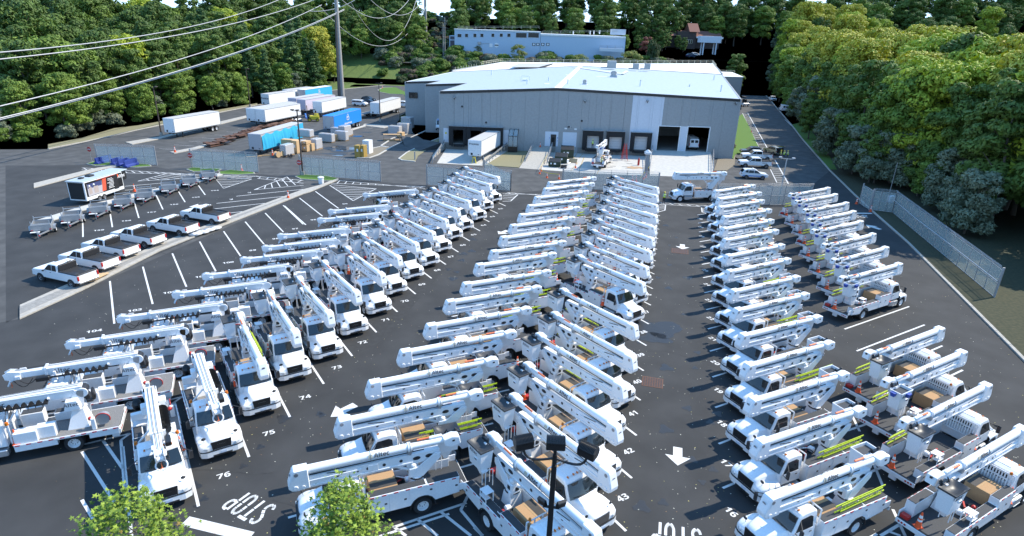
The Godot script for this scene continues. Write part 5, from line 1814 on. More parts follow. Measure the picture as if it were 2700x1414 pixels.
func build_warehouse():
	var w := thing("warehouse", "long grey warehouse with pale blue roof and loading docks", "building")
	var P := func(p: Vector2) -> Vector3: return v3(p.x, roof_y(p), p.y)
	var FL := v2(-15.6, -127)
	var FR := v2(44.4, -127)
	var BR := v2(67.5, -214.5)
	var BL := v2(-20.5, -199)
	var LL := v2(-28, -158.5)
	var LI := v2(-19.4, -158.5)
	var ML := v2(-21.4, -147.5)
	var MI := v2(-11.9, -147.5)
	# front wall: openings as [x0, y0, x1, y1]
	var open := [[-13.0, 1.2, -10.9, 4.05], [-9.4, 1.2, -7.3, 4.0], [-5.5, 1.2, -3.4, 4.0], [6.99, 1.2, 8.1, 3.66], [14.4, 1.2, 16.9, 3.75], [18.9, 1.2, 21.6, 3.68], [24.05, 1.2, 26.75, 3.98], [28.85, 1.2, 33.2, 6.08], [34.8, 1.2, 39.2, 6.15]]
	var cuts := [-15.6, 44.4]
	var x := -15.6 + 2.857
	while x < 44.0:
		cuts.append(x)
		x += 2.857
	for o in open:
		cuts.append(o[0])
		cuts.append(o[2])
	for q in [23.0, 29.35]:
		cuts.append(q)
	cuts.sort()
	for i in cuts.size() - 1:
		var x0: float = cuts[i]
		var x1: float = cuts[i + 1]
		if x1 - x0 < 0.05:
			continue
		var mid := (x0 + x1) * 0.5
		var spans := [[-0.3, 99.0]]
		for o in open:
			if mid > o[0] and mid < o[2]:
				spans = [[-0.3, o[1]], [o[3], 99.0]]
		if mid > 33.2 and mid < 34.8:
			spans = [[-0.3, 6.2], [6.2, 99.0]]
		for s in spans:
			var m := mb()
			var g := 0.012
			var ta := minf(s[1], roof_y(v2(x0, FZ)) - 0.02)
			var tb := minf(s[1], roof_y(v2(x1, FZ)) - 0.02)
			if s[1] < 2.0:
				m.box(v3(mid, (s[0] + s[1]) * 0.5, FZ - 0.15), v3(x1 - x0, s[1] - s[0], 0.3))
				obj("foundation", m, "concrete_wall", w)
				continue
			m.hexa([v3(x0 + g, s[0], FZ), v3(x1 - g, s[0], FZ), v3(x1 - g, s[0], FZ - 0.3), v3(x0 + g, s[0], FZ - 0.3), v3(x0 + g, ta, FZ), v3(x1 - g, tb, FZ), v3(x1 - g, tb, FZ - 0.3), v3(x0 + g, ta, FZ - 0.3)])
			var pale: bool = (mid > 23.0 and mid < 29.35) or (mid > 28.8 and mid < 34.9 and s[1] < 7.0)
			obj("wall_panel", m, "wall_pale" if pale else "wall_grey", w)
	# a concrete plinth stands a little proud below dock height
	var pl := mb()
	for q in [[-15.6, -1.7], [12.6, 28.2]]:
		pl.box(v3((q[0] + q[1]) * 0.5, 0.45, FZ + 0.04), v3(q[1] - q[0], 1.5, 0.08))
	obj("plinth", pl, "concrete_wall", w)
	wall_run(w, MI, FL, -0.3, roof_y(MI), roof_y(FL), 0.3, "wall_grey")
	wall_run(w, ML, v2(-18.2, -147.5), -0.3, roof_y(ML), roof_y(v2(-18.2, -147.5)), -0.3, "wall_grey")
	wall_run(w, v2(-15.8, -147.5), MI, -0.3, roof_y(v2(-15.8, -147.5)), roof_y(MI), -0.3, "wall_grey")
	wall_run(w, v2(-18.2, -147.5), v2(-15.8, -147.5), 6.8, roof_y(v2(-18.2, -147.5)), roof_y(v2(-15.8, -147.5)), -0.3, "wall_grey")
	wall_run(w, LI, ML, -0.3, roof_y(LI), roof_y(ML), 0.3, "wall_grey")
	wall_run(w, LL, LI, -0.3, roof_y(LL), roof_y(LI), -0.3, "wall_grey")
	wall_run(w, BL, LL, -0.3, roof_y(BL), roof_y(LL), 0.3, "wall_grey", 5.0)
	wall_run(w, FR, BR, -0.3, roof_y(FR), roof_y(BR), 0.3, "wall_grey", 5.0)
	# roofs
	var rf := [FL, v2(7.8, FZ), FR, BR, v2(20.4, -214), BL, LL, LI, ML, MI]
	var hs := []
	for p in rf:
		hs.append(roof_y(p))
	hs[1] = 12.8
	var ridge_b := v2(20.6, -214)
	# two planes meeting at the ridge
	var left := [FL, v2(7.8, FZ), v2(20.42, -214), BL, LL, LI, ML, MI]
	var hl := []
	for p in left:
		hl.append(roof_y(p))
	var roof: MeshInstance3D = roof_sheet(w, "roof", left, hl, "roof_blue")
	var right := [v2(7.8, FZ), FR, BR, v2(20.42, -214)]
	var hr := []
	for p in right:
		hr.append(roof_y(p))
	roof_sheet(w, "roof", right, hr, "roof_blue")
	edge_trim(w, [P.call(FL), P.call(v2(7.8, FZ)), P.call(FR)], "trim_dark", 0.5, 0.1)
	edge_trim(w, [P.call(ML), P.call(MI)], "trim_dark", 0.45, 0.1)
	edge_trim(w, [P.call(LL), P.call(LI)], "trim_dark", 0.45, 0.1)
	edge_trim(w, [P.call(FR), P.call(BR)], "galvanised", 0.3, 0.08)
	edge_trim(w, [P.call(FL), P.call(MI)], "galvanised", 0.3, 0.06)
	edge_trim(w, [P.call(LI), P.call(ML)], "galvanised", 0.3, 0.06)
	edge_trim(w, [P.call(LL), P.call(BL)], "roof_white", 0.3, 0.08)
	var rg := mb()
	rg.bar(v3(7.8, 12.82, -127.2), v3(20.3, 12.82, -213.5), 1.3, 0.06)
	for q in [[v3(5.63, 12.6, -139.7), v3(15.06, 12.4, -139.3), 1.1], [v3(12.23, 12.9, -168.8), v3(25.82, 12.6, -169.5), 1.0]]:
		rg.bar(v3(q[0].x, roof_y(v2(q[0].x, q[0].z)) + 0.03, q[0].z), v3(q[1].x, roof_y(v2(q[1].x, q[1].z)) + 0.03, q[1].z), q[2], 0.05)
	obj("ridge_strip", rg, "roof_white", roof)
	var wl := [BL, v2(20.42, -214), BR, v2(80, -268), v2(49, -253), v2(-6, -244)]
	var white: MeshInstance3D = roof_sheet(w, "roof", wl, [roof_y(BL) + 0.1, 12.9, roof_y(BR) + 0.15, 13.0, 12.6, 11.8], "roof_white")
	var bp := [[BR, v2(80, -268), 12.0, 13.0], [v2(80, -268), v2(49, -253), 13.0, 12.6], [v2(49, -253), v2(-6, -244), 12.6, 11.8], [v2(-6, -244), BL, 11.8, 11.0]]
	for q in bp:
		wall_run(w, q[0], q[1], -0.3, q[2] + 0.05, q[3] + 0.05, 0.3, "wall_grey", 8.0)
	var ps := mb()
	for q in [[v3(17, 12.95, -204), v3(29.27, 12.8, -181.3), 1.2], [v3(29.41, 12.75, -182.1), v3(33.04, 12.75, -196.8), 0.8]]:
		ps.bar(q[0], q[1], q[2], 0.05)
	obj("roof_strip", ps, "roof_white", white)
	railing(white, v3(-6.3, 11.85, -243.6), v3(49, 12.65, -252.6))
	railing(white, v3(49, 12.65, -252.6), v3(79.6, 13.05, -267.5))
	railing(white, v3(-13, 11.5, -222.5), v3(-6.3, 11.85, -243.6), 2.6)
	railing(white, v3(79.6, 13.05, -267.5), v3(73, 12.5, -240), 3.0)
	var dg := mb()
	for i in 9:
		var u := i / 8.0
		var p := v3(lerpf(-20.0, -14.5, u), lerpf(11.0, 11.4, u), lerpf(-202.0, -219.0, u))
		dg.cyl(p, p + v3(0, 0.75, 0), 0.09, 0.09, 6)
	obj("roof_vent", dg, "rail_beige", white)
	var pit := mb()
	pit.hexa([v3(-3.28, 12, -208.5), v3(6.24, 12, -212.4), v3(12.91, 12, -242.7), v3(0.2, 12, -234.1), v3(-3.2, 12.3, -203), v3(6.08, 12.3, -206.8), v3(12.57, 12.3, -236.4), v3(0.19, 12.3, -228)])
	obj("sunken_roof", pit, "trailer_top", white)
	# annex on the right
	var an := mb()
	an.hexa([v3(69, -0.3, -229), v3(80.4, -0.3, -231), v3(86, -0.3, -262), v3(77, -0.3, -262), v3(69, 10, -229), v3(80.4, 10, -231), v3(86, 10, -262), v3(77, 10, -262)])
	obj("annex", an, "wall_grey", w)
	var ar := mb()
	ar.hexa([v3(68.8, 10.0, -228.8), v3(80.6, 10.0, -230.8), v3(86.2, 10.0, -262), v3(77, 10.0, -262), v3(68.8, 10.2, -228.8), v3(80.6, 10.2, -230.8), v3(86.2, 10.2, -262), v3(77, 10.2, -262)])
	var arf := obj("roof", ar, "roof_white", w)
	railing(arf, v3(77, 10.2, -250), v3(83.6, 10.2, -250), 3.0)
	# things on the roof
	for q in [[v3(27.48, 12.2, -144.4), 1.3], [v3(55.3, 11.8, -182.1), 1.2], [v3(45.27, 11.9, -142.7), 1.3], [v3(-7.47, 11.6, -176.6), 1.3], [v3(6.91, 12.9, -147.6), 0.7], [v3(40.63, 12.1, -152), 0.4], [v3(10.65, 12.6, -138.4), 0.9], [v3(1.91, 12.4, -139.8), 0.9]]:
		var m := mb()
		var y := roof_y(v2(q[0].x, q[0].z))
		m.cyl(v3(q[0].x, y, q[0].z), v3(q[0].x, y + q[1], q[0].z), 0.16, 0.16, 10)
		m.cyl(v3(q[0].x, y + q[1], q[0].z), v3(q[0].x, y + q[1] + 0.12, q[0].z), 0.24, 0.1, 10)
		obj("roof_vent", m, "roof_white", roof)
	for q in [[v3(14.43, 12.4, -139.7), 0.9, 0.8], [v3(24.96, 12.7, -169.2), 1.7, 1.2]]:
		var m := mb()
		var y := roof_y(v2(q[0].x, q[0].z))
		m.taper(v3(q[0].x, y, q[0].z), v2(q[1], q[1]), v2(q[1] * 0.8, q[1] * 0.8), q[2] * 0.5)
		m.cyl(v3(q[0].x, y + q[2] * 0.5, q[0].z), v3(q[0].x, y + q[2], q[0].z), q[1] * 0.4, q[1] * 0.5, 12)
		m.cyl(v3(q[0].x, y + q[2], q[0].z), v3(q[0].x, y + q[2] * 1.3, q[0].z), q[1] * 0.5, q[1] * 0.25, 12)
		obj("roof_fan", m, "galvanised", roof)
	for q in [[v3(29.32, 12.8, -205), 2.6, 2.2], [v3(37.01, 12.8, -204.9), 1.7, 1.6], [v3(40.81, 12.8, -205.7), 1.7, 1.7]]:
		var m := mb()
		m.box(q[0] + v3(0, q[2] * 0.5 + 0.15, 0), v3(q[1], q[2], q[1]), 0.06)
		for i in 6:
			m.box(q[0] + v3(-q[1] * 0.5 + q[1] * (i + 0.5) / 6, q[2] * 0.5 + 0.15, q[1] * 0.5), v3(0.1, q[2] * 0.9, 0.06))
		m.box(q[0] + v3(-q[1] * 0.8, 0.3, 0), v3(q[1], 0.3, 0.8), 0.03)
		obj("air_handler", m, "galvanised", white)
	var sk := mb()
	var hc := v3(1.54, 12.3, -150.5)
	var hy := roof_y(v2(hc.x, hc.z))
	for s in [-1, 1]:
		for t in [-1, 1]:
			sk.bar(v3(hc.x + s, hy, hc.z + t), v3(hc.x + s, hy + 1.1, hc.z + t), 0.06, 0.06)
		sk.bar(v3(hc.x + s, hy + 1.1, hc.z - 1), v3(hc.x + s, hy + 1.1, hc.z + 1), 0.06, 0.06)
		sk.bar(v3(hc.x - 1, hy + 1.1, hc.z + s), v3(hc.x + 1, hy + 1.1, hc.z + s), 0.06, 0.06)
	sk.box(v3(hc.x, hy + 0.2, hc.z), v3(1.2, 0.4, 1.2), 0.03)
	obj("roof_hatch", sk, "roof_white", roof)
	# floor and back wall of the bays
	var fl := mb()
	fl.box(v3(14.4, 1.1, -137), v3(59, 0.2, 19.4))
	obj("bay_floor", fl, "concrete_wall", w)
	var bw := mb()
	bw.box(v3(14.4, 6, -147), v3(52, 10, 0.3))
	obj("bay_wall", bw, "bay_paint", w)
	# dock shelters: [x0, x1, top, door x0, door x1, door top, closed]
	var shelters := [[-13.8, -10.3, 4.75, -13.0, -10.9, 4.05, false], [-10.25, -6.7, 4.75, -9.4, -7.3, 4.0, false], [-6.6, -2.8, 4.75, -5.5, -3.4, 4.0, false], [13.5, 17.6, 4.8, 14.4, 16.9, 3.75, true], [18.35, 22.0, 4.8, 18.9, 21.6, 3.68, true], [23.3, 27.5, 4.75, 24.05, 26.75, 3.98, true]]
	for s in shelters:
		var m := mb()
		var d := 0.9
		m.box(v3((s[0] + s[3]) * 0.5, (0.9 + s[2]) * 0.5, FZ + d * 0.5 + 0.01), v3(s[3] - s[0], s[2] - 0.9, d), 0.03)
		m.box(v3((s[4] + s[1]) * 0.5, (0.9 + s[2]) * 0.5, FZ + d * 0.5 + 0.01), v3(s[1] - s[4], s[2] - 0.9, d), 0.03)
		m.box(v3((s[3] + s[4]) * 0.5, (s[5] + s[2]) * 0.5, FZ + d * 0.5 + 0.012), v3(s[4] - s[3] + 0.02, s[2] - s[5], d), 0.03)
		var sh := obj("dock_shelter", m, "dock_black", w)
		var cp := mb()
		cp.box(v3((s[0] + s[1]) * 0.5, s[2] + 0.04, FZ + d * 0.5), v3(s[1] - s[0] + 0.1, 0.07, d + 0.1), 0.01)
		obj("shelter_cap", cp, "galvanised", sh)
		var bm := mb()
		for q in [s[3] - 0.15, s[4] + 0.15]:
			bm.box(v3(q, 1.05, FZ + 1.0), v3(0.28, 0.7, 0.25), 0.02)
		bm.box(v3((s[3] + s[4]) * 0.5, 0.85, FZ + 0.5), v3(s[4] - s[3] - 0.3, 0.45, 0.8), 0.02)
		obj("dock_bumper", bm, "black_rubber", sh)
		if s[6]:
			for k in 5:
				var dm := mb()
				var hh: float = (s[5] - 1.2) / 5.0
				dm.box(v3((s[3] + s[4]) * 0.5, 1.2 + hh * (k + 0.5), FZ - 0.1), v3(s[4] - s[3], hh - 0.02, 0.08), 0.01)
				obj("door_panel", dm, "door_white", sh)
	# flush doors and plates
	for q in [[-15.0, -13.95, 1.35, 4.2], [-2.75, -1.6, 1.3, 4.2], [9.45, 12.3, 1.3, 4.22]]:
		var m := mb()
		m.box(v3((q[0] + q[1]) * 0.5, (q[2] + q[3]) * 0.5, FZ + 0.03), v3(q[1] - q[0], q[3] - q[2], 0.06), 0.01)
		obj("white_panel", m, "wall_pale", w)
	var pm := mb()
	pm.box(v3(6.4, 2.75, FZ + 0.02), v3(1.15, 2.95, 0.05), 0.01)
	pm.box(v3(8.33, 2.75, FZ + 0.02), v3(0.44, 2.95, 0.05), 0.01)
	pm.box(v3(7.55, 3.95, FZ + 0.02), v3(1.14, 0.55, 0.05), 0.01)
	obj("door_surround", pm, "wall_pale", w)
	var dm := mb()
	dm.box(v3(7.55, 2.43, FZ - 0.08), v3(1.1, 2.46, 0.08), 0.01)
	var door := obj("entry_door", dm, "trim_dark", w)
	var dw := mb()
	dw.box(v3(7.5, 2.6, FZ - 0.03), v3(0.55, 0.9, 0.03))
	obj("door_pane", dw, "window_dark", door)
	var sg := mb()
	sg.box(v3(8.42, 3.0, FZ + 0.06), v3(0.16, 0.2, 0.02))
	sg.box(v3(8.36, 2.4, FZ + 0.06), v3(0.14, 0.16, 0.02))
	sg.box(v3(6.75, 2.95, FZ + 0.06), v3(0.12, 0.16, 0.02))
	obj("door_sign", sg, "letter_blue", w)
	# frames round the two big doors
	for q in [[28.85, 33.2, 6.08], [34.8, 39.2, 6.15]]:
		var m := mb()
		m.box(v3(q[0] - 0.06, 3.65, FZ + 0.04), v3(0.16, 4.95, 0.12), 0.01)
		m.box(v3(q[1] + 0.06, 3.65, FZ + 0.04), v3(0.16, 4.95, 0.12), 0.01)
		m.box(v3((q[0] + q[1]) * 0.5, q[2] + 0.07, FZ + 0.045), v3(q[1] - q[0] + 0.3, 0.15, 0.12), 0.01)
		obj("door_frame", m, "roof_white", w)
	# window in the left wing
	var wf := mb()
	wf.box(v3(-26.2, 7.25, -158.35), v3(2.2, 1.4, 0.1), 0.02)
	var win := obj("window", wf, "trim_dark", w)
	for s in [-0.5, 0.5]:
		var m := mb()
		m.box(v3(-26.2 + s, 7.25, -158.28), v3(0.9, 1.15, 0.03))
		obj("pane", m, "glass", win)
	# wall lamps, cameras, small signs
	for q in [[-12.8, 10.4], [13.4, 10.6], [25.9, 11.0], [43.6, 11.2]]:
		var m := mb()
		m.box(v3(q[0], q[1], FZ + 0.3), v3(0.5, 0.25, 0.4), 0.04)
		m.bar(v3(q[0], q[1] - 0.15, FZ), v3(q[0] + 0.1, q[1] - 0.45, FZ + 0.25), 0.08, 0.08)
		var l := obj("wall_lamp", m, "black_paint", w)
		var g := mb()
		g.box(v3(q[0], q[1] + 0.02, FZ + 0.51), v3(0.4, 0.16, 0.02))
		obj("lamp_glass", g, "lamp_lens", l)
	for q in [[-6.3, 5.6], [10.6, 5.3], [13.1, 6.6], [-11.2, 8.6], [-0.9, 3.1]]:
		var m := mb()
		m.lathe(v3(q[0], q[1], FZ), v3(0, 0, 1), [v2(0.2, 0.0), v2(0.2, 0.1), v2(0.1, 0.2), v2(0, 0.2)], 12)
		obj("wall_fitting", m, "trim_dark", w)
	for q in [[9.95, 4.95, 0.5], [11.95, 4.9, 0.5], [10.7, 5.25, 0.55]]:
		var m := mb()
		m.box(v3(q[0], q[1], FZ + 0.05), v3(q[2], 0.3, 0.04), 0.01)
		obj("dock_sign", m, "letter_white", w)
	words("DOCK 1", 0.2, 0.01, "letter_dark", w, Transform3D(Basis.IDENTITY, v3(10.7, 5.25, FZ + 0.08)))
	var rl := mb()
	rl.bar(v3(9.0, 4.6, FZ + 0.2), v3(12.8, 4.6, FZ + 0.2), 0.06, 0.05)
	obj("rail", rl, "galvanised", w)
	var g2 := mb()
	g2.box(v3(-14.5, 3.2, FZ + 0.07), v3(0.35, 0.35, 0.02))
	obj("dock_sign", g2, "yellow_paint", w)
	# glazed porch beside the docks
	var gm := mb()
	for xx in [-1.65, -0.7, 0.2]:
		gm.bar(v3(xx, 0.2, FZ + 2.0), v3(xx, 3.3, FZ + 2.0), 0.08, 0.08)
		gm.bar(v3(xx, 3.3, FZ + 2.0), v3(xx + 0.2, 4.5, FZ + 0.3), 0.08, 0.08)
	for y in [0.25, 1.2, 3.3]:
		gm.bar(v3(-1.65, y, FZ + 2.0), v3(0.2, y, FZ + 2.0), 0.07, 0.07)
		gm.bar(v3(0.2, y, FZ + 2.0), v3(0.2, y, FZ), 0.07, 0.07)
	gm.bar(v3(-1.45, 4.5, FZ + 0.3), v3(0.4, 4.5, FZ + 0.3), 0.08, 0.08)
	gm.box(v3(-0.72, 0.65, FZ + 1.0), v3(1.8, 1.0, 1.9))
	var porch := obj("glazed_porch", gm, "black_paint", w)
	for xx in [-1.17, -0.25]:
		for q in [[1.25, 3.25, 2.0, 2.0], [3.35, 4.45, 1.95, 0.35]]:
			var m := mb()
			m.hexa([v3(xx - 0.42, q[0], FZ + q[2]), v3(xx + 0.42, q[0], FZ + q[2]), v3(xx + 0.42, q[0], FZ + q[2] - 0.02), v3(xx - 0.42, q[0], FZ + q[2] - 0.02), v3(xx - 0.42, q[1], FZ + q[3]), v3(xx + 0.42, q[1], FZ + q[3]), v3(xx + 0.42, q[1], FZ + q[3] - 0.02), v3(xx - 0.42, q[1], FZ + q[3] - 0.02)])
			obj("pane", m, "clear_glass", porch)


func windows_on(parent: Node, rects: Array, z: float, mat := "window_dark", frame := "wall_pale"):
	for r in rects:
		var a: Vector3 = r[0]
		var b: Vector3 = r[1]
		var m := mb()
		m.box(v3((a.x + b.x) * 0.5, (a.y + b.y) * 0.5, z + 0.05), v3(absf(b.x - a.x) + 0.3, absf(b.y - a.y) + 0.3, 0.12), 0.02)
		var f := obj("window", m, frame, parent)
		var g := mb()
		g.box(v3((a.x + b.x) * 0.5, (a.y + b.y) * 0.5, z + 0.12), v3(absf(b.x - a.x), absf(b.y - a.y), 0.04))
		obj("pane", g, mat, f)


func build_far_buildings():
	var Z := -300.0
	var b := thing("office_building", "long pale blue office building on the rise behind the warehouse", "building")
	var tl := v3(-30.04, 22.45, -300)
	var tr := v3(9.28, 23.74, -300)
	var rl := v3(9.4, 21.22, -300)
	var rr := v3(48.26, 22.8, -300)
	var y0 := 10.0
	var m := mb()
	m.box(v3((tl.x + tr.x) * 0.5, (tl.y + y0) * 0.5, Z - 15), v3(tr.x - tl.x, tl.y - y0, 30))
	obj("wall", m, "wall_blue", b)
	m = mb()
	m.box(v3((rl.x + rr.x) * 0.5 + 0.01, (rl.y + y0) * 0.5, Z - 15.02), v3(rr.x - rl.x, rl.y - y0, 30))
	obj("wall", m, "wall_blue", b)
	m = mb()
	m.box(v3((tl.x + tr.x) * 0.5, tl.y + 0.15, Z - 15), v3(tr.x - tl.x + 0.5, 0.4, 30.5), 0.03)
	m.box(v3((rl.x + rr.x) * 0.5, rl.y + 0.3, Z - 15.02), v3(rr.x - rl.x, 0.8, 30.5), 0.03)
	var roof := obj("roof", m, "roof_white", b)
	railing(roof, v3(tl.x + 1.5, tl.y + 0.3, Z - 1), v3(tr.x - 0.6, tr.y + 0.3, Z - 1), 4.0)
	railing(roof, v3(rl.x + 0.6, rl.y + 0.7, Z - 1), v3(rr.x - 4, rr.y + 0.7, Z - 1), 4.2)
	m = mb()
	m.box(v3(45.08, 23.74, -302) + v3(0, 0, -2), v3(6.5, 2.4, 4), 0.05)
	obj("roof_unit", m, "wall_pale", roof)
	m = mb()
	for q in [v3(32.18, 23.31, -303), v3(33.88, 23.37, -303), v3(36.51, 23.63, -303), v3(24.42, 22.88, -303)]:
		m.cyl(q - v3(0, 1, 0), q + v3(0, 0.6, 0), 0.25, 0.25, 8)
	obj("roof_vent", m, "roof_white", roof)
	windows_on(b, [[v3(-28.63, 20.59, -300), v3(-26.91, 19.23, -300)], [v3(-25.17, 20.74, -300), v3(-23.86, 19.33, -300)], [v3(-21.35, 20.91, -300), v3(-20.04, 19.46, -300)], [v3(-18.15, 21.02, -300), v3(-16.81, 19.61, -300)], [v3(-13.11, 21.21, -300), v3(-11.83, 19.86, -300)], [v3(-9.3, 21.37, -300), v3(-7.97, 19.99, -300)], [v3(-5.84, 21.49, -300), v3(-4.46, 20.1, -300)], [v3(-1.88, 21.95, -300), v3(2.93, 19.95, -300)], [v3(3.71, 22.17, -300), v3(8.51, 20.15, -300)]], Z)
	windows_on(b, [[v3(-13.9, 16.84, -300), v3(-12.61, 15.46, -300)]], Z, "letter_white", "wall_pale")
	windows_on(b, [[v3(-11.34, 16.93, -300), v3(-10.01, 15.7, -300)]], Z, "window_dark", "letter_white")
	for q in [[v3(6.41, 17.2, -300)], [v3(8.3, 17.26, -300)], [v3(10.54, 17.34, -300)], [v3(12.86, 17.41, -300)]]:
		m = mb()
		m.box(q[0] + v3(0, 0, 0.06), v3(1.4, 1.2, 0.1), 0.02)
		var s := obj("wall_plaque", m, "window_dark", b)
		m = mb()
		m.cyl(q[0] + v3(0, 0, 0.1), q[0] + v3(0, 0, 0.14), 0.45, 0.45, 12)
		obj("emblem", m, "letter_white", s)
	m = mb()
	m.cyl(v3(-10.69, 16.3, -300) + v3(0, 0, 0.12), v3(-10.69, 16.3, -300) + v3(0, 0, 0.18), 1.0, 1.0, 16)
	obj("emblem", m, "letter_white", b)
	m = mb()
	m.bar(v3(-10.69, 16.3, -300) + v3(-0.9, 0, 0.2), v3(-10.69, 16.3, -300) + v3(0.9, 0, 0.2), 0.05, 0.45)
	obj("emblem_band", m, "window_dark", b)
	m = mb()
	m.box(v3(-18.57, 16.98, -300) + v3(0, 0, 0.3), v3(1.6, 1.2, 0.6), 0.05)
	m.bar(v3(-17.85, 16.82, -300) + v3(0, 0, 0.1), v3(-14.07, 16.95, -300) + v3(0, 0, 0.1), 0.1, 0.12)
	obj("wall_unit", m, "galvanised", b)
	m = mb()
	m.box(v3(-7.87, 15.55, -300) + v3(0, 0, 0.04), v3(1.5, 3.6, 0.08))
	obj("service_door", m, "wall_blue", b)
	# glazed stair on the left end
	m = mb()
	var sl := v3(-32.64, 19.73, -300)
	m.box(v3((sl.x + tl.x) * 0.5, (sl.y + y0) * 0.5, Z - 8), v3(tl.x - sl.x, sl.y - y0, 12))
	obj("wall", m, "wall_blue", b)
	windows_on(b, [[v3(-32.24, 19.41, -300), v3(-30.17, 18.15, -300)], [v3(-32.25, 17.64, -300), v3(-30.17, 14.36, -300)]], Z - 2 , "car_navy", "wall_blue")
	# steps with rails at the right end
	m = mb()
	var q0 := v3(36.76, 16.66, -297)
	m.box(q0 + v3(5, -0.6, 0), v3(11, 1.4, 2))
	obj("landing", m, "wall_pale", b)
	railing(b, q0 + v3(-0.5, 0.1, 1), q0 + v3(10, 0.1, 1), 3.5, "galvanised")
	# brown house and canopy at the far right
	var h := thing("brick_house", "dark brick building with reddish roof among the far trees", "building")
	var hz := -345.0
	var hl := v3(82.4, 25.19, -345)
	var hr := v3(92.3, 25.51, -345)
	m = mb()
	m.box(v3((hl.x + hr.x) * 0.5, (hl.y + 8) * 0.5, hz - 6), v3(hr.x - hl.x, hl.y - 8, 12))
	m.box(v3(hr.x + 6, (hl.y + 6) * 0.5, hz - 8), v3(14, hl.y - 10, 12))
	m.box(v3(hl.x - 5, (hl.y + 6) * 0.5, hz - 8), v3(12, hl.y - 10, 12))
	obj("wall", m, "brick_brown", h)
	m = mb()
	m.side([v2(hz + 0.8, hl.y), v2(hz - 6, hl.y + 4.2), v2(hz - 12.8, hl.y)], hl.x + 6, hr.x + 1.5)
	m.side([v2(hz - 0.8, hl.y - 2.2), v2(hz - 8, hl.y + 0.6), v2(hz - 15, hl.y - 2.2)], hr.x - 1, hr.x + 14)
	m.side([v2(hz - 0.8, hl.y - 2.2), v2(hz - 8, hl.y + 0.6), v2(hz - 15, hl.y - 2.2)], hl.x - 12, hl.x + 6)
	obj("roof", m, "shingle_red", h)
	m = mb()
	m.box(v3(hr.x + 7, hl.y - 2.6, hz + 0.2), v3(14, 0.8, 1.6), 0.02)
	obj("fascia", m, "roof_white", h)
	for k in 4:
		windows_on(h, [[v3((hl.x + hr.x) * 0.5 - 0.8 + 1.1 * k, hl.y - 4.0, 0), v3((hl.x + hr.x) * 0.5 - 0.1 + 1.1 * k, hl.y - 5.6, 0)]], hz, "window_dark", "rail_beige")
	var cp := thing("entrance_canopy", "flat white canopy on posts beside the far car park", "canopy")
	var ca := v3(87.2, 21.7, -318)
	var cb := v3(97.3, 22.03, -318)
	m = mb()
	m.box((ca + cb) * 0.5 + v3(0, 0, -2), v3(cb.x - ca.x, 3.0, 5), 0.05)
	obj("canopy_roof", m, "wall_pale", cp)
	for q in [ca + v3(2, 0, 0), cb + v3(-2, 0, 0), ca + v3(2, 0, -4), cb + v3(-2, 0, -4)]:
		m = mb()
		m.box(q + v3(0, -3.5, 0), v3(0.5, 7.0, 0.5))
		obj("post", m, "wall_pale", cp)
	# paved yard in front of it
	var pv := mb()
	var pts := [v3(97.9, 11.5, -444.5), v3(113.6, 11.5, -444.2), v3(317.5, 12.6, -1211.4), v3(206.8, 12.6, -941.7)]
	var c := Vector3.ZERO
	var n := 8
	for i in n:
		for j in n:
			var cell := []
			for k in [[0, 0], [1, 0], [1, 1], [0, 1]]:
				var p: Vector3 = pts[0].lerp(pts[1], (i + k[0]) / float(n)).lerp(pts[3].lerp(pts[2], (i + k[0]) / float(n)), (j + k[1]) / float(n))
				cell.append(v3(p.x, hill(p.x, p.z) + 0.15, p.z))
			pv.quad_out(cell[0], cell[1], cell[2], cell[3], v3(0, -9999, 0))
	structure(obj("far_car_park", pv, "asphalt_old"))
	# road left of the office building
	var rv := mb()
	var a := v3(-48.76, 14.65, -292)
	rv.box(v3(a.x + 4, hill(a.x, -292) + 0.1, -292), v3(26, 0.1, 12))
	structure(obj("far_road", rv, "asphalt_old"))


# ------------------------------------------------------------------ trees and shrubs

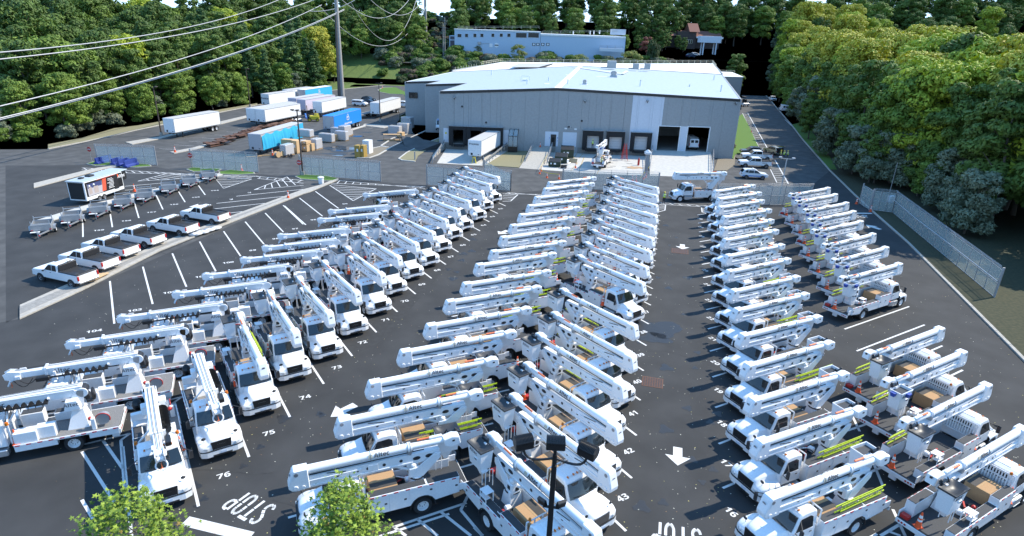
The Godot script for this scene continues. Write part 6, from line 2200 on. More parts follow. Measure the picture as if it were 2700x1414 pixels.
func crown(seed_: int, w: float, h: float, base: float, blobs: int, leaves: int, size: float, lo: Color, hi: Color, shape := "round", spread := 1.0) -> ArrayMesh:
	# leaf clumps scattered over many small boughs; each clump is two bent faces
	var r := RandomNumberGenerator.new()
	r.seed = seed_
	var bl := []
	var tot := 0.0
	for i in blobs:
		var u := r.randf()
		var a := r.randf() * TAU
		var y := 0.0
		var rad := 0.0
		if shape == "cone":
			y = pow(u, 0.9)
			rad = (1.0 - y * 0.93) * r.randf_range(0.55, 1.0)
		elif shape == "bush":
			y = r.randf_range(0.1, 0.8)
			rad = sqrt(r.randf()) * (1.0 - y * y * 0.5)
		else:
			y = r.randf_range(0.05, 0.95)
			var e := sqrt(maxf(0.0, 1.0 - pow(absf(y - 0.42) / 0.6, 2.0)))
			rad = e * pow(r.randf(), 0.45)
		var br := r.randf_range(0.085, 0.17) if shape == "round" else r.randf_range(0.15, 0.26) if shape == "bush" else r.randf_range(0.1, 0.16) * (1.3 - y * 0.6)
		var tone := r.randf()
		bl.append([Vector3(cos(a) * rad * w * 0.42, base + y * (h - base) * 0.88, sin(a) * rad * w * 0.42), br * w * spread, tone])
		tot += br * br
	var P := PackedVector3Array()
	var N := PackedVector3Array()
	var C := PackedColorArray()
	for q in bl:
		var k := int(leaves * pow(q[1] / (w * spread), 2.0) / tot)
		for i in k:
			var d := Vector3(r.randfn(), r.randfn() + 0.25, r.randfn()).normalized()
			var flat := 0.62 if shape != "cone" else 0.5
			var p: Vector3 = q[0] + Vector3(d.x, d.y * flat, d.z) * q[1] * (0.55 + 0.5 * sqrt(r.randf()))
			var n := (d + Vector3(r.randfn(), r.randfn() + 0.5, r.randfn()) * 0.45).normalized()
			var t := n.cross(Vector3(r.randfn(), r.randfn(), r.randfn())).normalized()
			var b := n.cross(t)
			var s := size * r.randf_range(0.6, 1.25)
			var mix := clampf(q[2] * 0.6 + r.randf() * 0.4, 0.0, 1.0)
			var col := lo.lerp(hi, mix)
			var bend := n * s * 0.22
			var v := [p - t * s, p + b * s * 0.55 - bend, p + t * s, p - b * s * 0.55 - bend]
			for tr in [[0, 1, 2], [0, 2, 3]]:
				var fn: Vector3 = (v[tr[1]] - v[tr[0]]).cross(v[tr[2]] - v[tr[0]]).normalized()
				for z in [tr[0], tr[2], tr[1]]:
					P.append(v[z])
					N.append(fn)
					C.append(col)
	var a := []
	a.resize(Mesh.ARRAY_MAX)
	a[Mesh.ARRAY_VERTEX] = P
	a[Mesh.ARRAY_NORMAL] = N
	a[Mesh.ARRAY_COLOR] = C
	var m := ArrayMesh.new()
	m.add_surface_from_arrays(Mesh.PRIMITIVE_TRIANGLES, a)
	return m


func trunk_mesh(seed_: int, h: float, r0: float, limbs: int, reach: float, from := 0.25) -> ArrayMesh:
	var r := RandomNumberGenerator.new()
	r.seed = seed_
	var m := mb()
	var p := Vector3(0, -0.4, 0)
	var pts := [p]
	for i in 6:
		p += Vector3(r.randf_range(-0.03, 0.03) * h, h / 6.0, r.randf_range(-0.03, 0.03) * h)
		pts.append(p)
	for i in 6:
		m.cyl(pts[i], pts[i + 1], r0 * (1.0 - i * 0.14), r0 * (1.0 - (i + 1) * 0.14), 8, false)
	for i in limbs:
		var u := r.randf_range(from, 0.95)
		var k := mini(5, int(u * 6))
		var s: Vector3 = pts[k].lerp(pts[k + 1], u * 6 - k)
		var a := r.randf() * TAU
		var d := Vector3(cos(a), r.randf_range(0.4, 1.1), sin(a)).normalized() * reach * r.randf_range(0.5, 1.0) * (1.25 - u * 0.6)
		var mid := s + d * 0.5 + Vector3(0, -0.05 * reach, 0)
		m.cyl(s, mid, r0 * 0.4 * (1.1 - u * 0.5), r0 * 0.25, 5, false)
		m.cyl(mid, s + d, r0 * 0.25, r0 * 0.08, 5, false)
	return m.mesh()


func tree(called: String, cm: ArrayMesh, cmat: String, tm: ArrayMesh) -> Node3D:
	var t := Node3D.new()
	t.name = called
	if tm:
		hang("trunk", tm, "bark", t)
	hang("crown", cm, cmat, t)
	return t


var zone := "left wood"
var kinds := {}
var placed := {}


func plant(kind: String, at: Vector3, scale: float, label := "", group := "", cat := "", squash := 1.0):
	var k: Array = kinds[kind]
	var o: Node3D
	if not placed.has(kind):
		placed[kind] = true
		o = k[0]
		o.name = numbered(String(o.name))
		add_child(o)
	else:
		o = k[0].duplicate()
		o.name = numbered(String(k[4]))
		add_child(o)
	o.position = at
	o.rotation_degrees.y = rng.randf() * 360.0
	o.scale = Vector3(scale, scale * squash, scale)
	if not label and (String(k[1]).contains("wood") or String(k[1]).contains("slope")):
		label = String(k[1]).replace("the wood", "the " + zone).replace("slope behind the warehouse", zone)
	tag(o, label if label else String(k[1]), cat if cat else String(k[2]), group if group else String(k[3]))


func build_woods():
	rng.seed = 77
	leaf_mat("leaf_tint", Color(1, 1, 1))
	var K := func(key: String, called: String, cm: ArrayMesh, tm, label: String, cat: String, group: String):
		kinds[key] = [tree(called, cm, "leaf_tint", tm), label, cat, group, called]
	var dk := Color(0.040, 0.080, 0.012)
	var dk2 := Color(0.114, 0.188, 0.028)
	K.call("dark_a", "broadleaf_tree", crown(1, 11, 21, 4, 95, 9500, 0.36, dk, dk2), trunk_mesh(1, 17, 0.32, 12, 4.5), "dark green broadleaf tree in the wood", "tree", "dark broadleaf trees of the woods")
	K.call("dark_b", "broadleaf_tree", crown(2, 9.5, 20, 3, 85, 9000, 0.36, Color(0.052, 0.097, 0.014), Color(0.134, 0.207, 0.031)), trunk_mesh(2, 15, 0.28, 12, 4), "dark green broadleaf tree in the wood", "tree", "dark broadleaf trees of the woods")
	K.call("mid_a", "leafy_tree", crown(3, 10, 18, 2.5, 90, 9500, 0.34, Color(0.081, 0.143, 0.017), Color(0.202, 0.292, 0.036)), trunk_mesh(3, 14, 0.26, 12, 4), "mid green leafy tree in the wood", "tree", "mid green trees of the woods")
	K.call("mid_b", "leafy_tree", crown(4, 11, 16, 2, 100, 9500, 0.34, Color(0.087, 0.162, 0.019), Color(0.228, 0.324, 0.041)), trunk_mesh(4, 12, 0.26, 12, 4), "mid green leafy tree in the wood", "tree", "mid green trees of the woods")
	K.call("yellow", "yellowing_tree", crown(5, 12, 21, 4, 110, 10500, 0.34, Color(0.242, 0.259, 0.022), Color(0.552, 0.504, 0.060)), trunk_mesh(5, 17, 0.3, 16, 5), "yellowing tree among the green ones", "tree", "yellowing trees beside the road")
	K.call("lime", "yellow_green_tree", crown(6, 11, 20, 4, 100, 10000, 0.34, Color(0.175, 0.259, 0.018), Color(0.444, 0.492, 0.041)), trunk_mesh(6, 16, 0.28, 14, 4.5), "yellow green tree turning in autumn", "tree", "yellow green trees beside the road")
	K.call("silver", "silvery_tree", crown(7, 8, 11, 1, 80, 8000, 0.26, Color(0.090, 0.120, 0.072), Color(0.228, 0.264, 0.168)), trunk_mesh(7, 8, 0.18, 10, 3), "silvery grey green tree at the edge of the wood", "tree", "silvery trees at the edge of the woods")
	K.call("pine", "pine_tree", crown(8, 8.5, 21, 2, 90, 8500, 0.34, Color(0.034, 0.084, 0.022), Color(0.101, 0.181, 0.045), "cone"), trunk_mesh(8, 20, 0.28, 4, 1.5), "dark conical pine at the edge of the wood", "tree", "pines at the edge of the left wood")
	K.call("bush", "green_bush", crown(9, 5, 3.6, 0.2, 22, 3600, 0.26, Color(0.067, 0.130, 0.014), Color(0.175, 0.259, 0.032), "bush"), null, "green bush on the slope behind the warehouse", "bush", "green bushes on the slope")
	K.call("dull", "grey_bush", crown(10, 5, 3.4, 0.2, 22, 3600, 0.24, Color(0.096, 0.120, 0.072), Color(0.240, 0.264, 0.168), "bush"), null, "grey green bush on the slope behind the warehouse", "bush", "grey green bushes on the slope")
	K.call("brown", "brown_bush", crown(11, 4.6, 2.8, 0.2, 20, 3400, 0.22, Color(0.072, 0.060, 0.038), Color(0.156, 0.120, 0.078), "bush"), null, "brownish clipped bush on the slope behind the warehouse", "bush", "brown bushes on the slope")
	K.call("dark_bush", "dark_bush", crown(12, 4, 3, 0.2, 20, 3200, 0.22, Color(0.025, 0.046, 0.011), Color(0.060, 0.097, 0.019), "bush"), null, "dark clipped bush before the blue office building", "bush", "dark bushes before the office building")
	K.call("red", "red_tree", crown(13, 7, 9, 2, 26, 4200, 0.3, Color(0.120, 0.042, 0.030), Color(0.288, 0.096, 0.060)), trunk_mesh(13, 6, 0.18, 8, 2.4), "dark red leaved tree beside the office building", "tree", "")
	K.call("airy", "airy_tree", crown(14, 9, 12, 3, 34, 3200, 0.26, Color(0.121, 0.168, 0.045), Color(0.349, 0.350, 0.072)), trunk_mesh(14, 10, 0.2, 14, 3.4), "slender airy tree in front of the office building", "tree", "airy trees before the office building")
	# left wood: rows going back from the kerb
	var edge := [g(-96.6, -118.3), g(-92.2, -122.5), g(-91.7, -130.6), g(-91.5, -141.9), g(-88.7, -152.1), g(-86.8, -166.2), g(-83.6, -178.1), g(-79.9, -191.9), g(-77.6, -209.3), g(-74.6, -235.7), g(-75.7, -256.8)]
	for row in 7:
		for i in edge.size() * 2 - 1:
			var e: Vector3 = edge[i / 2] if i % 2 == 0 else edge[i / 2].lerp(edge[i / 2 + 1], 0.5)
			var off := [3.0, 11.0, 21.0, 33.0, 47.0, 64.0, 84.0]
			var p: Vector3 = e + Vector3(-0.55, 0, -0.83) * (off[row] + rng.randf_range(-3, 3)) + Vector3(rng.randf_range(-3, 3), 0, rng.randf_range(-3, 3))
			p.y = hill(p.x, p.z) - 0.1
			var r := rng.randf()
			var kind := "mid_a"
			if row == 0:
				kind = "silver" if r < 0.2 else ("mid_b" if r < 0.6 else ("pine" if i > 13 else "mid_a"))
				plant(kind, p, rng.randf_range(0.5, 0.8) if kind != "pine" else rng.randf_range(0.7, 0.9))
				if rng.randf() < 0.7:
					var q: Vector3 = p + Vector3(0.5, 0, 0.8) * 1.5
					q.y = 0
					plant("bush" if rng.randf() < 0.6 else "dull", q, rng.randf_range(0.7, 1.1), "bush at the foot of the left wood", "bushes at the foot of the left wood")
				continue
			if i > 12 and r < 0.45 and row < 4:
				kind = "pine"
			elif r < 0.38:
				kind = "dark_a"
			elif r < 0.62:
				kind = "dark_b"
			elif r < 0.88:
				kind = "mid_a"
			elif r < 0.93:
				kind = "lime"
			else:
				kind = "mid_b"
			plant(kind, p, rng.randf_range(0.85, 1.15) * (1.0 + 0.05 * row))
	plant("yellow", Vector3(-79, 0.3, -252), 1.15, "broad yellow tree left of the tall pole", "", "tree")
	for q in [[-88, -240, "pine", 0.95], [-83, -234, "pine", 0.8], [-93, -236, "pine", 1.0], [-78, -243, "pine", 0.7], [-76, -262, "lime", 0.75], [-72, -294, "mid_b", 0.9], [-66, -300, "mid_a", 0.85], [-80, -290, "dark_b", 1.0], [-88, -275, "dark_a", 1.0]]:
		plant(q[2], Vector3(q[0], hill(q[0], q[1]), q[1]), q[3])
	zone = "slope behind the warehouse"
	# slope behind the grass: bushes in drifts
	for i in 250:
		var px := rng.randf_range(-62.0, 96.0)
		var pz := rng.randf_range(-298.0, -274.0)
		if px > -8 and pz > -276 or absf(px - road_x(pz)) < 14.0:
			continue
		if px > 70 and pz < -290 and px < 100:
			continue
		var r := rng.randf()
		var kind := "bush" if r < 0.45 else ("dull" if r < 0.68 else ("brown" if r < 0.9 else "dark_bush"))
		var grp := ""
		plant(kind, Vector3(px, hill(px, pz) - 0.1, pz), rng.randf_range(0.85, 1.6))
	for i in 26:
		var px := rng.randf_range(-62.0, -8.0)
		var pz := rng.randf_range(-318.0, -292.0)
		if px > -16 and pz < -296:
			continue
		plant("dull" if rng.randf() < 0.55 else "bush", Vector3(px, hill(px, pz) - 0.1, pz), rng.randf_range(1.0, 1.8))
	for x in [-12.0, -7.5, -3.0]:
		plant("bush", Vector3(x * 1.6 - 5, hill(x, -287) , -287), 0.85, "rounded light green bush beside the far parked cars", "rounded bushes beside the far cars")
	for i in 12:
		var px := 22.0 + i * 4.4
		plant("dark_bush", Vector3(px, hill(px, -297.5) - 0.2, -297.5), rng.randf_range(0.4, 0.65))
	for q in [[Vector3(-0.26, 15.57, -292), "airy", 0.85], [Vector3(26.83, 12.77, -280), "airy", 1.0], [Vector3(47.35, 14.2, -278), "airy", 1.25]]:
		plant(q[1], Vector3(q[0].x, hill(q[0].x, q[0].z), q[0].z), q[2], ["small yellow topped tree before the middle of the office building", "spreading thin tree before the right half of the office building", "tall yellow topped tree at the right end of the office building"][[0.85, 1.0, 1.25].find(q[2])], "")
	var rt := Vector3(60.7, 17.78, -312)
	plant("red", Vector3(rt.x, hill(rt.x, rt.z), rt.z), 1.1)
	var cn := Vector3(61.1, 17.08, -298)
	plant("dark_bush", Vector3(cn.x, hill(cn.x, cn.z), cn.z), 1.6, "dark green upright evergreen beside the red leaved tree", "", "evergreen", 2.6)
	zone = "far wood"
	# far wood behind the office building
	for row in 4:
		var n := 34
		for i in n:
			var px := -120.0 + 400.0 * (i + rng.randf()) / n
			var pz: float = [-338.0, -352.0, -370.0, -395.0][row] - rng.randf_range(0, 8)
			if row == 0 and px > 84 and px < 150:
				continue
			if px / pz > 0.098 and px / pz < 0.147:
				continue
			if row == 0 and px < -12:
				continue
			var r := rng.randf()
			var kind := "dark_a" if r < 0.45 else ("dark_b" if r < 0.75 else ("mid_a" if r < 0.92 else "mid_b"))
			plant(kind, Vector3(px, hill(px, pz) - 0.2, pz), rng.randf_range(0.95, 1.3) * (0.75 if row == 0 else 1.1), "tree of the far wood behind the office building", "trees of the far wood")
	for i in 26:
		var px := -150.0 + 6.0 * i + rng.randf_range(-2, 2)
		if px > -30:
			continue
		for k in 3:
			var pz := -300.0 - 18.0 * k + rng.randf_range(-5, 5)
			if px / pz > 0.098 and px / pz < 0.147:
				continue
			plant("dark_a" if rng.randf() < 0.5 else "mid_a", Vector3(px, hill(px, pz) - 0.2, pz), rng.randf_range(0.8, 1.1))
	for i in 60:
		var pz := rng.randf_range(-420.0, -302.0)
		var px := pz * rng.randf_range(0.1, 0.145)
		plant(["dull", "bush", "brown"][i % 3], Vector3(px, hill(px, pz) - 0.2, pz), rng.randf_range(0.6, 1.1), "bush in the clearing under the sky gap", "bushes in the clearing under the sky gap")
	for i in 60:
		var px := -60.0 + 260.0 * (i + rng.randf()) / 60.0
		var pz := rng.randf_range(-344, -334)
		if (px / pz > 0.105 and px / pz < 0.14) or (px > 84 and px < 136):
			continue
		plant("mid_b" if rng.randf() < 0.5 else "dark_b", Vector3(px, hill(px, pz) - 0.4, pz), rng.randf_range(0.4, 0.6), "low tree under the far wood behind the office building", "low trees under the far wood")
	zone = "right wood"
	# right wood along the side road and the fence
	var re := [g(134, -352), g(121, -312), g(111, -289.1), g(105.3, -267.7), g(94.7, -232.5), g(86.8, -205.3), g(79.7, -181.7), g(71.5, -155.2), g(65.4, -134.2), g(60.4, -116.3), g(60.3, -110.3), g(61.1, -105.1), g(63.4, -100.6), g(61.3, -90.1), g(57.78, -80), g(58.5, -50), g(62, -36)]
	for row in 5:
		for i in re.size() * 2 - 1:
			var e: Vector3 = re[i / 2] if i % 2 == 0 else re[i / 2].lerp(re[i / 2 + 1], 0.5)
			var off := [4.0, 8.0, 14.0, 24.0, 38.0]
			var p: Vector3 = e + Vector3(0.95, 0, -0.15) * (off[row] + rng.randf_range(-1.5, 1.5)) + Vector3(rng.randf_range(-1, 1), 0, rng.randf_range(-3, 3))
			p.y = hill(p.x, p.z) - 0.1
			var r := rng.randf()
			var kind := "dark_b"
			if row == 0:
				kind = "silver" if r < 0.3 else ("mid_b" if r < 0.6 else "dark_b")
				plant(kind, p, rng.randf_range(0.75, 1.05) if kind == "silver" else rng.randf_range(0.5, 0.7))
				continue
			if row == 1:
				kind = "mid_a" if r < 0.45 else ("dark_b" if r < 0.75 else ("silver" if r < 0.9 else "lime"))
				plant(kind, p, rng.randf_range(1.05, 1.25) * (1.35 if kind == "silver" else 1.0))
				continue
			kind = "yellow" if r < 0.5 else ("lime" if r < 0.85 else "dark_a")
			plant(kind, p, rng.randf_range(0.85, 1.38) + 0.03 * row)
	for i in 90:
		var p := Vector3(rng.randf_range(88, 190), 0, rng.randf_range(-390, -268))
		var rx := p.x - road_x(p.z)
		if absf(rx) < 11.0 or (p.x < 112 and p.z < -296 and p.z > -345):
			continue
		p.y = hill(p.x, p.z) - 0.1
		plant("dark_b" if rng.randf() < 0.6 else "mid_a", p, rng.randf_range(0.7, 1.1))
	# woods that go on outside the frame
	for i in 110:
		var p := Vector3(rng.randf_range(100, 260), 0, rng.randf_range(-330, -40))
		if p.x - road_x(p.z) < 42.0:
			continue
		plant("dark_a" if rng.randf() < 0.6 else "lime", Vector3(p.x, hill(p.x, p.z), p.z), rng.randf_range(0.9, 1.15))
	plant("brown", g(44.97, -132.9), 0.95, "round brownish shrub at the right corner of the warehouse", "", "shrub", 1.15)
	plant("dark_bush", g(-49.78, -271.1), 1.3, "dark round bush beside the left wing of the warehouse", "", "shrub")
	foreground_tree("leafy_maple", Vector3(-14.33, 6.6, -18.06), 2.1, 4.6, 21, "bright green maple top at the bottom left of the photo")
	foreground_tree("leafy_maple", Vector3(-6.54, 6, -19.68), 1.75, 3.8, 22, "bright green maple top in front of the nearest bucket truck")


func foreground_tree(called: String, top: Vector3, w: float, h: float, seed_: int, label: String):
	# a young street tree whose separate lobed leaves can be made out
	var r := RandomNumberGenerator.new()
	r.seed = seed_
	var t := thing(called, label, "tree", Vector3(top.x, 0, top.z))
	hang("trunk", trunk_mesh(seed_, top.y * 0.92, 0.1, 22, w * 0.8, 0.5), "bark", t)
	var P := PackedVector3Array()
	var N := PackedVector3Array()
	var C := PackedColorArray()
	var ends := []
	for i in 130:
		var a := r.randf() * TAU
		var y := pow(r.randf(), 0.8)
		var rad := sqrt(maxf(0.0, 1.0 - y * y)) * 0.95 + 0.1
		ends.append(Vector3(cos(a) * rad * w * r.randf_range(0.35, 1.0), top.y - h * (1.0 - y) + r.randf_range(-0.2, 0.2), sin(a) * rad * w * r.randf_range(0.35, 1.0)))
	for e in ends:
		for i in 20:
			var p: Vector3 = e + Vector3(r.randfn() * 0.22, r.randfn() * 0.2 , r.randfn() * 0.22)
			var n := Vector3(r.randfn() * 0.6, 1.0, r.randfn() * 0.6).normalized()
			var d := n.cross(Vector3(r.randfn(), r.randfn(), r.randfn())).normalized()
			var s := n.cross(d)
			var z := r.randf_range(0.07, 0.125)
			var col := Color(0.06, 0.12, 0.012).lerp(Color(0.3, 0.4, 0.04), r.randf())
			if r.randf() < 0.012:
				col = Color(0.3, 0.2, 0.05)
			# five points round a stalk
			var pts := []
			for k in 10:
				var an := PI * 1.7 * (k / 9.0 - 0.5)
				var rr := z * (1.0 if k % 2 == 0 else 0.5)
				if k == 4 or k == 5:
					rr *= 1.15
				pts.append(p + (d * cos(an) + s * sin(an)) * rr - n * (0.15 * rr))
			for k in 9:
				var fn: Vector3 = (pts[k] - p).cross(pts[k + 1] - p).normalized()
				for v in [p, pts[k + 1], pts[k]]:
					P.append(v)
					N.append(fn)
					C.append(col)
	var a := []
	a.resize(Mesh.ARRAY_MAX)
	a[Mesh.ARRAY_VERTEX] = P
	a[Mesh.ARRAY_NORMAL] = N
	a[Mesh.ARRAY_COLOR] = C
	var m := ArrayMesh.new()
	m.add_surface_from_arrays(Mesh.PRIMITIVE_TRIANGLES, a)
	hang("crown", m, "leaf_tint", t)


# ------------------------------------------------------------------ cars, vans, pickups (origin between the axles on the ground, forward -z)

func car(called: String, side: Array, half_w: float, belt: float, lean: float, paint_: String, axles: Array, wr: float, glass: Array, front: Array, rear: Array, rim := "rim_grey") -> Node3D:
	# side: outline (z, y); glass: side window outlines; front / rear: [z0, y0, z1, y1] of the screens
	var t := Node3D.new()
	t.name = called
	var half := func(y: float) -> float: return half_w if y < belt else half_w - (y - belt) * lean
	var pl := []
	for p in side:
		pl.append(p)
	var m := mb()
	m.body(pl, half, 0.06)
	var b := obj("body", m, paint_, t)
	for s in [-1.0, 1.0]:
		for w in glass:
			var g := mb()
			var pts := []
			for q in w:
				pts.append(v3(s * (float(half.call(q.y)) + 0.008), q.y, q.x))
			for i in range(1, pts.size() - 1):
				g.tri_out(pts[0], pts[i], pts[i + 1], v3(0, pts[0].y, pts[0].z))
			obj("side_window", g, "window_dark", b)
		for z in axles:
			var a := mb()
			a.lathe(v3(s * (half_w + 0.004), wr, z), v3(s, 0, 0), [v2(wr * 1.16, 0), v2(wr * 1.16, 0.012), v2(0, 0.012)], 18)
			obj("wheel_arch", a, "black_plastic", b)
			wheel(t, v3(s * (half_w - 0.07), wr, z), wr, 0.24, s, "wheel", rim)
	for k in 2:
		var q: Array = front if k == 0 else rear
		if q.is_empty():
			continue
		var g := mb()
		var n := -0.015 if k == 0 else 0.015
		var w0: float = float(half.call(q[1])) - 0.1
		var w1: float = float(half.call(q[3])) - 0.12
		g.hexa([v3(-w0, q[1], q[0] + n), v3(w0, q[1], q[0] + n), v3(w0, q[1], q[0] - n), v3(-w0, q[1], q[0] - n), v3(-w1, q[3], q[2] + n), v3(w1, q[3], q[2] + n), v3(w1, q[3], q[2] - n), v3(-w1, q[3], q[2] - n)])
		obj("windscreen" if k == 0 else "rear_window", g, "glass", b)
	return t


func lights(t: Node3D, w: float, zf: float, yf: float, zr: float, yr: float, size_r: Vector3):
	for s in [-1.0, 1.0]:
		var h := mb()
		h.box(v3(s * (w - 0.24), yf, zf), v3(0.34, 0.18, 0.1), 0.03)
		obj("headlight", h, "lamp_lens", t)
		var r := mb()
		r.box(v3(s * (w - size_r.x * 0.5 + 0.012), yr, zr), size_r, 0.02)
		obj("tail_light", r, "red_lens", t)
		var mi := mb()
		mi.box(v3(s * (w + 0.14), 1.2 if yr < 1.0 else 1.3, zf + 1.75), v3(0.2, 0.17, 0.1), 0.04)
		obj("mirror", mi, "black_plastic", t)


func make_pickup(paint_ := "car_white", crew := false) -> Node3D:
	var zc := 0.45 if not crew else 0.95       # rear of the cab
	var t := car("pickup_truck", [v2(-2.95, 0.55), v2(-2.98, 1.05), v2(-2.75, 1.2), v2(-1.35, 1.3), v2(-0.72, 1.88), v2(-0.45, 1.95), v2(zc - 0.15, 1.95), v2(zc, 1.85), v2(zc + 0.02, 1.3), v2(2.95, 1.3), v2(3.0, 0.6), v2(2.2, 0.5), v2(-2.4, 0.5)], 1.01, 1.3, 0.2, paint_, [-1.95, 2.0], 0.41, [[v2(-1.2, 1.34), v2(-0.66, 1.84), v2(-0.3, 1.86), v2(-0.3, 1.34)], [v2(-0.24, 1.34), v2(-0.24, 1.86), v2(zc - 0.2, 1.86), v2(zc - 0.1, 1.34)]], [-1.33, 1.33, -0.74, 1.86], [zc + 0.01, 1.4, zc + 0.01, 1.82])
	lights(t, 1.01, -2.95, 0.98, 2.97, 1.05, v3(0.16, 0.42, 0.1))
	var bm := mb()
	bm.box(v3(0, 1.302, (zc + 3.0) * 0.5 + 0.0), v3(1.62, 0.012, 2.9 - zc))
	var bed := obj("bed_liner", bm, "black_rubber", t)
	var rl := mb()
	for s in [-1, 1]:
		rl.box(v3(s * 0.92, 1.36, (zc + 3.0) * 0.5), v3(0.16, 0.1, 2.85 - zc), 0.02)
		rl.box(v3(s * 0.5, 1.308, 1.9), v3(0.4, 0.02, 0.9), 0.01)
	rl.box(v3(0, 1.36, 2.93), v3(1.9, 0.1, 0.1), 0.02)
	obj("bed_rail", rl, "black_plastic", bed)
	var gm := mb()
	gm.box(v3(0, 0.92, -2.97), v3(1.3, 0.34, 0.06), 0.02)
	obj("grille", gm, "grille_black", t)
	var bu := mb()
	bu.box(v3(0, 0.6, -3.0), v3(1.95, 0.22, 0.16), 0.04)
	bu.box(v3(0, 0.62, 3.04), v3(1.9, 0.2, 0.14), 0.04)
	obj("bumper", bu, "aluminium", t)
	var hp := mb()
	for s in [-1, 1]:
		hp.box(v3(s * 1.015, 1.15, -0.45), v3(0.03, 0.05, 0.16), 0.01)
	obj("door_handle", hp, "black_plastic", t)
	var rk := mb()
	rk.box(v3(0, 1.62, zc + 0.1), v3(1.7, 0.55, 0.06), 0.02)
	rk.box(v3(0, 1.95, zc + 0.1), v3(1.75, 0.07, 0.08), 0.02)
	obj("rear_rack", rk, "black_plastic", t)
	var bl := mb()
	bl.cyl(v3(0.35, 1.95, zc + 0.05), v3(0.35, 2.1, zc + 0.05), 0.1, 0.08, 10)
	bl.box(v3(0.15, 2.06, zc + 0.08), v3(0.22, 0.16, 0.16), 0.03)
	obj("work_light", bl, "aluminium", t)
	return t


func make_suv(called: String, paint_: String, stripe := false) -> Node3D:
	var t := car(called, [v2(-2.3, 0.45), v2(-2.33, 0.85), v2(-2.1, 1.0), v2(-1.1, 1.1), v2(-0.35, 1.62), v2(0.0, 1.7), v2(1.5, 1.68), v2(1.8, 1.6), v2(2.25, 1.1), v2(2.3, 0.5), v2(1.7, 0.4), v2(-1.8, 0.4)], 0.93, 1.08, 0.26, paint_, [-1.4, 1.4], 0.35, [[v2(-0.9, 1.12), v2(-0.28, 1.58), v2(0.15, 1.6), v2(0.15, 1.12)], [v2(0.22, 1.12), v2(0.22, 1.6), v2(1.05, 1.6), v2(1.1, 1.14)], [v2(1.17, 1.15), v2(1.13, 1.6), v2(1.5, 1.58), v2(1.72, 1.25)]], [-1.08, 1.12, -0.37, 1.6], [2.22, 1.16, 1.84, 1.56])
	lights(t, 0.93, -2.28, 0.84, 2.26, 0.98, v3(0.34, 0.16, 0.1))
	if stripe:
		var m := mb()
		for s in [-1, 1]:
			m.box(v3(s * 0.936, 0.62, 0.1), v3(0.012, 0.16, 3.9), 0.003)
		obj("side_stripe", m, "stripe_blue", t)
		var lb := mb()
		lb.box(v3(0, 1.75, 0.2), v3(0.9, 0.1, 0.3), 0.03)
		obj("light_bar", lb, "letter_white", t)
	var rr := mb()
	for s in [-1, 1]:
		rr.box(v3(s * 0.68, 1.73, 0.7), v3(0.05, 0.05, 1.5), 0.01)
	obj("roof_rail", rr, "black_plastic", t)
	return t


func make_van(called: String, tall: bool, paint_ := "car_white") -> Node3D:
	var h := 2.35 if tall else 1.85
	var L := 2.75 if tall else 2.3
	var t := car(called, [v2(-L, 0.5), v2(-L - 0.02, 0.95), v2(-L + 0.2, 1.1), v2(-L + 0.75, 1.25), v2(-L + 1.45, h - 0.12), v2(-L + 1.8, h), v2(L - 0.15, h), v2(L, h - 0.12), v2(L + 0.03, 0.6), v2(L - 0.4, 0.42), v2(-L + 0.4, 0.42)], 1.0 if tall else 0.92, 1.25, 0.1, paint_, [-L + 0.95, L - 1.05], 0.36, [[v2(-L + 0.95, 1.28), v2(-L + 1.55, h - 0.2), v2(-L + 2.1, h - 0.2), v2(-L + 2.1, 1.28)]] if tall else [[v2(-L + 0.95, 1.28), v2(-L + 1.5, h - 0.18), v2(-L + 2.0, h - 0.18), v2(-L + 2.0, 1.25)], [v2(-L + 2.08, 1.25), v2(-L + 2.08, h - 0.18), v2(-L + 3.1, h - 0.18), v2(-L + 3.1, 1.25)], [v2(-L + 3.18, 1.25), v2(-L + 3.18, h - 0.18), v2(L - 0.3, h - 0.18), v2(L - 0.2, 1.25)]], [-L + 0.78, 1.28, -L + 1.42, h - 0.14], [])
	lights(t, 1.0 if tall else 0.92, -L + 0.05, 0.92, L, 1.15, v3(0.14, 0.5, 0.1))
	for s in [-1.0, 1.0]:
		var m := mb()
		m.box(v3(s * 0.42, h - 0.55, L + 0.02), v3(0.62, 0.55, 0.03), 0.02)
		obj("rear_window", m, "window_dark", t)
	var b := mb()
	b.box(v3(0, 0.55, L + 0.05), v3(1.8, 0.2, 0.12), 0.03)
	b.box(v3(0, 0.55, -L - 0.02), v3(1.8, 0.24, 0.12), 0.03)
	obj("bumper", b, "black_plastic", t)
	return t


func park(o: Node3D, label: String, cat: String, at: Vector3, heading: float, group := "") -> Node3D:
	o.name = numbered(String(o.name))
	add_child(o)
	o.position = v3(at.x, at.y, at.z)
	o.rotation_degrees.y = -heading
	tag(o, label, cat, group)
	return o


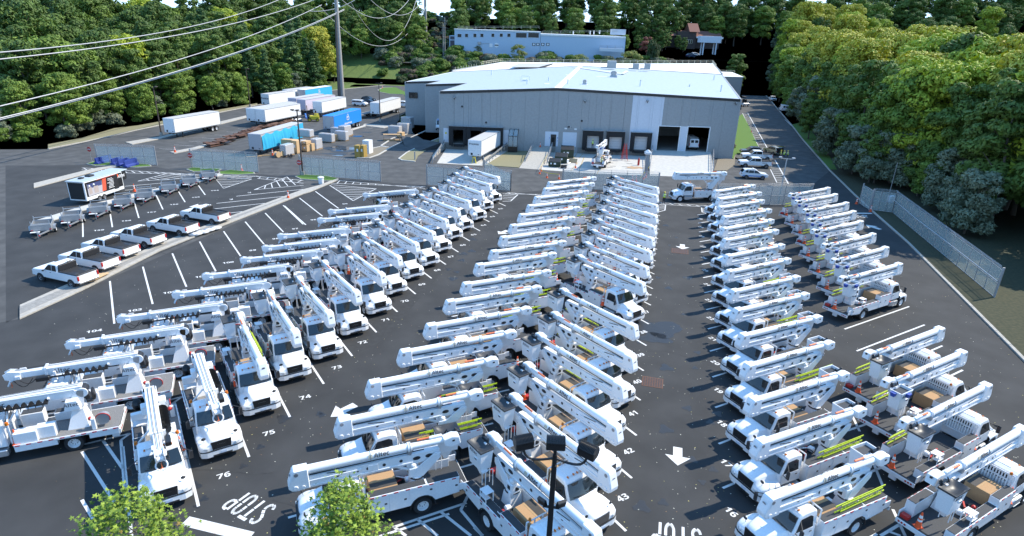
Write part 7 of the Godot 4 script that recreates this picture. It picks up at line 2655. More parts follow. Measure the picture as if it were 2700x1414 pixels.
func build_vehicles():
	# white pickups on the left: placed by their rear right corner
	var pk := make_pickup()
	var ends := [g(-36.66, -71.2), g(-38.19, -66.5), g(-39.79, -62.3), g(-40.54, -58.62), g(-40.41, -55)]
	for i in ends.size() + 1:
		var h := 289.0
		var e: Vector3 = ends[i] if i < ends.size() else ends[4] + (ends[4] - ends[3])
		var f := fwd(h)
		var r := v3(-f.z, 0, f.x)
		var p: Vector3 = e + f * 2.0 + r * 0.95
		var lab := "white pickup with black bed liner, %s from the cone end of the median" % ordinal(i + 1)
		if i == 0:
			park(pk, lab, "pickup", p, h, "white pickups backed to the gravel median")
		else:
			copy(pk, lab, p, h, "white pickups backed to the gravel median")
	# cars by the right corner of the warehouse
	var crew := make_pickup("car_white", true)
	park(crew, "white crew cab pickup nearest the blue striped car", "pickup", g(46.31, -118.9), -86.0)
	words("SERVICE", 0.16, 0.005, "letter_dark", crew, Transform3D(Basis(Vector3.UP, -PI / 2), v3(-1.02, 1.05, 1.6)))
	copy(crew, "white crew cab pickup behind the nearest one", g(48.83, -125.5) + v3(0.6, 0, -1.2), -86.0)
	park(make_suv("suv", "car_white", true), "white car with a blue stripe along its side", "car", g(42.52, -108.7), 96.0)
	park(make_suv("parked_car", "car_grey"), "dark grey car beyond the two white pickups", "car", g(50.52, -131) + v3(0, 0, -1.5), -86.0)
	var tan := park(make_suv("parked_car", "car_tan"), "pale car with its tailgate open beside the people in vests", "car", g(55.68, -133.5) + v3(0.3, 0, -1.0), -14.0)
	var tg := mb()
	tg.box(v3(0, 1.95, 2.35), v3(1.5, 0.06, 1.2), 0.02)
	obj("open_tailgate", tg, "window_dark", tan)
	var dk := mb()
	dk.box(v3(0, 1.1, 2.33), v3(1.5, 1.1, 0.06), 0.02)
	obj("boot_opening", dk, "black_rubber", tan)
	park(make_van("white_van", true), "white van parked under the trees of the side road", "van", g(91.7, -216) + v3(0, 0, -2.4), 10.0)
	park(make_pickup("car_white"), "white pickup farthest along the side road under trees", "pickup", g(101.9, -252.8) + v3(0, 0, -2), 190.0)
	# forklift-like lift by the far corner of the warehouse
	var tele := thing("loader", "small white loader with dark cab at the far corner of the warehouse", "loader", g(82.4, -230.2), 60.0)
	var lm := mb()
	lm.box(v3(0, 0.9, 0), v3(1.5, 0.7, 3.0), 0.1)
	lm.bar(v3(0.5, 1.3, 1.2), v3(0.5, 1.0, -2.4), 0.25, 0.25)
	obj("body", lm, "car_white", tele)
	lm = mb()
	lm.box(v3(-0.1, 1.9, 0.3), v3(1.1, 1.4, 1.3), 0.08)
	obj("cab", lm, "window_dark", tele)
	for s in [-1.0, 1.0]:
		for z in [-1.0, 1.0]:
			wheel(tele, v3(s * 0.75, 0.45, z), 0.45, 0.35, s)
	# cars behind the trailers
	var mv := park(make_van("minivan", false), "white minivan behind the blue trailer", "van", g(-48.17, -192.2), 104.0)
	park(make_suv("parked_car", "car_black"), "black car behind the white minivan", "car", g(-48.18, -203.9), 104.0)
	park(make_suv("parked_car", "car_navy"), "dark blue car beside the white minivan", "car", g(-47.26, -195.9) + v3(0.8, 0, -1), 104.0)
	copy(mv, "grey van half hidden behind the left wing of the warehouse", g(-35.14, -193.6), 104.0)
	# delivery van in the side drive and van in the bay
	var fx := park(make_van("delivery_van", true), "white delivery van squeezed between the warehouse wings", "van", v3(-17.79, 0.9, -143.4) + v3(-0.2, 0, -3.4), 176.0)
	words("FedEx", 0.42, 0.006, "letter_blue", fx, Transform3D(Basis(Vector3.UP, PI) * Basis(Vector3.RIGHT, -0.75), v3(0, 2.33, -1.33)))
	var bay := park(make_van("ladder_van", true), "white van with roof rack standing in the open bay", "van", v3(36.9, 1.2, -131.2), 0.0)
	var rk := mb()
	for z in [-1.0, 0.4, 1.9]:
		rk.bar(v3(-0.9, 2.5, z), v3(0.9, 2.5, z), 0.06, 0.06)
	for s in [-0.6, 0.3, 0.6]:
		rk.bar(v3(s, 2.58, -1.6), v3(s, 2.58, 2.6), 0.08, 0.08)
	obj("roof_rack", rk, "aluminium", bay)
	# far cars on the rise
	var fc := [[v3(-46.12, 14.78, -290), "white car parked on the rise left of the office building", "car_white"], [v3(-43.88, 15.39, -294), "black car parked beside the white one on the rise", "car_black"], [v3(-35.86, 15.41, -292), "dark car parked at the left end of the office building", "car_navy"], [v3(83.1, 18.43, -316), "blue car in the far car park nearest the canopy", "car_navy"], [v3(84.4, 19.69, -320), "grey car in the far car park behind the blue one", "car_grey"], [v3(87.4, 20.28, -324), "white car in the far car park beside the canopy", "car_white"]]
	for q in fc:
		var o := park(make_suv("parked_car", q[2]), q[1], "car", v3(q[0].x, hill(q[0].x, q[0].z) + 0.15, q[0].z), 70.0)
		o.scale = Vector3.ONE * 1.0
	build_utility_trailers()


func build_utility_trailers():
	# galvanised pole trailers in a row
	var t := Node3D.new()
	t.name = "utility_trailer"
	var m := mb()
	m.box(v3(0, 0.6, 0.2), v3(1.9, 0.12, 2.6), 0.02)
	m.bar(v3(-0.7, 0.58, -1.1), v3(0, 0.58, -2.4), 0.12, 0.14)
	m.bar(v3(0.7, 0.58, -1.1), v3(0, 0.58, -2.4), 0.12, 0.14)
	m.bar(v3(0, 0.58, -2.2), v3(0, 0.58, -3.0), 0.12, 0.12)
	obj("frame", m, "galvanised", t)
	m = mb()
	m.box(v3(0, 1.0, -1.1), v3(1.9, 0.7, 0.1), 0.02)
	m.box(v3(0, 0.95, 1.45), v3(1.9, 0.6, 0.08), 0.02)
	for s in [-1, 1]:
		m.box(v3(s * 0.93, 0.95, 0.2), v3(0.07, 0.6, 2.6), 0.02)
	obj("side_board", m, "galvanised", t)
	m = mb()
	m.box(v3(0, 0.7, 0.2), v3(1.75, 0.05, 2.4))
	obj("load_floor", m, "deck_grey", t)
	for s in [-1.0, 1.0]:
		for z in [-1.0, 1.4]:
			var p := mb()
			p.bar(v3(s * 0.85, 0.7, z), v3(s * 0.85, 1.75, z), 0.08, 0.08)
			obj("stake", p, "aluminium", t)
		var fd := mb()
		fd.side([v2(-0.35, 0.55), v2(-0.25, 0.88), v2(0.15, 0.95), v2(0.65, 0.88), v2(0.75, 0.55), v2(0.68, 0.55), v2(0.55, 0.82), v2(0.15, 0.89), v2(-0.2, 0.82), v2(-0.28, 0.55)], minf(s * 0.98, s * 1.25), maxf(s * 0.98, s * 1.25))
		obj("fender", fd, "galvanised", t)
		wheel(t, v3(s * 1.1, 0.36, 0.2), 0.36, 0.22, s)
	m = mb()
	m.bar(v3(-0.85, 1.4, -1.0), v3(0.85, 1.4, -1.0), 0.07, 0.07)
	m.bar(v3(-0.85, 1.55, 1.4), v3(0.85, 1.55, 1.4), 0.07, 0.07)
	m.bar(v3(0.25, 0.1, -2.2), v3(0.25, 0.95, -2.2), 0.07, 0.07)
	obj("cross_bar", m, "aluminium", t)
	m = mb()
	m.box(v3(0.0, 0.62, -3.0), v3(0.14, 0.12, 0.2), 0.02)
	m.box(v3(0.85, 0.75, -1.15), v3(0.2, 0.1, 0.06))
	m.box(v3(-0.85, 0.75, -1.15), v3(0.2, 0.1, 0.06))
	obj("hitch", m, "red_lens", t)
	m = mb()
	m.box(v3(0.55, 0.62, -1.5), v3(0.9, 0.08, 0.25), 0.02)
	obj("number_board", m, "letter_white", t)
	var hit := [g(-46.25, -91), g(-47.13, -86.9), g(-48.05, -82.9), g(-48.91, -78.4), g(-49.78, -74.9), g(-50.55, -71.1)]
	for i in 8:
		var e: Vector3 = hit[i] if i < 6 else hit[5] + (hit[5] - hit[4]) * (i - 5)
		var h := 150.0
		var p := e - fwd(h) * 3.0
		var lab := "grey galvanised pole trailer, %s from the far end of its row" % ordinal(i + 1)
		if i == 0:
			park(t, lab, "trailer", p, h, "pole trailers in a row")
		else:
			copy(t, lab, p, h, "pole trailers in a row")
	# enclosed trailer with printed side
	var a := g(-56.08, -79.1)
	var b := g(-55.5, -84.7)
	var h := heading_of(a, b)
	a -= (b - a).normalized() * 1.2
	var L := a.distance_to(b) + 0.2
	var x := thing("enclosed_trailer", "white roofed enclosed trailer with a black printed side", "trailer", (a + b) * 0.5 + v3(-fwd(h).z, 0, fwd(h).x) * -1.25, h)
	var half := L * 0.5
	m = mb()
	m.box(v3(0, 1.75, -0.0), v3(2.46, 2.5, L), 0.05)
	obj("body", m, "white_trailer", x)
	m = mb()
	m.plan([v2(-1.23, -half + 0.02), v2(1.23, -half + 0.02), v2(0.9, -half - 1.2), v2(0, -half - 1.5), v2(-0.9, -half - 1.2)], 1.7, 3.0, 0.04)
	obj("nose", m, "black_paint", x)
	m = mb()
	m.box(v3(0, 3.06, -0.5), v3(2.5, 0.14, L + 1.4), 0.05)
	var rf := obj("roof", m, "roof_blue", x)
	for z in [half - 1.4, half - 2.9]:
		m = mb()
		m.box(v3(-0.2, 3.24, z), v3(0.8, 0.22, 0.9) * (0.7 if z > half - 2 else 1.0), 0.06)
		obj("roof_vent", m, "black_plastic", rf)
	m = mb()
	m.box(v3(1.238, 1.95, 0), v3(0.02, 1.9, L - 0.3))
	var panel := obj("side_print", m, "black_paint", x)
	m = mb()
	m.box(v3(1.25, 1.85, half - 1.75), v3(0.012, 1.6, 2.6))
	obj("print_photo", m, "photo_panel", panel)
	m = mb()
	m.box(v3(1.256, 2.35, half - 1.75), v3(0.012, 0.6, 2.5))
	obj("print_sky", m, "photo_navy", panel)
	m = mb()
	for q in [[2.3, half - 0.8], [2.35, half - 1.6]]:
		m.at(Transform3D(Basis.from_scale(v3(0.05, 1, 1)), v3(1.262, q[0], q[1])))
		m.ball(Vector3.ZERO, v3(0.2, 0.2, 0.22), 10, 6)
		m.at(Transform3D.IDENTITY)
	obj("print_helmet", m, "letter_white", panel)
	m = mb()
	for q in [[1.75, half - 0.9, 0.5], [1.7, half - 1.9, 0.75]]:
		m.box(v3(1.262, q[0], q[1]), v3(0.012, 0.9, q[2]))
	obj("print_figure", m, "photo_skin", panel)
	m = mb()
	m.hexa([v3(1.256, 1.15, half - 3.6), v3(1.27, 1.15, half - 3.6), v3(1.27, 1.15, half - 2.9), v3(1.256, 1.15, half - 2.9), v3(1.256, 2.75, half - 3.9), v3(1.27, 2.75, half - 3.9), v3(1.27, 2.75, half - 3.2), v3(1.256, 2.75, half - 3.2)])
	m.box(v3(1.256, 2.85, -0.4), v3(0.012, 0.05, L - 3.5))
	obj("print_band", m, "photo_orange", panel)
	m = mb()
	for i in 8:
		m.box(v3(1.256, 2.55 - 0.18 * i, half - 4.6 - 0.15 * (i % 3)), v3(0.012, 0.06, 0.9 + 0.3 * (i % 2)))
	obj("print_lines", m, "letter_white", panel)
	m = mb()
	m.box(v3(1.262, 1.85, -half + 1.4), v3(0.03, 1.9, 0.85), 0.01)
	obj("side_door", m, "black_plastic", panel)
	words("Altec", 0.42, 0.008, "letter_white", panel, Transform3D(Basis(Vector3.UP, PI / 2), v3(1.25, 2.45, -half + 0.25)))
	m = mb()
	m.lathe(v3(1.25, 2.62, -half + 0.98 + 0.0), v3(1, 0, 0), [v2(0.22, 0), v2(0.22, 0.015), v2(0, 0.015)], 14)
	obj("print_disc", m, "orange_cone", panel)
	m = mb()
	m.box(v3(0, 1.8, half + 0.01), v3(2.1, 2.2, 0.04))
	obj("rear_opening", m, "black_rubber", x)
	for z in [-0.1 + 0.6, 1.35]:
		wheel(x, v3(1.2, 0.38, z), 0.38, 0.22, 1.0, "wheel", "rim_grey")
		wheel(x, v3(-1.2, 0.38, z), 0.38, 0.22, -1.0, "wheel", "rim_grey")
	m = mb()
	m.box(v3(0, 0.5, -0.2), v3(1.6, 0.2, L - 0.6))
	m.bar(v3(0, 0.55, -half), v3(0, 0.55, -half - 1.6), 0.15, 0.15)
	m.bar(v3(0.3, 0.0, -half - 0.3), v3(0.3, 0.6, -half - 0.3), 0.1, 0.1)
	obj("underframe", m, "black_plastic", x)


# ------------------------------------------------------------------ trailer yard

func semi_trailer(nose_l: Vector3, nose_r: Vector3, tail: Vector3, side_mat: String, top_mat: String, label: String, top := 4.1, low := 1.2, front_mat := "", wheels := true) -> Node3D:
	# nose_l, nose_r: lower corners of the end that faces the viewer; tail: a point at the far end
	var mid := (nose_l + nose_r) * 0.5
	var h := heading_of(tail, nose_r)
	var L := v2(tail.x - nose_r.x, tail.z - nose_r.z).length()
	var f := fwd(h)
	var r := v3(-f.z, 0, f.x)
	var base := nose_r - f * L * 0.5 + r * 1.28    # the viewer's right is the trailer's left
	var t := thing("semi_trailer", label, "trailer", v3(base.x, 0, base.z), h)
	var m := mb()
	m.box(v3(0, (top + low) * 0.5, 0), v3(2.56, top - low, L), 0.05)
	var body := obj("body", m, side_mat, t)
	m = mb()
	m.box(v3(0, top + 0.01, 0), v3(2.46, 0.03, L - 0.1), 0.01)
	obj("roof", m, top_mat, body)
	m = mb()
	m.box(v3(0, (top + low) * 0.5, -L * 0.5 - 0.012), v3(2.44, top - low - 0.12, 0.03), 0.008)
	obj("nose_panel", m, front_mat if front_mat else side_mat, body)
	m = mb()
	for s in [-1, 1]:
		m.box(v3(s * 1.285, low + 0.08, 0), v3(0.03, 0.18, L - 0.02))
		m.box(v3(s * 1.285, top - 0.06, 0), v3(0.03, 0.12, L - 0.02))
		m.box(v3(s * 1.285, (top + low) * 0.5, -L * 0.5 + 0.04), v3(0.03, top - low, 0.08))
		m.box(v3(s * 1.285, (top + low) * 0.5, L * 0.5 - 0.04), v3(0.03, top - low, 0.08))
	obj("edge_rail", m, "aluminium", body)
	m = mb()
	for s in [-1, 1]:
		var n := int(L / 1.2)
		for i in range(1, n):
			m.box(v3(s * 1.283, (top + low) * 0.5, -L * 0.5 + L * i / n), v3(0.008, top - low - 0.3, 0.03))
	obj("panel_seam", m, side_mat, body)
	m = mb()
	m.box(v3(0.55, low + 0.35, -L * 0.5 - 0.03), v3(0.4, 0.4, 0.04), 0.01)
	m.box(v3(-0.8, low + 0.3, -L * 0.5 - 0.03), v3(0.3, 0.12, 0.03), 0.01)
	obj("air_connector", m, "black_plastic", body)
	m = mb()
	for s in [-1, 1]:
		m.box(v3(s * 0.45, low - 0.15, 0), v3(0.14, 0.3, L - 0.4))
		m.bar(v3(s * 0.75, 0.05, -L * 0.5 + 2.6), v3(s * 0.75, low, -L * 0.5 + 2.6), 0.14, 0.14)
		m.box(v3(s * 0.75, 0.05, -L * 0.5 + 2.6), v3(0.3, 0.08, 0.3))
	m.bar(v3(-0.75, 0.7, -L * 0.5 + 2.6), v3(0.75, 0.7, -L * 0.5 + 2.6), 0.08, 0.08)
	m.box(v3(0, 0.6, L * 0.5 - 0.1), v3(1.6, 0.14, 0.12), 0.02)
	obj("landing_gear", m, "black_plastic", t)
	if wheels:
		for z in [L * 0.5 - 1.4, L * 0.5 - 2.65]:
			for s in [-1.0, 1.0]:
				wheel(t, v3(s * 1.0, 0.5, z), 0.5, 0.52, s, "wheel", "rim_white", 0.5)
	return t


func tri_emblem(parent: Node, xf: Transform3D, size: float):   # three interlaced rings in a drop
	var m := mb()
	m.at(xf)
	for k in 3:
		var c := v3(cos(PI / 2 + k * TAU / 3), sin(PI / 2 + k * TAU / 3), 0) * size * 0.28
		for i in 16:
			var a0 := TAU * i / 16
			var a1 := TAU * (i + 1) / 16
			m.bar(c + v3(cos(a0), sin(a0), 0) * size * 0.36, c + v3(cos(a1), sin(a1), 0) * size * 0.36, size * 0.08, 0.012, v3(0, 0, 1))
	obj("emblem", m, "letter_white", parent)


func curtain(t: Node3D, L: float, low: float, top: float, mat: String, wavy: float, z0: float, z1: float):   # tarpaulin hung along the left side
	var m := mb()
	var rows := []
	var n := 60
	for i in n + 1:
		var u := i / float(n)
		var z := lerpf(z0, z1, u)
		var row := []
		for k in 7:
			var v := k / 6.0
			var y := lerpf(low, top - wavy * (0.5 + 0.5 * cos(u * TAU * 4.0)) * 0.35, v)
			var d := 0.03 + wavy * 0.1 * (1.0 + sin(u * TAU * 13.0 + v * 3.0 * sin(u * TAU * 4.0))) * (0.4 + 0.6 * sin(v * PI))
			row.append(v3(-1.29 - d, y, z))
		rows.append(row)
	rows.reverse()
	m.loft(rows)
	obj("tarpaulin", m, mat, t)


func crate(called: String, label: String, at: Vector3, heading: float, s: Vector3, kind: String, group := "") -> Node3D:
	var t := thing(called, label, "crate" if kind != "carton" else "box", at, heading, group)
	var m := mb()
	if kind != "carton":
		for z in [-0.42, -0.14, 0.14, 0.42]:
			m.box(v3(0, 0.11, z * s.z), v3(s.x, 0.03, s.z * 0.16))
		for x in [-0.45, 0.0, 0.45]:
			m.box(v3(x * s.x, 0.05, 0), v3(0.1, 0.1, s.z))
		obj("pallet", m, "pallet_wood", t)
	m = mb()
	if kind == "wrapped":
		m.box(v3(0, 0.13 + s.y * 0.5, 0), s * 0.96, 0.04)
		obj("load", m, "cargo_grey", t)
		m = mb()
		m.box(v3(0, 0.13 + s.y * 0.5, 0), s * 1.01, 0.12)
		obj("film", m, "wrap_film", t)
		m = mb()
		for x in [-0.36, 0.0, 0.36]:
			m.box(v3(x * s.x, 0.13 + s.y * 0.5, 0), v3(0.07, s.y * 1.0, s.z * 0.985))
		obj("strap", m, "pallet_wood", t)
	elif kind == "plywood":
		m.box(v3(0, 0.13 + s.y * 0.5, 0), s, 0.02)
		obj("load", m, "plywood", t)
		m = mb()
		for x in [-0.46, 0.46]:
			for z in [-0.5, 0.5]:
				m.box(v3(x * s.x, 0.13 + s.y * 0.5, z * s.z), v3(0.1, s.y, 0.05))
		for y in [0.08, 0.92]:
			m.box(v3(0, 0.13 + s.y * y, s.z * 0.51), v3(s.x, 0.1, 0.05))
			m.box(v3(0, 0.13 + s.y * y, -s.z * 0.51), v3(s.x, 0.1, 0.05))
		obj("batten", m, "pallet_wood", t)
		m = mb()
		m.box(v3(s.x * 0.1, 0.13 + s.y * 0.55, s.z * 0.505), v3(s.x * 0.25, s.y * 0.25, 0.02))
		obj("paper_label", m, "letter_white", t)
	elif kind == "open":
		for z in [-0.47, 0.47]:
			for i in 5:
				m.box(v3((i - 2) * s.x * 0.23, 0.13 + s.y * 0.5, z * s.z), v3(0.1, s.y, 0.08))
			for y in [0.06, 0.94]:
				m.box(v3(0, 0.13 + s.y * y, z * s.z), v3(s.x, 0.1, 0.09))
		m.box(v3(0, 0.16, 0), v3(s.x, 0.06, s.z))
		m.box(v3(0, 0.11 + s.y, 0), v3(s.x, 0.06, s.z))
		obj("frame", m, "pallet_wood", t)
	else:
		m.box(v3(0, s.y * 0.5, 0), s, 0.02)
		obj("carton", m, "cardboard" if kind == "carton" else "white_trailer", t)
	return t


func build_trailer_yard():
	var o := semi_trailer(v3(-72.9, 1.2, -128), v3(-70.4, 1.2, -127.1), v3(-67.1, 1.2, -140.5), "white_trailer", "trailer_top", "white box trailer alone at the left, next to the lamp post")
	o = semi_trailer(v3(-64, 1.2, -147.3), v3(-61.6, 1.2, -146.8), v3(-61.6, 1.2, -146.8) + v3(4.6, 0, -15.6), "white_trailer", "trailer_top", "left one of the two white trailers parked side by side")
	o = semi_trailer(v3(-61.4, 1.2, -146.3), v3(-59.02, 1.2, -145.9), v3(-55.25, 1.2, -159.7), "white_trailer", "trailer_top", "right one of the two white trailers parked side by side")
	o = semi_trailer(v3(-72.5, 1.2, -177.5), v3(-70.4, 1.2, -178.1), v3(-70.4, 1.2, -178.1) + v3(3.4, 0, -12.0), "white_trailer", "trailer_top", "white trailer at the back with dark lettering on its nose")
	words("Premier", 0.5, 0.01, "letter_dark", o, Transform3D(Basis(Vector3.UP, PI), v3(0, 2.9, -6.3)))
	o = semi_trailer(v3(-71.4, 1.2, -190.6), v3(-69.1, 1.2, -191.4), v3(-69.1, 1.2, -191.4) + v3(3.4, 0, -12.0), "white_trailer", "trailer_top", "white trailer at the back with pale lettering on its side")
	words("Premier", 0.8, 0.01, "letter_grey", o, Transform3D(Basis(Vector3.UP, -PI / 2), v3(-1.3, 2.6, 1.0)))
	o = semi_trailer(v3(-62.3, 1.2, -169.9), v3(-60, 1.2, -170.5), v3(-60, 1.2, -170.5) + v3(3.6, 0, -13.5), "trailer_mauve", "trailer_top", "grey trailer between the white pair and the mauve one")
	o = semi_trailer(v3(-58.84, 1.2, -167.3), v3(-56.7, 1.2, -167.9), v3(-56.7, 1.2, -167.9) + v3(4.0, 0, -14.5), "trailer_mauve", "trailer_top", "pale mauve trailer left of the white one behind the forklift")
	o = semi_trailer(v3(-54.15, 1.2, -165.9), v3(-51.36, 1.2, -164.6), v3(-48.6, 1.2, -178.4), "white_trailer", "trailer_top", "white trailer behind the yellow forklift")
	o = semi_trailer(v3(-39.41, 1.2, -167.9), v3(-36.7, 1.2, -166.6), v3(-33.79, 1.2, -182), "white_trailer", "trailer_top", "white trailer beside the left wing of the warehouse")
	o = semi_trailer(v3(-67.6, 1.2, -192.8), v3(-65.2, 1.2, -193.6), v3(-65.2, 1.2, -193.6) + v3(3.8, 0, -15.5), "trailer_grey", "roof_white", "cyan curtained trailer at the far back of the yard", 4.1, 1.2, "trailer_grey")
	curtain(o, 16.0, 1.15, 4.0, "tarp_cyan", 0.15, -7.9, 7.9)
	tri_emblem(o, Transform3D(Basis(Vector3.UP, -PI / 2), v3(-1.4, 3.0, 0)), 1.0)
	o = semi_trailer(v3(-43.82, 1.2, -140.3), v3(-40.96, 1.2, -139), v3(-38.35, 1.2, -153.8), "tarp_blue", "tarp_blue", "bright blue trailer with a white ring emblem", 4.1, 1.2, "trailer_grey")
	curtain(o, 15.0, 1.2, 4.05, "tarp_blue", 0.06, -7.3, 7.3)
	tri_emblem(o, Transform3D(Basis(Vector3.UP, -PI / 2), v3(-1.4, 3.0, -0.4)), 1.15)
	words("thyssenkrupp", 0.42, 0.01, "letter_white", o, Transform3D(Basis(Vector3.UP, -PI / 2), v3(-1.41, 1.75, -0.4)))
	var nd := mb()
	nd.box(v3(0, 2.5, -7.6), v3(1.1, 2.2, 0.05), 0.02)
	obj("nose_door", nd, "trailer_top", o)
	o = semi_trailer(v3(-49.64, 1, -113.8), v3(-47.04, 1, -113.3), v3(-44.54, 1, -129.3), "trailer_grey", "trailer_top", "grey trailer with a loose cyan tarpaulin along its side", 3.95, 1.0, "trailer_grey")
	curtain(o, 16.0, 1.0, 3.9, "tarp_cyan", 1.0, -7.9, 5.6)
	curtain(o, 16.0, 1.0, 3.95, "tarp_cyan", 0.25, 5.65, 8.0)
	o = semi_trailer(v3(-8.99, 1.2, -113.5), v3(-6.49, 1.2, -113.8), v3(-3.0, 1.2, -127.2), "white_trailer", "trailer_top", "white trailer backed into the loading dock")
	words("Premier", 0.36, 0.01, "letter_dark", o, Transform3D(Basis(Vector3.UP, PI), v3(0.1, 3.4, -(v2(-3.0, -127.2) - v2(v3(-6.49, 1.2, -113.8).x, v3(-6.49, 1.2, -113.8).z)).length() * 0.5 - 0.04)))
	# flatbed just left of the warehouse trailer
	var fb := thing("flatbed_trailer", "empty flatbed trailer left of the white trailer by the warehouse", "trailer", g(-40.92, -168.9), 17.0)
	var m := mb()
	m.box(v3(0, 1.05, 0), v3(2.4, 0.22, 9.0), 0.02)
	obj("deck", m, "deck_grey", fb)
	for z in [-3.4, -2.2]:
		for s in [-1.0, 1.0]:
			wheel(fb, v3(s * 1.0, 0.48, z), 0.48, 0.4, s, "wheel", "rim_white" if z < -3 else "red_paint")
	# forklift
	var fk := thing("forklift", "yellow forklift carrying a long blue beam", "forklift", g(-51.93, -158), 250.0)
	m = mb()
	m.box(v3(0, 0.95, 0.5), v3(1.6, 1.0, 2.4), 0.12)
	m.taper(v3(0, 1.45, 1.1), v2(1.4, 1.2), v2(1.2, 0.9), 0.4)
	obj("body", m, "yellow_paint", fk)
	m = mb()
	for s in [-1, 1]:
		m.bar(v3(s * 0.55, 0.2, -1.1), v3(s * 0.55, 3.9, -1.1), 0.16, 0.2)
		m.bar(v3(s * 0.65, 1.4, -0.5), v3(s * 0.65, 2.9, -0.3), 0.08, 0.08)
		m.bar(v3(s * 0.65, 1.6, 1.0), v3(s * 0.65, 2.9, 0.8), 0.08, 0.08)
	for y in [0.8, 2.4, 3.8]:
		m.bar(v3(-0.6, y, -1.1), v3(0.6, y, -1.1), 0.12, 0.14)
	m.box(v3(0, 2.93, 0.25), v3(1.4, 0.07, 1.3), 0.01)
	obj("mast", m, "black_plastic", fk)
	for s in [-1.0, 1.0]:
		wheel(fk, v3(s * 0.8, 0.5, -0.7), 0.5, 0.4, s, "wheel", "yellow_paint")
		wheel(fk, v3(s * 0.75, 0.42, 1.2), 0.42, 0.34, s, "wheel", "yellow_paint")
	var bmn := thing("steel_beam", "long blue beam lying on the forklift's forks", "beam", g(-51.93, -158) + v3(-1.4, 1.2, 0.5), 70.0)
	m = mb()
	for y in [0.0, 0.3]:
		m.box(v3(1.0 - 1.0, y, 0), v3(0.35, 0.06, 7.5))
	m.box(v3(0, 0.15, 0), v3(0.08, 0.3, 7.5))
	obj("beam", m, "stripe_blue", bmn)
	bmn.rotation_degrees.y = -160.0 + 0.0
	# goods: [place, heading, size, kind, label]
	var g := [
		[g(-42.9, -114.6), 17.0, v3(1.3, 2.0, 2.6), "wrapped", "large film wrapped pallet nearest the cable drums"],
		[g(-42.02, -117), 17.0, v3(1.2, 2.3, 1.2), "plywood", "tall plywood crate right of the large wrapped pallet"],
		[g(-41.94, -119.4), 17.0, v3(1.2, 1.9, 2.4), "wrapped", "wrapped pallet behind the lamp post"],
		[g(-40.82, -119.3), 17.0, v3(1.3, 1.2, 1.6), "plywood", "orange brown plywood crate right of the lamp post"],
		[g(-40.14, -120.1), 17.0, v3(1.1, 1.3, 1.2), "plywood", "small plywood crate beside the one right of the lamp post"],
		[g(-39.58, -121.6), 17.0, v3(1.4, 2.0, 2.2), "wrapped", "wrapped pallet at the right end of the group by the lamp post"],
		[g(-39.93, -129.8), 17.0, v3(3.2, 1.7, 1.3), "wrapped", "wide wrapped pallet left of the middle group in the yard"],
		[g(-38.66, -132), 17.0, v3(0.9, 1.2, 1.2), "plywood", "narrow plywood crate between two wrapped pallets"],
		[g(-37.47, -132.3), 17.0, v3(2.7, 1.9, 1.3), "wrapped", "wrapped pallet right of the narrow plywood crate"],
		[g(-40.2, -138.6), 17.0, v3(2.6, 1.6, 1.4), "wrapped", "silvery wrapped pallet behind the middle group"],
		[g(-38.1, -137.3), 17.0, v3(1.6, 2.3, 2.8), "wrapped", "tall wrapped pallet at the back of the middle group"],
		[g(-37.45, -139.2), 17.0, v3(0.8, 1.2, 1.2), "wrapped", "small pale pallet at the right of the middle group"],
		[g(-27.17, -134.4), 78.0, v3(1.4, 1.2, 3.6), "open", "open wooden frame crate beside the kerb"],
		[g(-26.02, -139), 17.0, v3(1.3, 1.0, 1.3), "plywood", "plywood crate behind the open wooden frame"],
		[g(-27.88, -142.2), 17.0, v3(2.8, 1.9, 1.6), "wrapped", "bulging wrapped load behind the open wooden frame"],
		[g(-26.12, -144.5), 17.0, v3(2.6, 2.3, 2.4), "wrapped", "wrapped load nearest the warehouse wall"],
		[g(-26.79, -152.4), 17.0, v3(2.6, 2.6, 2.0), "wrapped", "tall wrapped load farthest back beside the warehouse"],
		[g(-29.57, -115.1), 17.0, v3(1.1, 2.3, 1.3), "ochre", "left ochre cabinet beside the puddles"],
		[g(-28.81, -115.3), 17.0, v3(1.0, 2.3, 1.3), "ochre", "right ochre cabinet beside the puddles"],
		[g(-28.8, -119.1), 17.0, v3(1.4, 2.6, 1.5), "white", "tall white cabinet behind the ochre ones"]]
	for q in g:
		if q[3] == "ochre":
			var c := thing("cabinet", q[4], "cabinet", q[0], q[1])
			var k := mb()
			k.box(v3(0, q[2].y * 0.5, 0), q[2], 0.03)
			obj("body", k, "cardboard" if false else "ochre", c)
			k = mb()
			k.box(v3(0.1, q[2].y * 0.62, q[2].z * 0.5 + 0.01), v3(0.35, 0.5, 0.02))
			obj("paper_label", k, "letter_white", c)
		elif q[3] == "white":
			var c := thing("cabinet", q[4], "cabinet", q[0], q[1])
			var k := mb()
			k.box(v3(0, q[2].y * 0.5, 0), q[2], 0.03)
			obj("body", k, "white_trailer", c)
			k = mb()
			for i in 7:
				k.box(v3(0, 0.5 + 0.3 * i, q[2].z * 0.5 + 0.01), v3(q[2].x * 0.8, 0.05, 0.02))
			obj("vent", k, "galvanised", c)
		else:
			crate("pallet_load", q[4], q[0], q[1], q[2], q[3])
	crate("plywood_crate", "plywood crate stacked on the one right of the lamp post", g(-40.82, -119.3) + v3(0, 1.36, 0), 17.0, v3(1.2, 0.5, 1.5), "plywood")
	crate("pallet_load", "wrapped pallet stacked above the plywood crates by the lamp post", g(-42.79, -123.1) + v3(0.4, 1.9, -1.0), 17.0, v3(3.0, 1.4, 1.5), "wrapped")
	crate("plywood_crate", "long plywood crate lying behind the large wrapped pallet", g(-43.84, -119), 100.0, v3(1.2, 2.1, 3.0), "plywood")
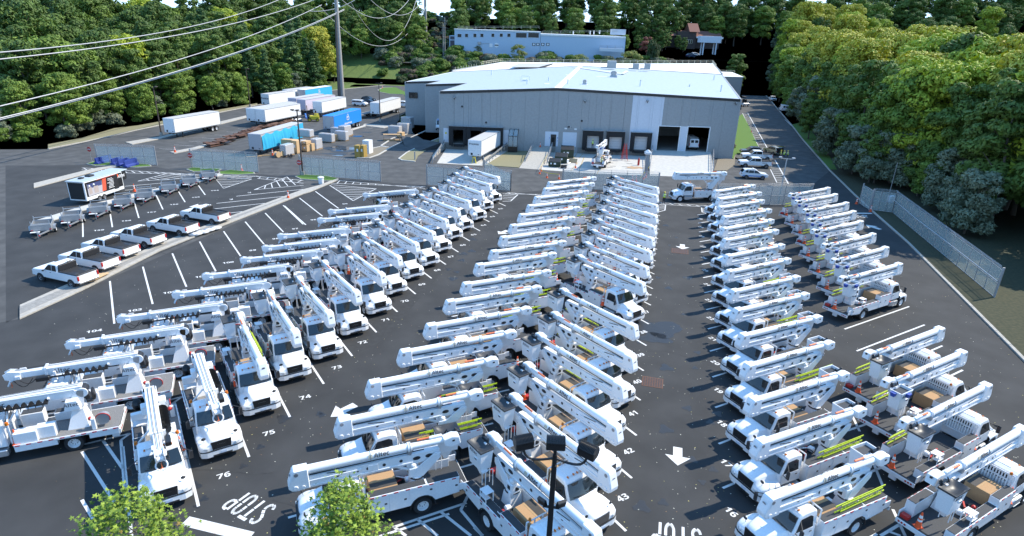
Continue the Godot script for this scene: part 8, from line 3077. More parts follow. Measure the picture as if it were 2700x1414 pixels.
	# cable drums
	for q in [[g(-44.02, -112.5), "left cable drum lying before the large wrapped pallet"], [g(-43.54, -113.3), "right cable drum lying before the large wrapped pallet"]]:
		var d := thing("cable_drum", q[1], "cable drum", q[0], 30.0)
		m = mb()
		for x in [-0.35, 0.35]:
			m.cyl(v3(x - 0.04, 0.55, 0), v3(x + 0.04, 0.55, 0), 0.55, 0.55, 18)
		obj("flange", m, "plywood", d)
		m = mb()
		m.cyl(v3(-0.3, 0.55, 0), v3(0.3, 0.55, 0), 0.36, 0.36, 16)
		obj("winding", m, "cargo_grey", d)
	var sc := thing("scrap_heap", "dark heap of scrap beside the cable drums", "scrap", g(-42.16, -112.8))
	m = mb()
	rng.seed = 5
	for i in 16:
		var c := v3(rng.randf_range(-1, 1), rng.randf_range(0.05, 0.4), rng.randf_range(-0.6, 0.6))
		m.bar(c, c + v3(rng.randf_range(-0.6, 0.6), rng.randf_range(-0.05, 0.3), rng.randf_range(-0.6, 0.6)), 0.18, 0.1)
	obj("scrap", m, "black_plastic", sc)
	m = mb()
	m.at(Transform3D(Basis(Vector3.UP, 0.5), v3(-6.0, 0.08, 0.8)))
	m.box(Vector3.ZERO, v3(2.6, 0.12, 0.3), 0.01)
	m.box(v3(1.8, 0.0, -0.5), v3(2.0, 0.12, 0.3), 0.01)
	m.at(Transform3D.IDENTITY)
	tag(thing_mesh("timber_beam", m, "pallet_wood", g(-42.16, -112.8)), "pale timbers on the asphalt before the cable drums", "timber")
	# rusty steel laid out along the median
	rng.seed = 6
	var st := [g(-59.58, -121.8), g(-59.19, -126), g(-59.6, -130.2), g(-59.38, -133.9), g(-59.3, -137.8), g(-59.21, -142), g(-58.19, -144.3), g(-57.29, -147.2), g(-56.59, -150.3), g(-56.34, -154)]
	for i in st.size():
		var s := thing("steel_stack", "stack of rusty steel on the yard median, %s from the near end" % ordinal(i + 1), "steel stack", st[i] + v3(0, 0.13, 0), 17.0 + rng.randf_range(-8, 8), "rusty steel stacks on the median")
		for k in 4:
			m = mb()
			for j in 4:
				var z := rng.randf_range(-1.6, 1.6)
				m.box(v3(rng.randf_range(-0.9, 0.9), 0.08 + 0.17 * k, z), v3(rng.randf_range(0.5, 1.4), 0.14, rng.randf_range(1.0, 2.6)))
			obj("steel_piece", m, "rust" if k % 3 != 1 else "black_plastic", s)
	var pi := thing("pipe_bundle", "pale bundle of pipes and foil on the median by the forklift", "pipes", g(-55.91, -156.4) + v3(0, 0.13, 0), 40.0)
	m = mb()
	for i in 9:
		var y := 0.1 + 0.16 * (i / 4)
		m.cyl(v3(-0.5 + 0.25 * (i % 4), y, -2.2 + rng.randf()), v3(-0.5 + 0.25 * (i % 4) + rng.randf_range(-0.3, 0.3), y, 2.0), 0.1, 0.1, 8)
	obj("pipe", m, "aluminium", pi)


func thing_mesh(called: String, m: MB, mat: String, at: Vector3) -> MeshInstance3D:
	var o := obj(called, m, mat)
	o.position = at
	return o


# ------------------------------------------------------------------ fences

func fence(called: String, label: String, a: Vector3, b: Vector3, n: int, h := 3.0, gate := false, wire := true) -> Node3D:
	var t := thing(called, label, "fence", a, 0.0, "")
	var d := b - a
	d.y = 0
	var f := d.normalized()
	var side_ := v3(-f.z, 0, f.x)
	for i in n + 1:
		var p := d * (i / float(n))
		var m := mb()
		var end := i == 0 or i == n
		var r := 0.11 if end else 0.05
		m.cyl(p, p + v3(0, h + (0.25 if end else 0.0), 0), r, r, 8)
		obj("post", m, "galvanised", t)
		if wire and not end:
			m = mb()
			m.bar(p + v3(0, h, 0), p + v3(0, h + 0.4, 0) + side_ * 0.25, 0.04, 0.04)
			obj("outrigger", m, "aluminium", t)
	for y in [h - 0.06, h * 0.5, 0.12]:
		var m := mb()
		m.cyl(v3(0, y, 0), d + v3(0, y, 0), 0.03, 0.03, 6)
		obj("rail", m, "galvanised", t)
	var s := mb()
	s.hexa([v3(0, 0.08, 0) - side_ * 0.003, d + v3(0, 0.08, 0) - side_ * 0.003, d + v3(0, 0.08, 0) + side_ * 0.003, v3(0, 0.08, 0) + side_ * 0.003, v3(0, h, 0) - side_ * 0.003, d + v3(0, h, 0) - side_ * 0.003, d + v3(0, h, 0) + side_ * 0.003, v3(0, h, 0) + side_ * 0.003])
	obj("chain_link_mesh", s, "chain_link", t)
	if wire:
		var w := mb()
		for k in 3:
			var o := v3(0, h + 0.14 + 0.13 * k, 0) + side_ * (0.09 + 0.08 * k)
			w.cyl(o, d + o, 0.012, 0.012, 4, false)
			var nb := int(d.length() / 0.3)
			for i in nb:
				var c := o + d * ((i + 0.5) / nb)
				w.bar(c - v3(0, 0.05, 0) + f * 0.03, c + v3(0, 0.05, 0) - f * 0.03, 0.016, 0.016)
		obj("barbed_wire", w, "aluminium", t)
	if gate:
		for q in [0.25, 0.75]:
			var m := mb()
			m.cyl(d * q + side_ * 0.15, d * q + v3(0, h, 0) + side_ * 0.15, 0.04, 0.04, 6)
			obj("gate_stile", m, "galvanised", t)
	return t


func build_fences():
	fence("chain_link_fence", "chain link fence panel with barbed wire behind the blue barriers", g(-70.5, -102.2), g(-60.7, -102.4), 5)
	fence("chain_link_fence", "chain link fence panel with barbed wire behind two small lawns", g(-54.13, -101.2), g(-42.46, -99.8), 6)
	fence("chain_link_fence", "chain link fence panel with barbed wire behind the white bin", g(-35.28, -99.2), g(-21.53, -96.5), 7, 3.0, true)
	fence("chain_link_fence", "chain link fence panel with barbed wire behind the far bucket trucks", g(-13.91, -95.2), g(-0.63, -93.1), 5, 3.0, true)
	fence("chain_link_fence", "low chain link fence panel behind the middle block of trucks", g(7.57, -96.1), g(22.67, -95.5), 6, 3.0)
	fence("chain_link_fence", "chain link fence with barbed wire beside the striped car", g(29.89, -88.8), g(44.87, -91.1), 7, 3.0)
	# sliding gate drawn back behind the fourth panel
	fence("sliding_gate", "white sliding gate drawn open beside the far bucket trucks", g(-0.63, -93.1), g(-5.2, -106.1) + v3(0, 0, 3.5), 4, 2.6, true, false)
	fence("swing_gate", "open chain link gate leaf between two cones at the right", g(53.08, -89.3), g(53.44, -92.9), 2, 3.0, false, false)
	fence("chain_link_fence", "chain link fence under the trees at the right, behind the white box", g(53.21, -89.3), g(55.92, -88.2), 3, 3.0)
	var r0 := g(55.92, -88.2)
	var r1 := g(51.44, -69.7)
	fence("chain_link_fence", "long chain link fence along the right edge under trees", r0, r1 + (r1 - r0) * 0.7, 14, 3.0)
	# fence along the forest
	var pipe := mb()
	pipe.tube([r0 + v3(-0.2, 1.9, 0), r0.lerp(r1, 0.5) + v3(-0.2, 1.75, 0), r1 + v3(-0.2, 1.8, 0), r1 + (r1 - r0) * 0.7 + v3(-0.2, 1.8, 0)], 0.05, 6)
	tag(obj("cable_run", pipe, "aluminium"), "pale pipe running along the right fence", "pipe")


# ------------------------------------------------------------------ posts, lamps, wires

func lamp_post(label: String, at: Vector3, h: float, heads: int, mat: String, heading := 0.0, base := true) -> Node3D:
	var t := thing("lamp_post", label, "lamp post", at, heading)
	var m := mb()
	m.taper(Vector3.ZERO, v2(0.2, 0.2), v2(0.14, 0.14), h)
	obj("post", m, mat, t)
	if base:
		m = mb()
		m.cyl(Vector3.ZERO, v3(0, 0.75, 0), 0.32, 0.3, 14)
		obj("footing", m, "concrete", t)
	m = mb()
	m.bar(v3(-0.9, h - 0.05, 0), v3(0.9, h - 0.05, 0), 0.08, 0.08)
	var arm := obj("arm", m, mat, t)
	for i in heads:
		var x := lerpf(-0.9, 0.9, i / maxf(1.0, heads - 1.0)) if heads > 1 else 0.6
		m = mb()
		m.box(v3(x, h + 0.08, -0.15), v3(0.45, 0.16, 0.6), 0.04)
		obj("lamp_head", m, mat, arm)
	return t


func pole(called: String, label: String, at: Vector3, h: float, r: float, mat: String) -> Node3D:
	var t := thing(called, label, "pole", at)
	var m := mb()
	m.cyl(v3(0, -0.3, 0), v3(0, h, 0), r, r * 0.6, 14)
	obj("post", m, mat, t)
	return t


func wire_run(label: String, pts: Array, r: float) -> void:
	var m := mb()
	m.tube(pts, r, 5)
	tag(obj("power_line", m, "cable"), label, "power line")


func sag(a: Vector3, b: Vector3, s: float, n := 28) -> Array:
	var out := []
	for i in n + 1:
		var u := i / float(n)
		out.append(a.lerp(b, u) - v3(0, s * 4.0 * u * (1.0 - u), 0))
	return out


func build_street_furniture():
	lamp_post("thin brown lamp post beside the lone white trailer", g(-75, -130), 10.0, 1, "pole_brown", 20.0)
	lamp_post("thin brown lamp post before the left wood", g(-77.2, -181.1), 10.5, 1, "pole_brown", 20.0)
	lamp_post("dark lamp post with three floodlights by the white bin", g(-34.73, -98.6), 10.4, 3, "pole_brown", 10.0)
	lamp_post("dark lamp post behind the white trailer by the warehouse", g(-35.41, -161.5), 9.6, 1, "pole_brown", 10.0)
	lamp_post("white post with a boxy camera head at the right gate", g(40.07, -90.9), 7.0, 2, "galvanised", 20.0, false)
	lamp_post("slim post among the trees at the right with a pale lamp", g(97.4, -158), 8.0, 1, "pole_brown", -60.0, false)
	pole("sign_post", "slim wooden post beside the right fence", g(59.78, -96.3), 6.0, 0.07, "pole_wood")
	# foreground floodlight
	var top := v3(1.71, 10, -17.44)
	var t := thing("floodlight_post", "black post with three ribbed floodlights in the foreground", "lamp post", v3(top.x, 0, top.z), 8.0)
	var h := 9.4
	var m := mb()
	m.taper(Vector3.ZERO, v2(0.24, 0.24), v2(0.18, 0.18), h)
	obj("post", m, "black_paint", t)
	m = mb()
	m.cyl(v3(0, h, 0), v3(0, h + 0.75, 0), 0.06, 0.06, 10)
	for s in [-1.0, 1.0]:
		var pth := []
		for i in 9:
			var u := i / 8.0
			pth.append(v3(s * 1.12 * sin(u * PI / 2), h + 0.3 - 0.18 * sin(u * PI) + 0.42 * pow(u, 4.0), 0.0))
		m.tube(pth, 0.045, 8)
	m.cyl(v3(0, h + 0.1, 0), v3(0, h + 0.45, 0), 0.085, 0.085, 10)
	var arm := obj("arm", m, "black_paint", t)
	for q in [[v3(0, h + 0.9, 0), 0.1], [v3(-1.12, h + 0.75, 0), 0.5], [v3(1.12, h + 0.72, 0), -0.5]]:
		m = mb()
		var x0 := Transform3D(Basis(Vector3.UP, q[1]), q[0])
		m.at(x0)
		m.cyl(v3(-0.32, 0.1, 0), v3(0.32, 0.1, 0), 0.2, 0.2, 16)
		m.box(v3(0, 0.02, 0.12), v3(0.66, 0.34, 0.2), 0.03)
		m.box(v3(0, -0.12, 0), v3(0.1, 0.12, 0.1))
		var head := obj("floodlight", m, "black_paint", arm)
		m = mb()
		m.at(x0)
		for i in 13:
			m.cyl(v3(-0.3 + 0.05 * i, 0.1, 0), v3(-0.285 + 0.05 * i, 0.1, 0), 0.235, 0.235, 14)
		obj("cooling_rib", m, "black_paint", head)
	m = mb()
	for s in [-1.0, 1.0]:
		m.at(Transform3D(Basis(Vector3.UP, s * 0.6) * Basis(Vector3.RIGHT, 0.3), v3(s * 0.34, h - 1.75, -0.1)))
		m.box(Vector3.ZERO, v3(0.36, 0.3, 0.14), 0.02)
	m.at(Transform3D.IDENTITY)
	m.bar(v3(-0.3, h - 1.85, 0), v3(0.3, h - 1.85, 0), 0.07, 0.07)
	obj("small_flood", m, "black_paint", t)
	# utility poles and wires
	var p0 := g(-60.5, -217.7)
	pole("utility_pole", "tall weathered utility pole rising past the top of the photo", p0, 46.0, 0.8, "pole_wood")
	var q0 := thing("utility_pole", "stained wooden pole standing against the tall one", "pole", p0 + v3(-1.5, 0, 0.4))
	m = mb()
	m.cyl(v3(0.6, -0.3, 0.3), v3(1.2, 26.0, 0.2), 0.5, 0.34, 12)
	obj("post", m, "pole_bare", q0)
	var p1 := v3(-48.97, 19.34, -340)
	pole("utility_pole", "tall pole on the hill under the sky gap", v3(p1.x, p1.y - 6, p1.z), 40.0, 0.8, "pole_wood")
	for q in [[v3(-33.99, 15.77, -296), 13.0, "pole at the left end of the office building"], [v3(-34.9, 15.47, -297), 10.0, "shorter pole beside the one at the office building"]]:
		var u := pole("utility_pole", q[2], v3(q[0].x, hill(q[0].x, q[0].z), q[0].z), q[1] + 5.0, 0.22, "pole_wood")
		m = mb()
		m.bar(v3(-1.2, q[1] + 3.5, 0), v3(1.2, q[1] + 3.5, 0), 0.14, 0.14)
		m.bar(v3(-0.9, q[1] + 2.3, 0), v3(0.9, q[1] + 2.3, 0), 0.14, 0.14)
		obj("crossarm", m, "pole_wood", u)
	# spans towards the left, then beyond the pole
	var zL := -95.0
	var ends := [[v3(-80.8, 20.13, -120), v3(-78.9, 29.7, -215), "highest wire across the left wood"], [v3(-79.6, 19.27, -118), v3(-67.2, 30.5, -217), "second wire across the left wood"], [v3(-76.9, 13.46, -112), v3(-66.6, 28.56, -219), "third wire across the left wood"], [v3(-75.9, 11.76, -110), v3(-59.83, 27.55, -221), "upper one of the lowest pair of wires"], [v3(-76.3, 11.44, -110.5), v3(-59.98, 27.26, -221.5), "lower one of the lowest pair of wires"]]
	for q in ends:
		var a: Vector3 = q[0]
		var b: Vector3 = q[1]
		var out: Vector3 = a + (a - b) * 0.3
		wire_run(q[2], sag(out, b + (b - a) * 0.02, 2.6), 0.1)
	var spans := [[v3(-59.39, 30.57, -221), v3(-50.6, 34.07, -300), 6.5, "wire sagging from the tall pole to the hill, leftmost"], [v3(-56.58, 29.65, -222), v3(-51.96, 35.24, -330), 15.0, "wire sagging lowest between the tall pole and the hill"], [v3(-66.6, 28.7, -219), v3(-46.52, 35.74, -338), 17.0, "wire passing behind the tall pole to the hill"], [v3(-54.14, 31.51, -240), v3(-49.28, 35.53, -335), 6.0, "short sagging wire near the hill pole"], [v3(-69.2, 26.79, -216), v3(-56.44, 30.87, -226), 1.2, "wire rising past the tall pole at top left"]]
	for q in spans:
		wire_run(q[3], sag(q[0], q[1], q[2]), 0.1)
	# stop signs
	var sg := [[g(-72.2, -103.1), "stop sign at the left gate beside the blue barriers"], [g(-54.07, -101), "stop sign at the second gate before the small lawns"], [g(-35.12, -98.5), "stop sign at the third gate under the dark lamp post"]]
	for q in sg:
		var s := thing("stop_sign", q[1], "sign", q[0], 190.0)
		m = mb()
		m.cyl(Vector3.ZERO, v3(0, 2.2, 0), 0.04, 0.04, 8)
		obj("post", m, "galvanised", s)
		m = mb()
		m.lathe(v3(0, 2.2, -0.05), v3(0, 0, -1), [v2(0.42, 0), v2(0.42, 0.02), v2(0, 0.02)], 8)
		var pl := obj("plate", m, "red_paint", s)
		words("STOP", 0.2, 0.01, "letter_white", pl, Transform3D(Basis(Vector3.UP, PI), v3(0, 2.2, -0.085)))
	# blue plastic barriers on the left island
	var bp := [[g(-70, -102.3), 96.0], [g(-67.2, -102.2), 97.0], [g(-65.7, -101.5), 98.0], [g(-64.5, -101.5), 100.0], [g(-64.1, -100.7), 102.0], [g(-69.8, -103.1), 96.0]]
	for i in bp.size():
		var b := thing("barrier", "dark blue plastic barrier on the left grass island, %s from the left" % ordinal([1, 3, 4, 5, 6, 2][i]), "barrier", bp[i][0] + v3(0, 0.15, 0), bp[i][1], "blue barriers on the grass island")
		m = mb()
		m.at(Transform3D(Basis(Vector3.UP, PI / 2), Vector3.ZERO))
		m.side([v2(-0.45, 0), v2(-0.4, 0.25), v2(-0.15, 0.4), v2(-0.12, 1.0), v2(0.12, 1.0), v2(0.15, 0.4), v2(0.4, 0.25), v2(0.45, 0)], -1.3, 1.3, 0.03)
		obj("body", m, "barrier_blue", b)
		b.rotation_degrees.y = -bp[i][1] + 90.0
	# white bin
	var bn := thing("bin", "white round bin at the end of the concrete median", "bin", g(-30.24, -93.7), 0.0)
	m = mb()
	m.lathe(Vector3.ZERO, Vector3.UP, [v2(0.38, 0), v2(0.45, 0.95), v2(0.45, 1.0)], 20)
	obj("body", m, "white_paint", bn)
	m = mb()
	m.lathe(Vector3.ZERO, Vector3.UP, [v2(0.5, 0.97), v2(0.5, 1.06), v2(0.3, 1.14), v2(0, 1.14)], 20)
	obj("lid", m, "white_paint", bn)
	# white box on a post and sign at the right gate
	var bx := thing("control_box", "pale grey box on a post inside the right fence", "box", g(56.58, -90.4), 150.0)
	m = mb()
	m.cyl(Vector3.ZERO, v3(0, 1.2, 0), 0.06, 0.06, 8)
	obj("post", m, "galvanised", bx)
	m = mb()
	m.box(v3(0, 1.6, 0), v3(1.2, 0.9, 0.5), 0.04)
	obj("cabinet", m, "wall_pale", bx)


# ------------------------------------------------------------------ things about the docks

func dock_rail(label: String, a: Vector3, b: Vector3, n: int, mat: String, rails: Array, post_h: float, category := "rail", plate := 0.0):
	var t := thing("guard_rail", label, category, a)
	var d := b - a
	for i in n + 1:
		var m := mb()
		var p := d * (i / float(n))
		m.bar(p - v3(0, 0.1, 0), p + v3(0, post_h, 0), 0.12, 0.12)
		obj("post", m, mat, t)
	for y in rails:
		var m := mb()
		m.bar(v3(0, y, 0), d + v3(0, y, 0), 0.1, 0.32 if plate > 0.0 else 0.07)
		obj("rail", m, mat, t)


func build_dock_things():
	dock_rail("guard rail along the left side of the dock apron", g(-15.69, -112) + v3(0.4, 0, 0), v3(-14.8, 1.0, -126.6), 6, "galvanised", [0.75], 0.95, "rail", 1.0)
	dock_rail("guard rail between the dock apron and the dry grass", g(-5.44, -112.9), v3(-1.9, 0.9, -126.2), 7, "galvanised", [0.75], 0.95, "rail", 1.0)
	dock_rail("hand rail on the left of the walkway ramp", g(1.8, -115), v3(3.5, 1.2, -126.2), 7, "galvanised", [0.5, 1.0], 1.05)
	dock_rail("hand rail on the right of the walkway ramp", g(5.88, -114.8), v3(7.3, 1.2, -126.0), 7, "galvanised", [0.5, 1.0], 1.05)
	dock_rail("guard rail on the left of the truck ramp", g(23.74, -108), v3(27.9, 1.1, -126.4), 8, "galvanised", [0.55, 1.1], 1.2)
	dock_rail("guard rail on the right of the truck ramp", g(35.68, -109.8), v3(40.4, 1.1, -126.4), 8, "galvanised", [0.55, 1.1], 1.2)
	var lw := mb()
	var w0 := g(-15.97, -122.6)
	lw.hexa([v3(-15.2, -0.2, -127), v3(-14.7, -0.2, -127), w0 + v3(0.4, -0.2, 5), w0 + v3(-0.2, -0.2, 5), v3(-15.2, 1.2, -127), v3(-14.7, 1.2, -127), w0 + v3(0.4, 0.2, 5), w0 + v3(-0.2, 0.2, 5)])
	tag(obj("retaining_wall", lw, "concrete"), "low concrete wall at the left of the dock apron", "wall")
	for q in [[g(-18.89, -114.2), "steel bollard at the left corner of the dock apron"], [g(-5.91, -111.4), "steel bollard at the right corner of the dock apron"]]:
		var b := thing("bollard", q[1], "bollard", q[0])
		var m := mb()
		m.cyl(Vector3.ZERO, v3(0, 1.6, 0), 0.13, 0.13, 10)
		obj("post", m, "galvanised", b)
	# trestle under the docked trailer
	var tr := thing("trailer_stand", "yellow trestle under the nose of the docked trailer", "stand", g(-7.74, -113.3))
	var m := mb()
	for s in [-1, 1]:
		m.bar(v3(s * 0.4, 0, 0.3), v3(s * 0.12, 1.15, 0), 0.1, 0.1)
		m.bar(v3(s * 0.4, 0, -0.3), v3(s * 0.12, 1.15, 0), 0.1, 0.1)
	m.box(v3(0, 1.12, 0), v3(0.6, 0.08, 0.4), 0.01)
	obj("frame", m, "yellow_paint", tr)
	# dumpsters
	var ds := [[g(7.24, -113.1), v3(2.2, 1.35, 1.6), "small dark green dumpster in front", 8.0], [g(8.67, -116.8), v3(2.4, 1.7, 1.7), "dark green dumpster with sloped lid in the middle", 8.0], [g(10.2, -122.5), v3(2.6, 2.1, 1.8), "tall dark green dumpster against the wall", 4.0]]
	for q in ds:
		var d := thing("dumpster", q[2], "dumpster", q[0], q[3])
		var s: Vector3 = q[1]
		m = mb()
		m.side([v2(s.z * 0.5, 0.1), v2(s.z * 0.6, s.y * 0.75), v2(-s.z * 0.5, s.y), v2(-s.z * 0.45, 0.1)], -s.x * 0.5, s.x * 0.5, 0.03)
		for i in 4:
			m.box(v3(-s.x * 0.4 + s.x * 0.27 * i, s.y * 0.4, s.z * 0.55), v3(0.08, s.y * 0.6, 0.06))
		obj("body", m, "dumpster_green", d)
		for k in [-0.25, 0.25]:
			m = mb()
			m.at(Transform3D(Basis(Vector3.RIGHT, atan2(s.y * 0.25, s.z * 1.1)), v3(k * s.x, s.y * 0.89, s.z * 0.05)))
			m.box(Vector3.ZERO, v3(s.x * 0.48, 0.05, s.z * 1.15), 0.02)
			obj("lid", m, "black_plastic", d)
		m = mb()
		m.box(v3(0.1, s.y * 0.5, s.z * 0.585), v3(0.4, 0.3, 0.02))
		m.box(v3(-0.6, s.y * 0.5, s.z * 0.585), v3(0.25, 0.25, 0.02))
		obj("sticker", m, "letter_white", d)
	# clutter by the dumpsters
	var cl := [[g(8.82, -111.7), "black plastic crate on the apron by the dumpsters", "black_plastic", v3(1.0, 0.5, 0.7)], [g(10.83, -117.1), "sheet of pale board leaning by the dumpsters", "plywood", v3(1.9, 0.9, 0.1)]]
	for q in cl:
		var c := thing("board" if q[2] == "plywood" else "plastic_crate", q[1], "board" if q[2] == "plywood" else "crate", q[0], 20.0)
		m = mb()
		if q[2] == "plywood":
			m.at(Transform3D(Basis(Vector3.RIGHT, -0.6), v3(0, 0.4, 0)))
			m.box(Vector3.ZERO, q[3], 0.01)
		else:
			m.box(v3(0, 0.06, 0), v3(q[3].x, 0.06, q[3].z))
			for s in [-1, 1]:
				m.box(v3(s * q[3].x * 0.48, 0.28, 0), v3(0.05, q[3].y, q[3].z))
				m.box(v3(0, 0.28, s * q[3].z * 0.48), v3(q[3].x, q[3].y, 0.05))
		obj("panel" if q[2] == "plywood" else "shell", m, q[2], c)
	var ch := thing("chair", "white plastic chair beside the black crate", "chair", g(9.94, -114.7), 140.0)
	m = mb()
	m.box(v3(0, 0.45, 0), v3(0.5, 0.05, 0.5), 0.01)
	obj("seat", m, "white_paint", ch)
	m = mb()
	m.box(v3(0, 0.75, 0.24), v3(0.5, 0.5, 0.05), 0.01)
	obj("backrest", m, "white_paint", ch)
	for s in [-1, 1]:
		for z in [-1, 1]:
			m = mb()
			m.bar(v3(s * 0.22, 0, z * 0.22), v3(s * 0.2, 0.43, z * 0.2), 0.05, 0.05)
			obj("leg", m, "white_paint", ch)
	# red step ladder
	var la := thing("step_ladder", "tall red step ladder standing before the docks", "ladder", g(21.51, -121.7), 0.0)
	for z in [-0.7, 0.7]:
		m = mb()
		for s in [-1, 1]:
			m.bar(v3(s * 0.55, 0, z), v3(s * 0.2, 3.2, 0), 0.07, 0.07)
		var side_m := obj("side_rail", m, "red_paint", la)
		for i in 8:
			var u := (i + 1) / 9.0
			m = mb()
			m.bar(v3(-lerpf(0.55, 0.2, u), 3.2 * u, z * (1 - u)), v3(lerpf(0.55, 0.2, u), 3.2 * u, z * (1 - u)), 0.05, 0.04)
			obj("rung", m, "red_paint", side_m)
	# camera post by the truck ramp
	var cp := thing("camera_post", "grey post with a white camera housing beside the truck ramp", "post", g(23.15, -108.1))
	m = mb()
	m.box(v3(0, 1.9, 0), v3(0.55, 3.8, 0.5), 0.02)
	obj("post", m, "galvanised", cp)
	m = mb()
	m.box(v3(0, 4.0, 0), v3(1.1, 0.5, 1.0), 0.1)
	m.ball(v3(0, 4.3, 0), v3(0.4, 0.25, 0.4))
	obj("housing", m, "white_paint", cp)
	var ex := thing("gas_bottle", "red gas bottle standing on the apron by the camera post", "gas bottle", g(23.44, -116.7))
	m = mb()
	m.lathe(Vector3.ZERO, Vector3.UP, [v2(0.2, 0.0), v2(0.2, 1.1), v2(0.12, 1.3), v2(0.06, 1.35), v2(0.06, 1.5), v2(0, 1.5)], 14)
	obj("body", m, "red_paint", ex)
	# rust stain on the apron
	rng.seed = 9
	var pl := []
	for i in 22:
		var a := TAU * i / 22
		pl.append(g(22.29, -114.5) + v3(cos(a) * 2.2 * rng.randf_range(0.6, 1.1), 0, sin(a) * 1.4 * rng.randf_range(0.5, 1.1)))
	structure(sheet("rust_stain", pl, 0.012, "dirt_stain"))
	# patches let into the apron
	for q in [g(18.31, -118.1), g(21.94, -118), g(18.35, -115), g(20.55, -114.9), g(17.59, -113.8), g(21, -113.6), g(21.91, -120.4), g(19.58, -120.3)]:
		var pm := mb()
		pm.box(q + v3(0, 0.012, 0), v3(1.1, 0.012, 0.4))
		structure(obj("drain_cover", pm, "deck_grey"))
	# green screened compound left of the warehouse
	var gc := thing("screened_compound", "low compound with green screening beside the left wing", "enclosure", v3(-30.2, 0, -160.5))
	for q in [[v3(0, 0, 0), v3(8.5, 0, 2.0)], [v3(0, 0, 0), v3(1.5, 0, -12)]]:
		m = mb()
		var d: Vector3 = q[1] - q[0]
		var n := v3(-d.z, 0, d.x).normalized() * 0.02
		m.hexa([q[0] - n, q[1] - n, q[1] + n, q[0] + n, q[0] - n + v3(0, 1.8, 0), q[1] - n + v3(0, 1.8, 0), q[1] + n + v3(0, 1.8, 0), q[0] + n + v3(0, 1.8, 0)])
		obj("screen", m, "green_mesh", gc)
	m = mb()
	for i in 6:
		m.bar(v3(1.7 * i, 0, 0.4 * i), v3(1.7 * i, 2.4, 0.4 * i), 0.09, 0.09)
	m.bar(v3(0, 2.35, 0), v3(8.5, 2.35, 2.0), 0.06, 0.06)
	obj("frame", m, "black_paint", gc)


# ------------------------------------------------------------------ people: one skin drawn round a posed skeleton

func skin_over(m: MB, bones: Array, cell: float, blend: float, tint: Callable, grow := 0.0):
	# bones: [a, b, ra, rb]; surface nets over the smooth union of tapered capsules
	var lo := Vector3(1e9, 1e9, 1e9)
	var hi := -lo
	for b in bones:
		for k in 2:
			var r: float = b[2 + k] + grow + cell * 2.0
			lo = lo.min(b[k] - Vector3(r, r, r))
			hi = hi.max(b[k] + Vector3(r, r, r))
	var n := Vector3i(((hi - lo) / cell).ceil()) + Vector3i.ONE
	var f := PackedFloat32Array()
	f.resize(n.x * n.y * n.z)
	f.fill(1.0)
	for b in bones:
		var a: Vector3 = b[0]
		var d: Vector3 = b[1] - a
		var dd := maxf(d.length_squared(), 1e-9)
		var rr: float = maxf(b[2], b[3]) + grow + blend + cell * 2.0
		var p0 := Vector3i(((a.min(b[1]) - Vector3(rr, rr, rr) - lo) / cell).floor()).clamp(Vector3i.ZERO, n - Vector3i.ONE)
		var p1 := Vector3i(((a.max(b[1]) + Vector3(rr, rr, rr) - lo) / cell).ceil()).clamp(Vector3i.ZERO, n - Vector3i.ONE)
		for z in range(p0.z, p1.z + 1):
			for y in range(p0.y, p1.y + 1):
				for x in range(p0.x, p1.x + 1):
					var p := lo + Vector3(x, y, z) * cell
					var t := clampf((p - a).dot(d) / dd, 0.0, 1.0)
					var s: float = p.distance_to(a + d * t) - lerpf(b[2], b[3], t) - grow
					var i := (z * n.y + y) * n.x + x
					var o := f[i]
					var h := maxf(blend - absf(o - s), 0.0) / blend
					f[i] = minf(o, s) - h * h * blend * 0.25
	var idx := {}
	var at := {}
	var off := [0, 1, n.x, n.x + 1, n.x * n.y, n.x * n.y + 1, n.x * n.y + n.x, n.x * n.y + n.x + 1]
	var edges := [[0, 1], [2, 3], [4, 5], [6, 7], [0, 2], [1, 3], [4, 6], [5, 7], [0, 4], [1, 5], [2, 6], [3, 7]]
	for z in n.z - 1:
		for y in n.y - 1:
			for x in n.x - 1:
				var i := (z * n.y + y) * n.x + x
				var neg := 0
				for k in 8:
					if f[i + off[k]] < 0.0:
						neg += 1
				if neg == 0 or neg == 8:
					continue
				var c := Vector3.ZERO
				var m2 := 0
				for e in edges:
					var u: float = f[i + off[e[0]]]
					var w: float = f[i + off[e[1]]]
					if (u < 0.0) != (w < 0.0):
						var pa := Vector3(e[0] & 1, (e[0] >> 1) & 1, e[0] >> 2)
						var pb := Vector3(e[1] & 1, (e[1] >> 1) & 1, e[1] >> 2)
						c += pa.lerp(pb, u / (u - w))
						m2 += 1
				at[i] = lo + (Vector3(x, y, z) + c / m2) * cell
				var g := Vector3(f[i + 1] - f[i] + f[i + off[3]] - f[i + off[2]], f[i + off[2]] - f[i] + f[i + off[3]] - f[i + 1], f[i + off[4]] - f[i] + f[i + off[5]] - f[i + 1])
				idx[i] = g.normalized()
	var st := [1, n.x, n.x * n.y]
	for i in at:
		for ax in 3:
			var j: int = i + st[ax]
			if j >= f.size() or (f[i] < 0.0) == (f[j] < 0.0):
				continue
			var u: int = st[(ax + 1) % 3]
			var w: int = st[(ax + 2) % 3]
			if not (at.has(i - u) and at.has(i - w) and at.has(i - u - w)):
				continue
			var q := [i, i - u, i - u - w, i - w]
			if f[i] < 0.0:
				q.reverse()
			q.reverse()
			m.col = tint.call(at[i])
			m.put(at[q[0]], at[q[1]], at[q[2]], idx[q[0]], idx[q[1]], idx[q[2]])
			m.put(at[q[0]], at[q[2]], at[q[3]], idx[q[0]], idx[q[2]], idx[q[3]])


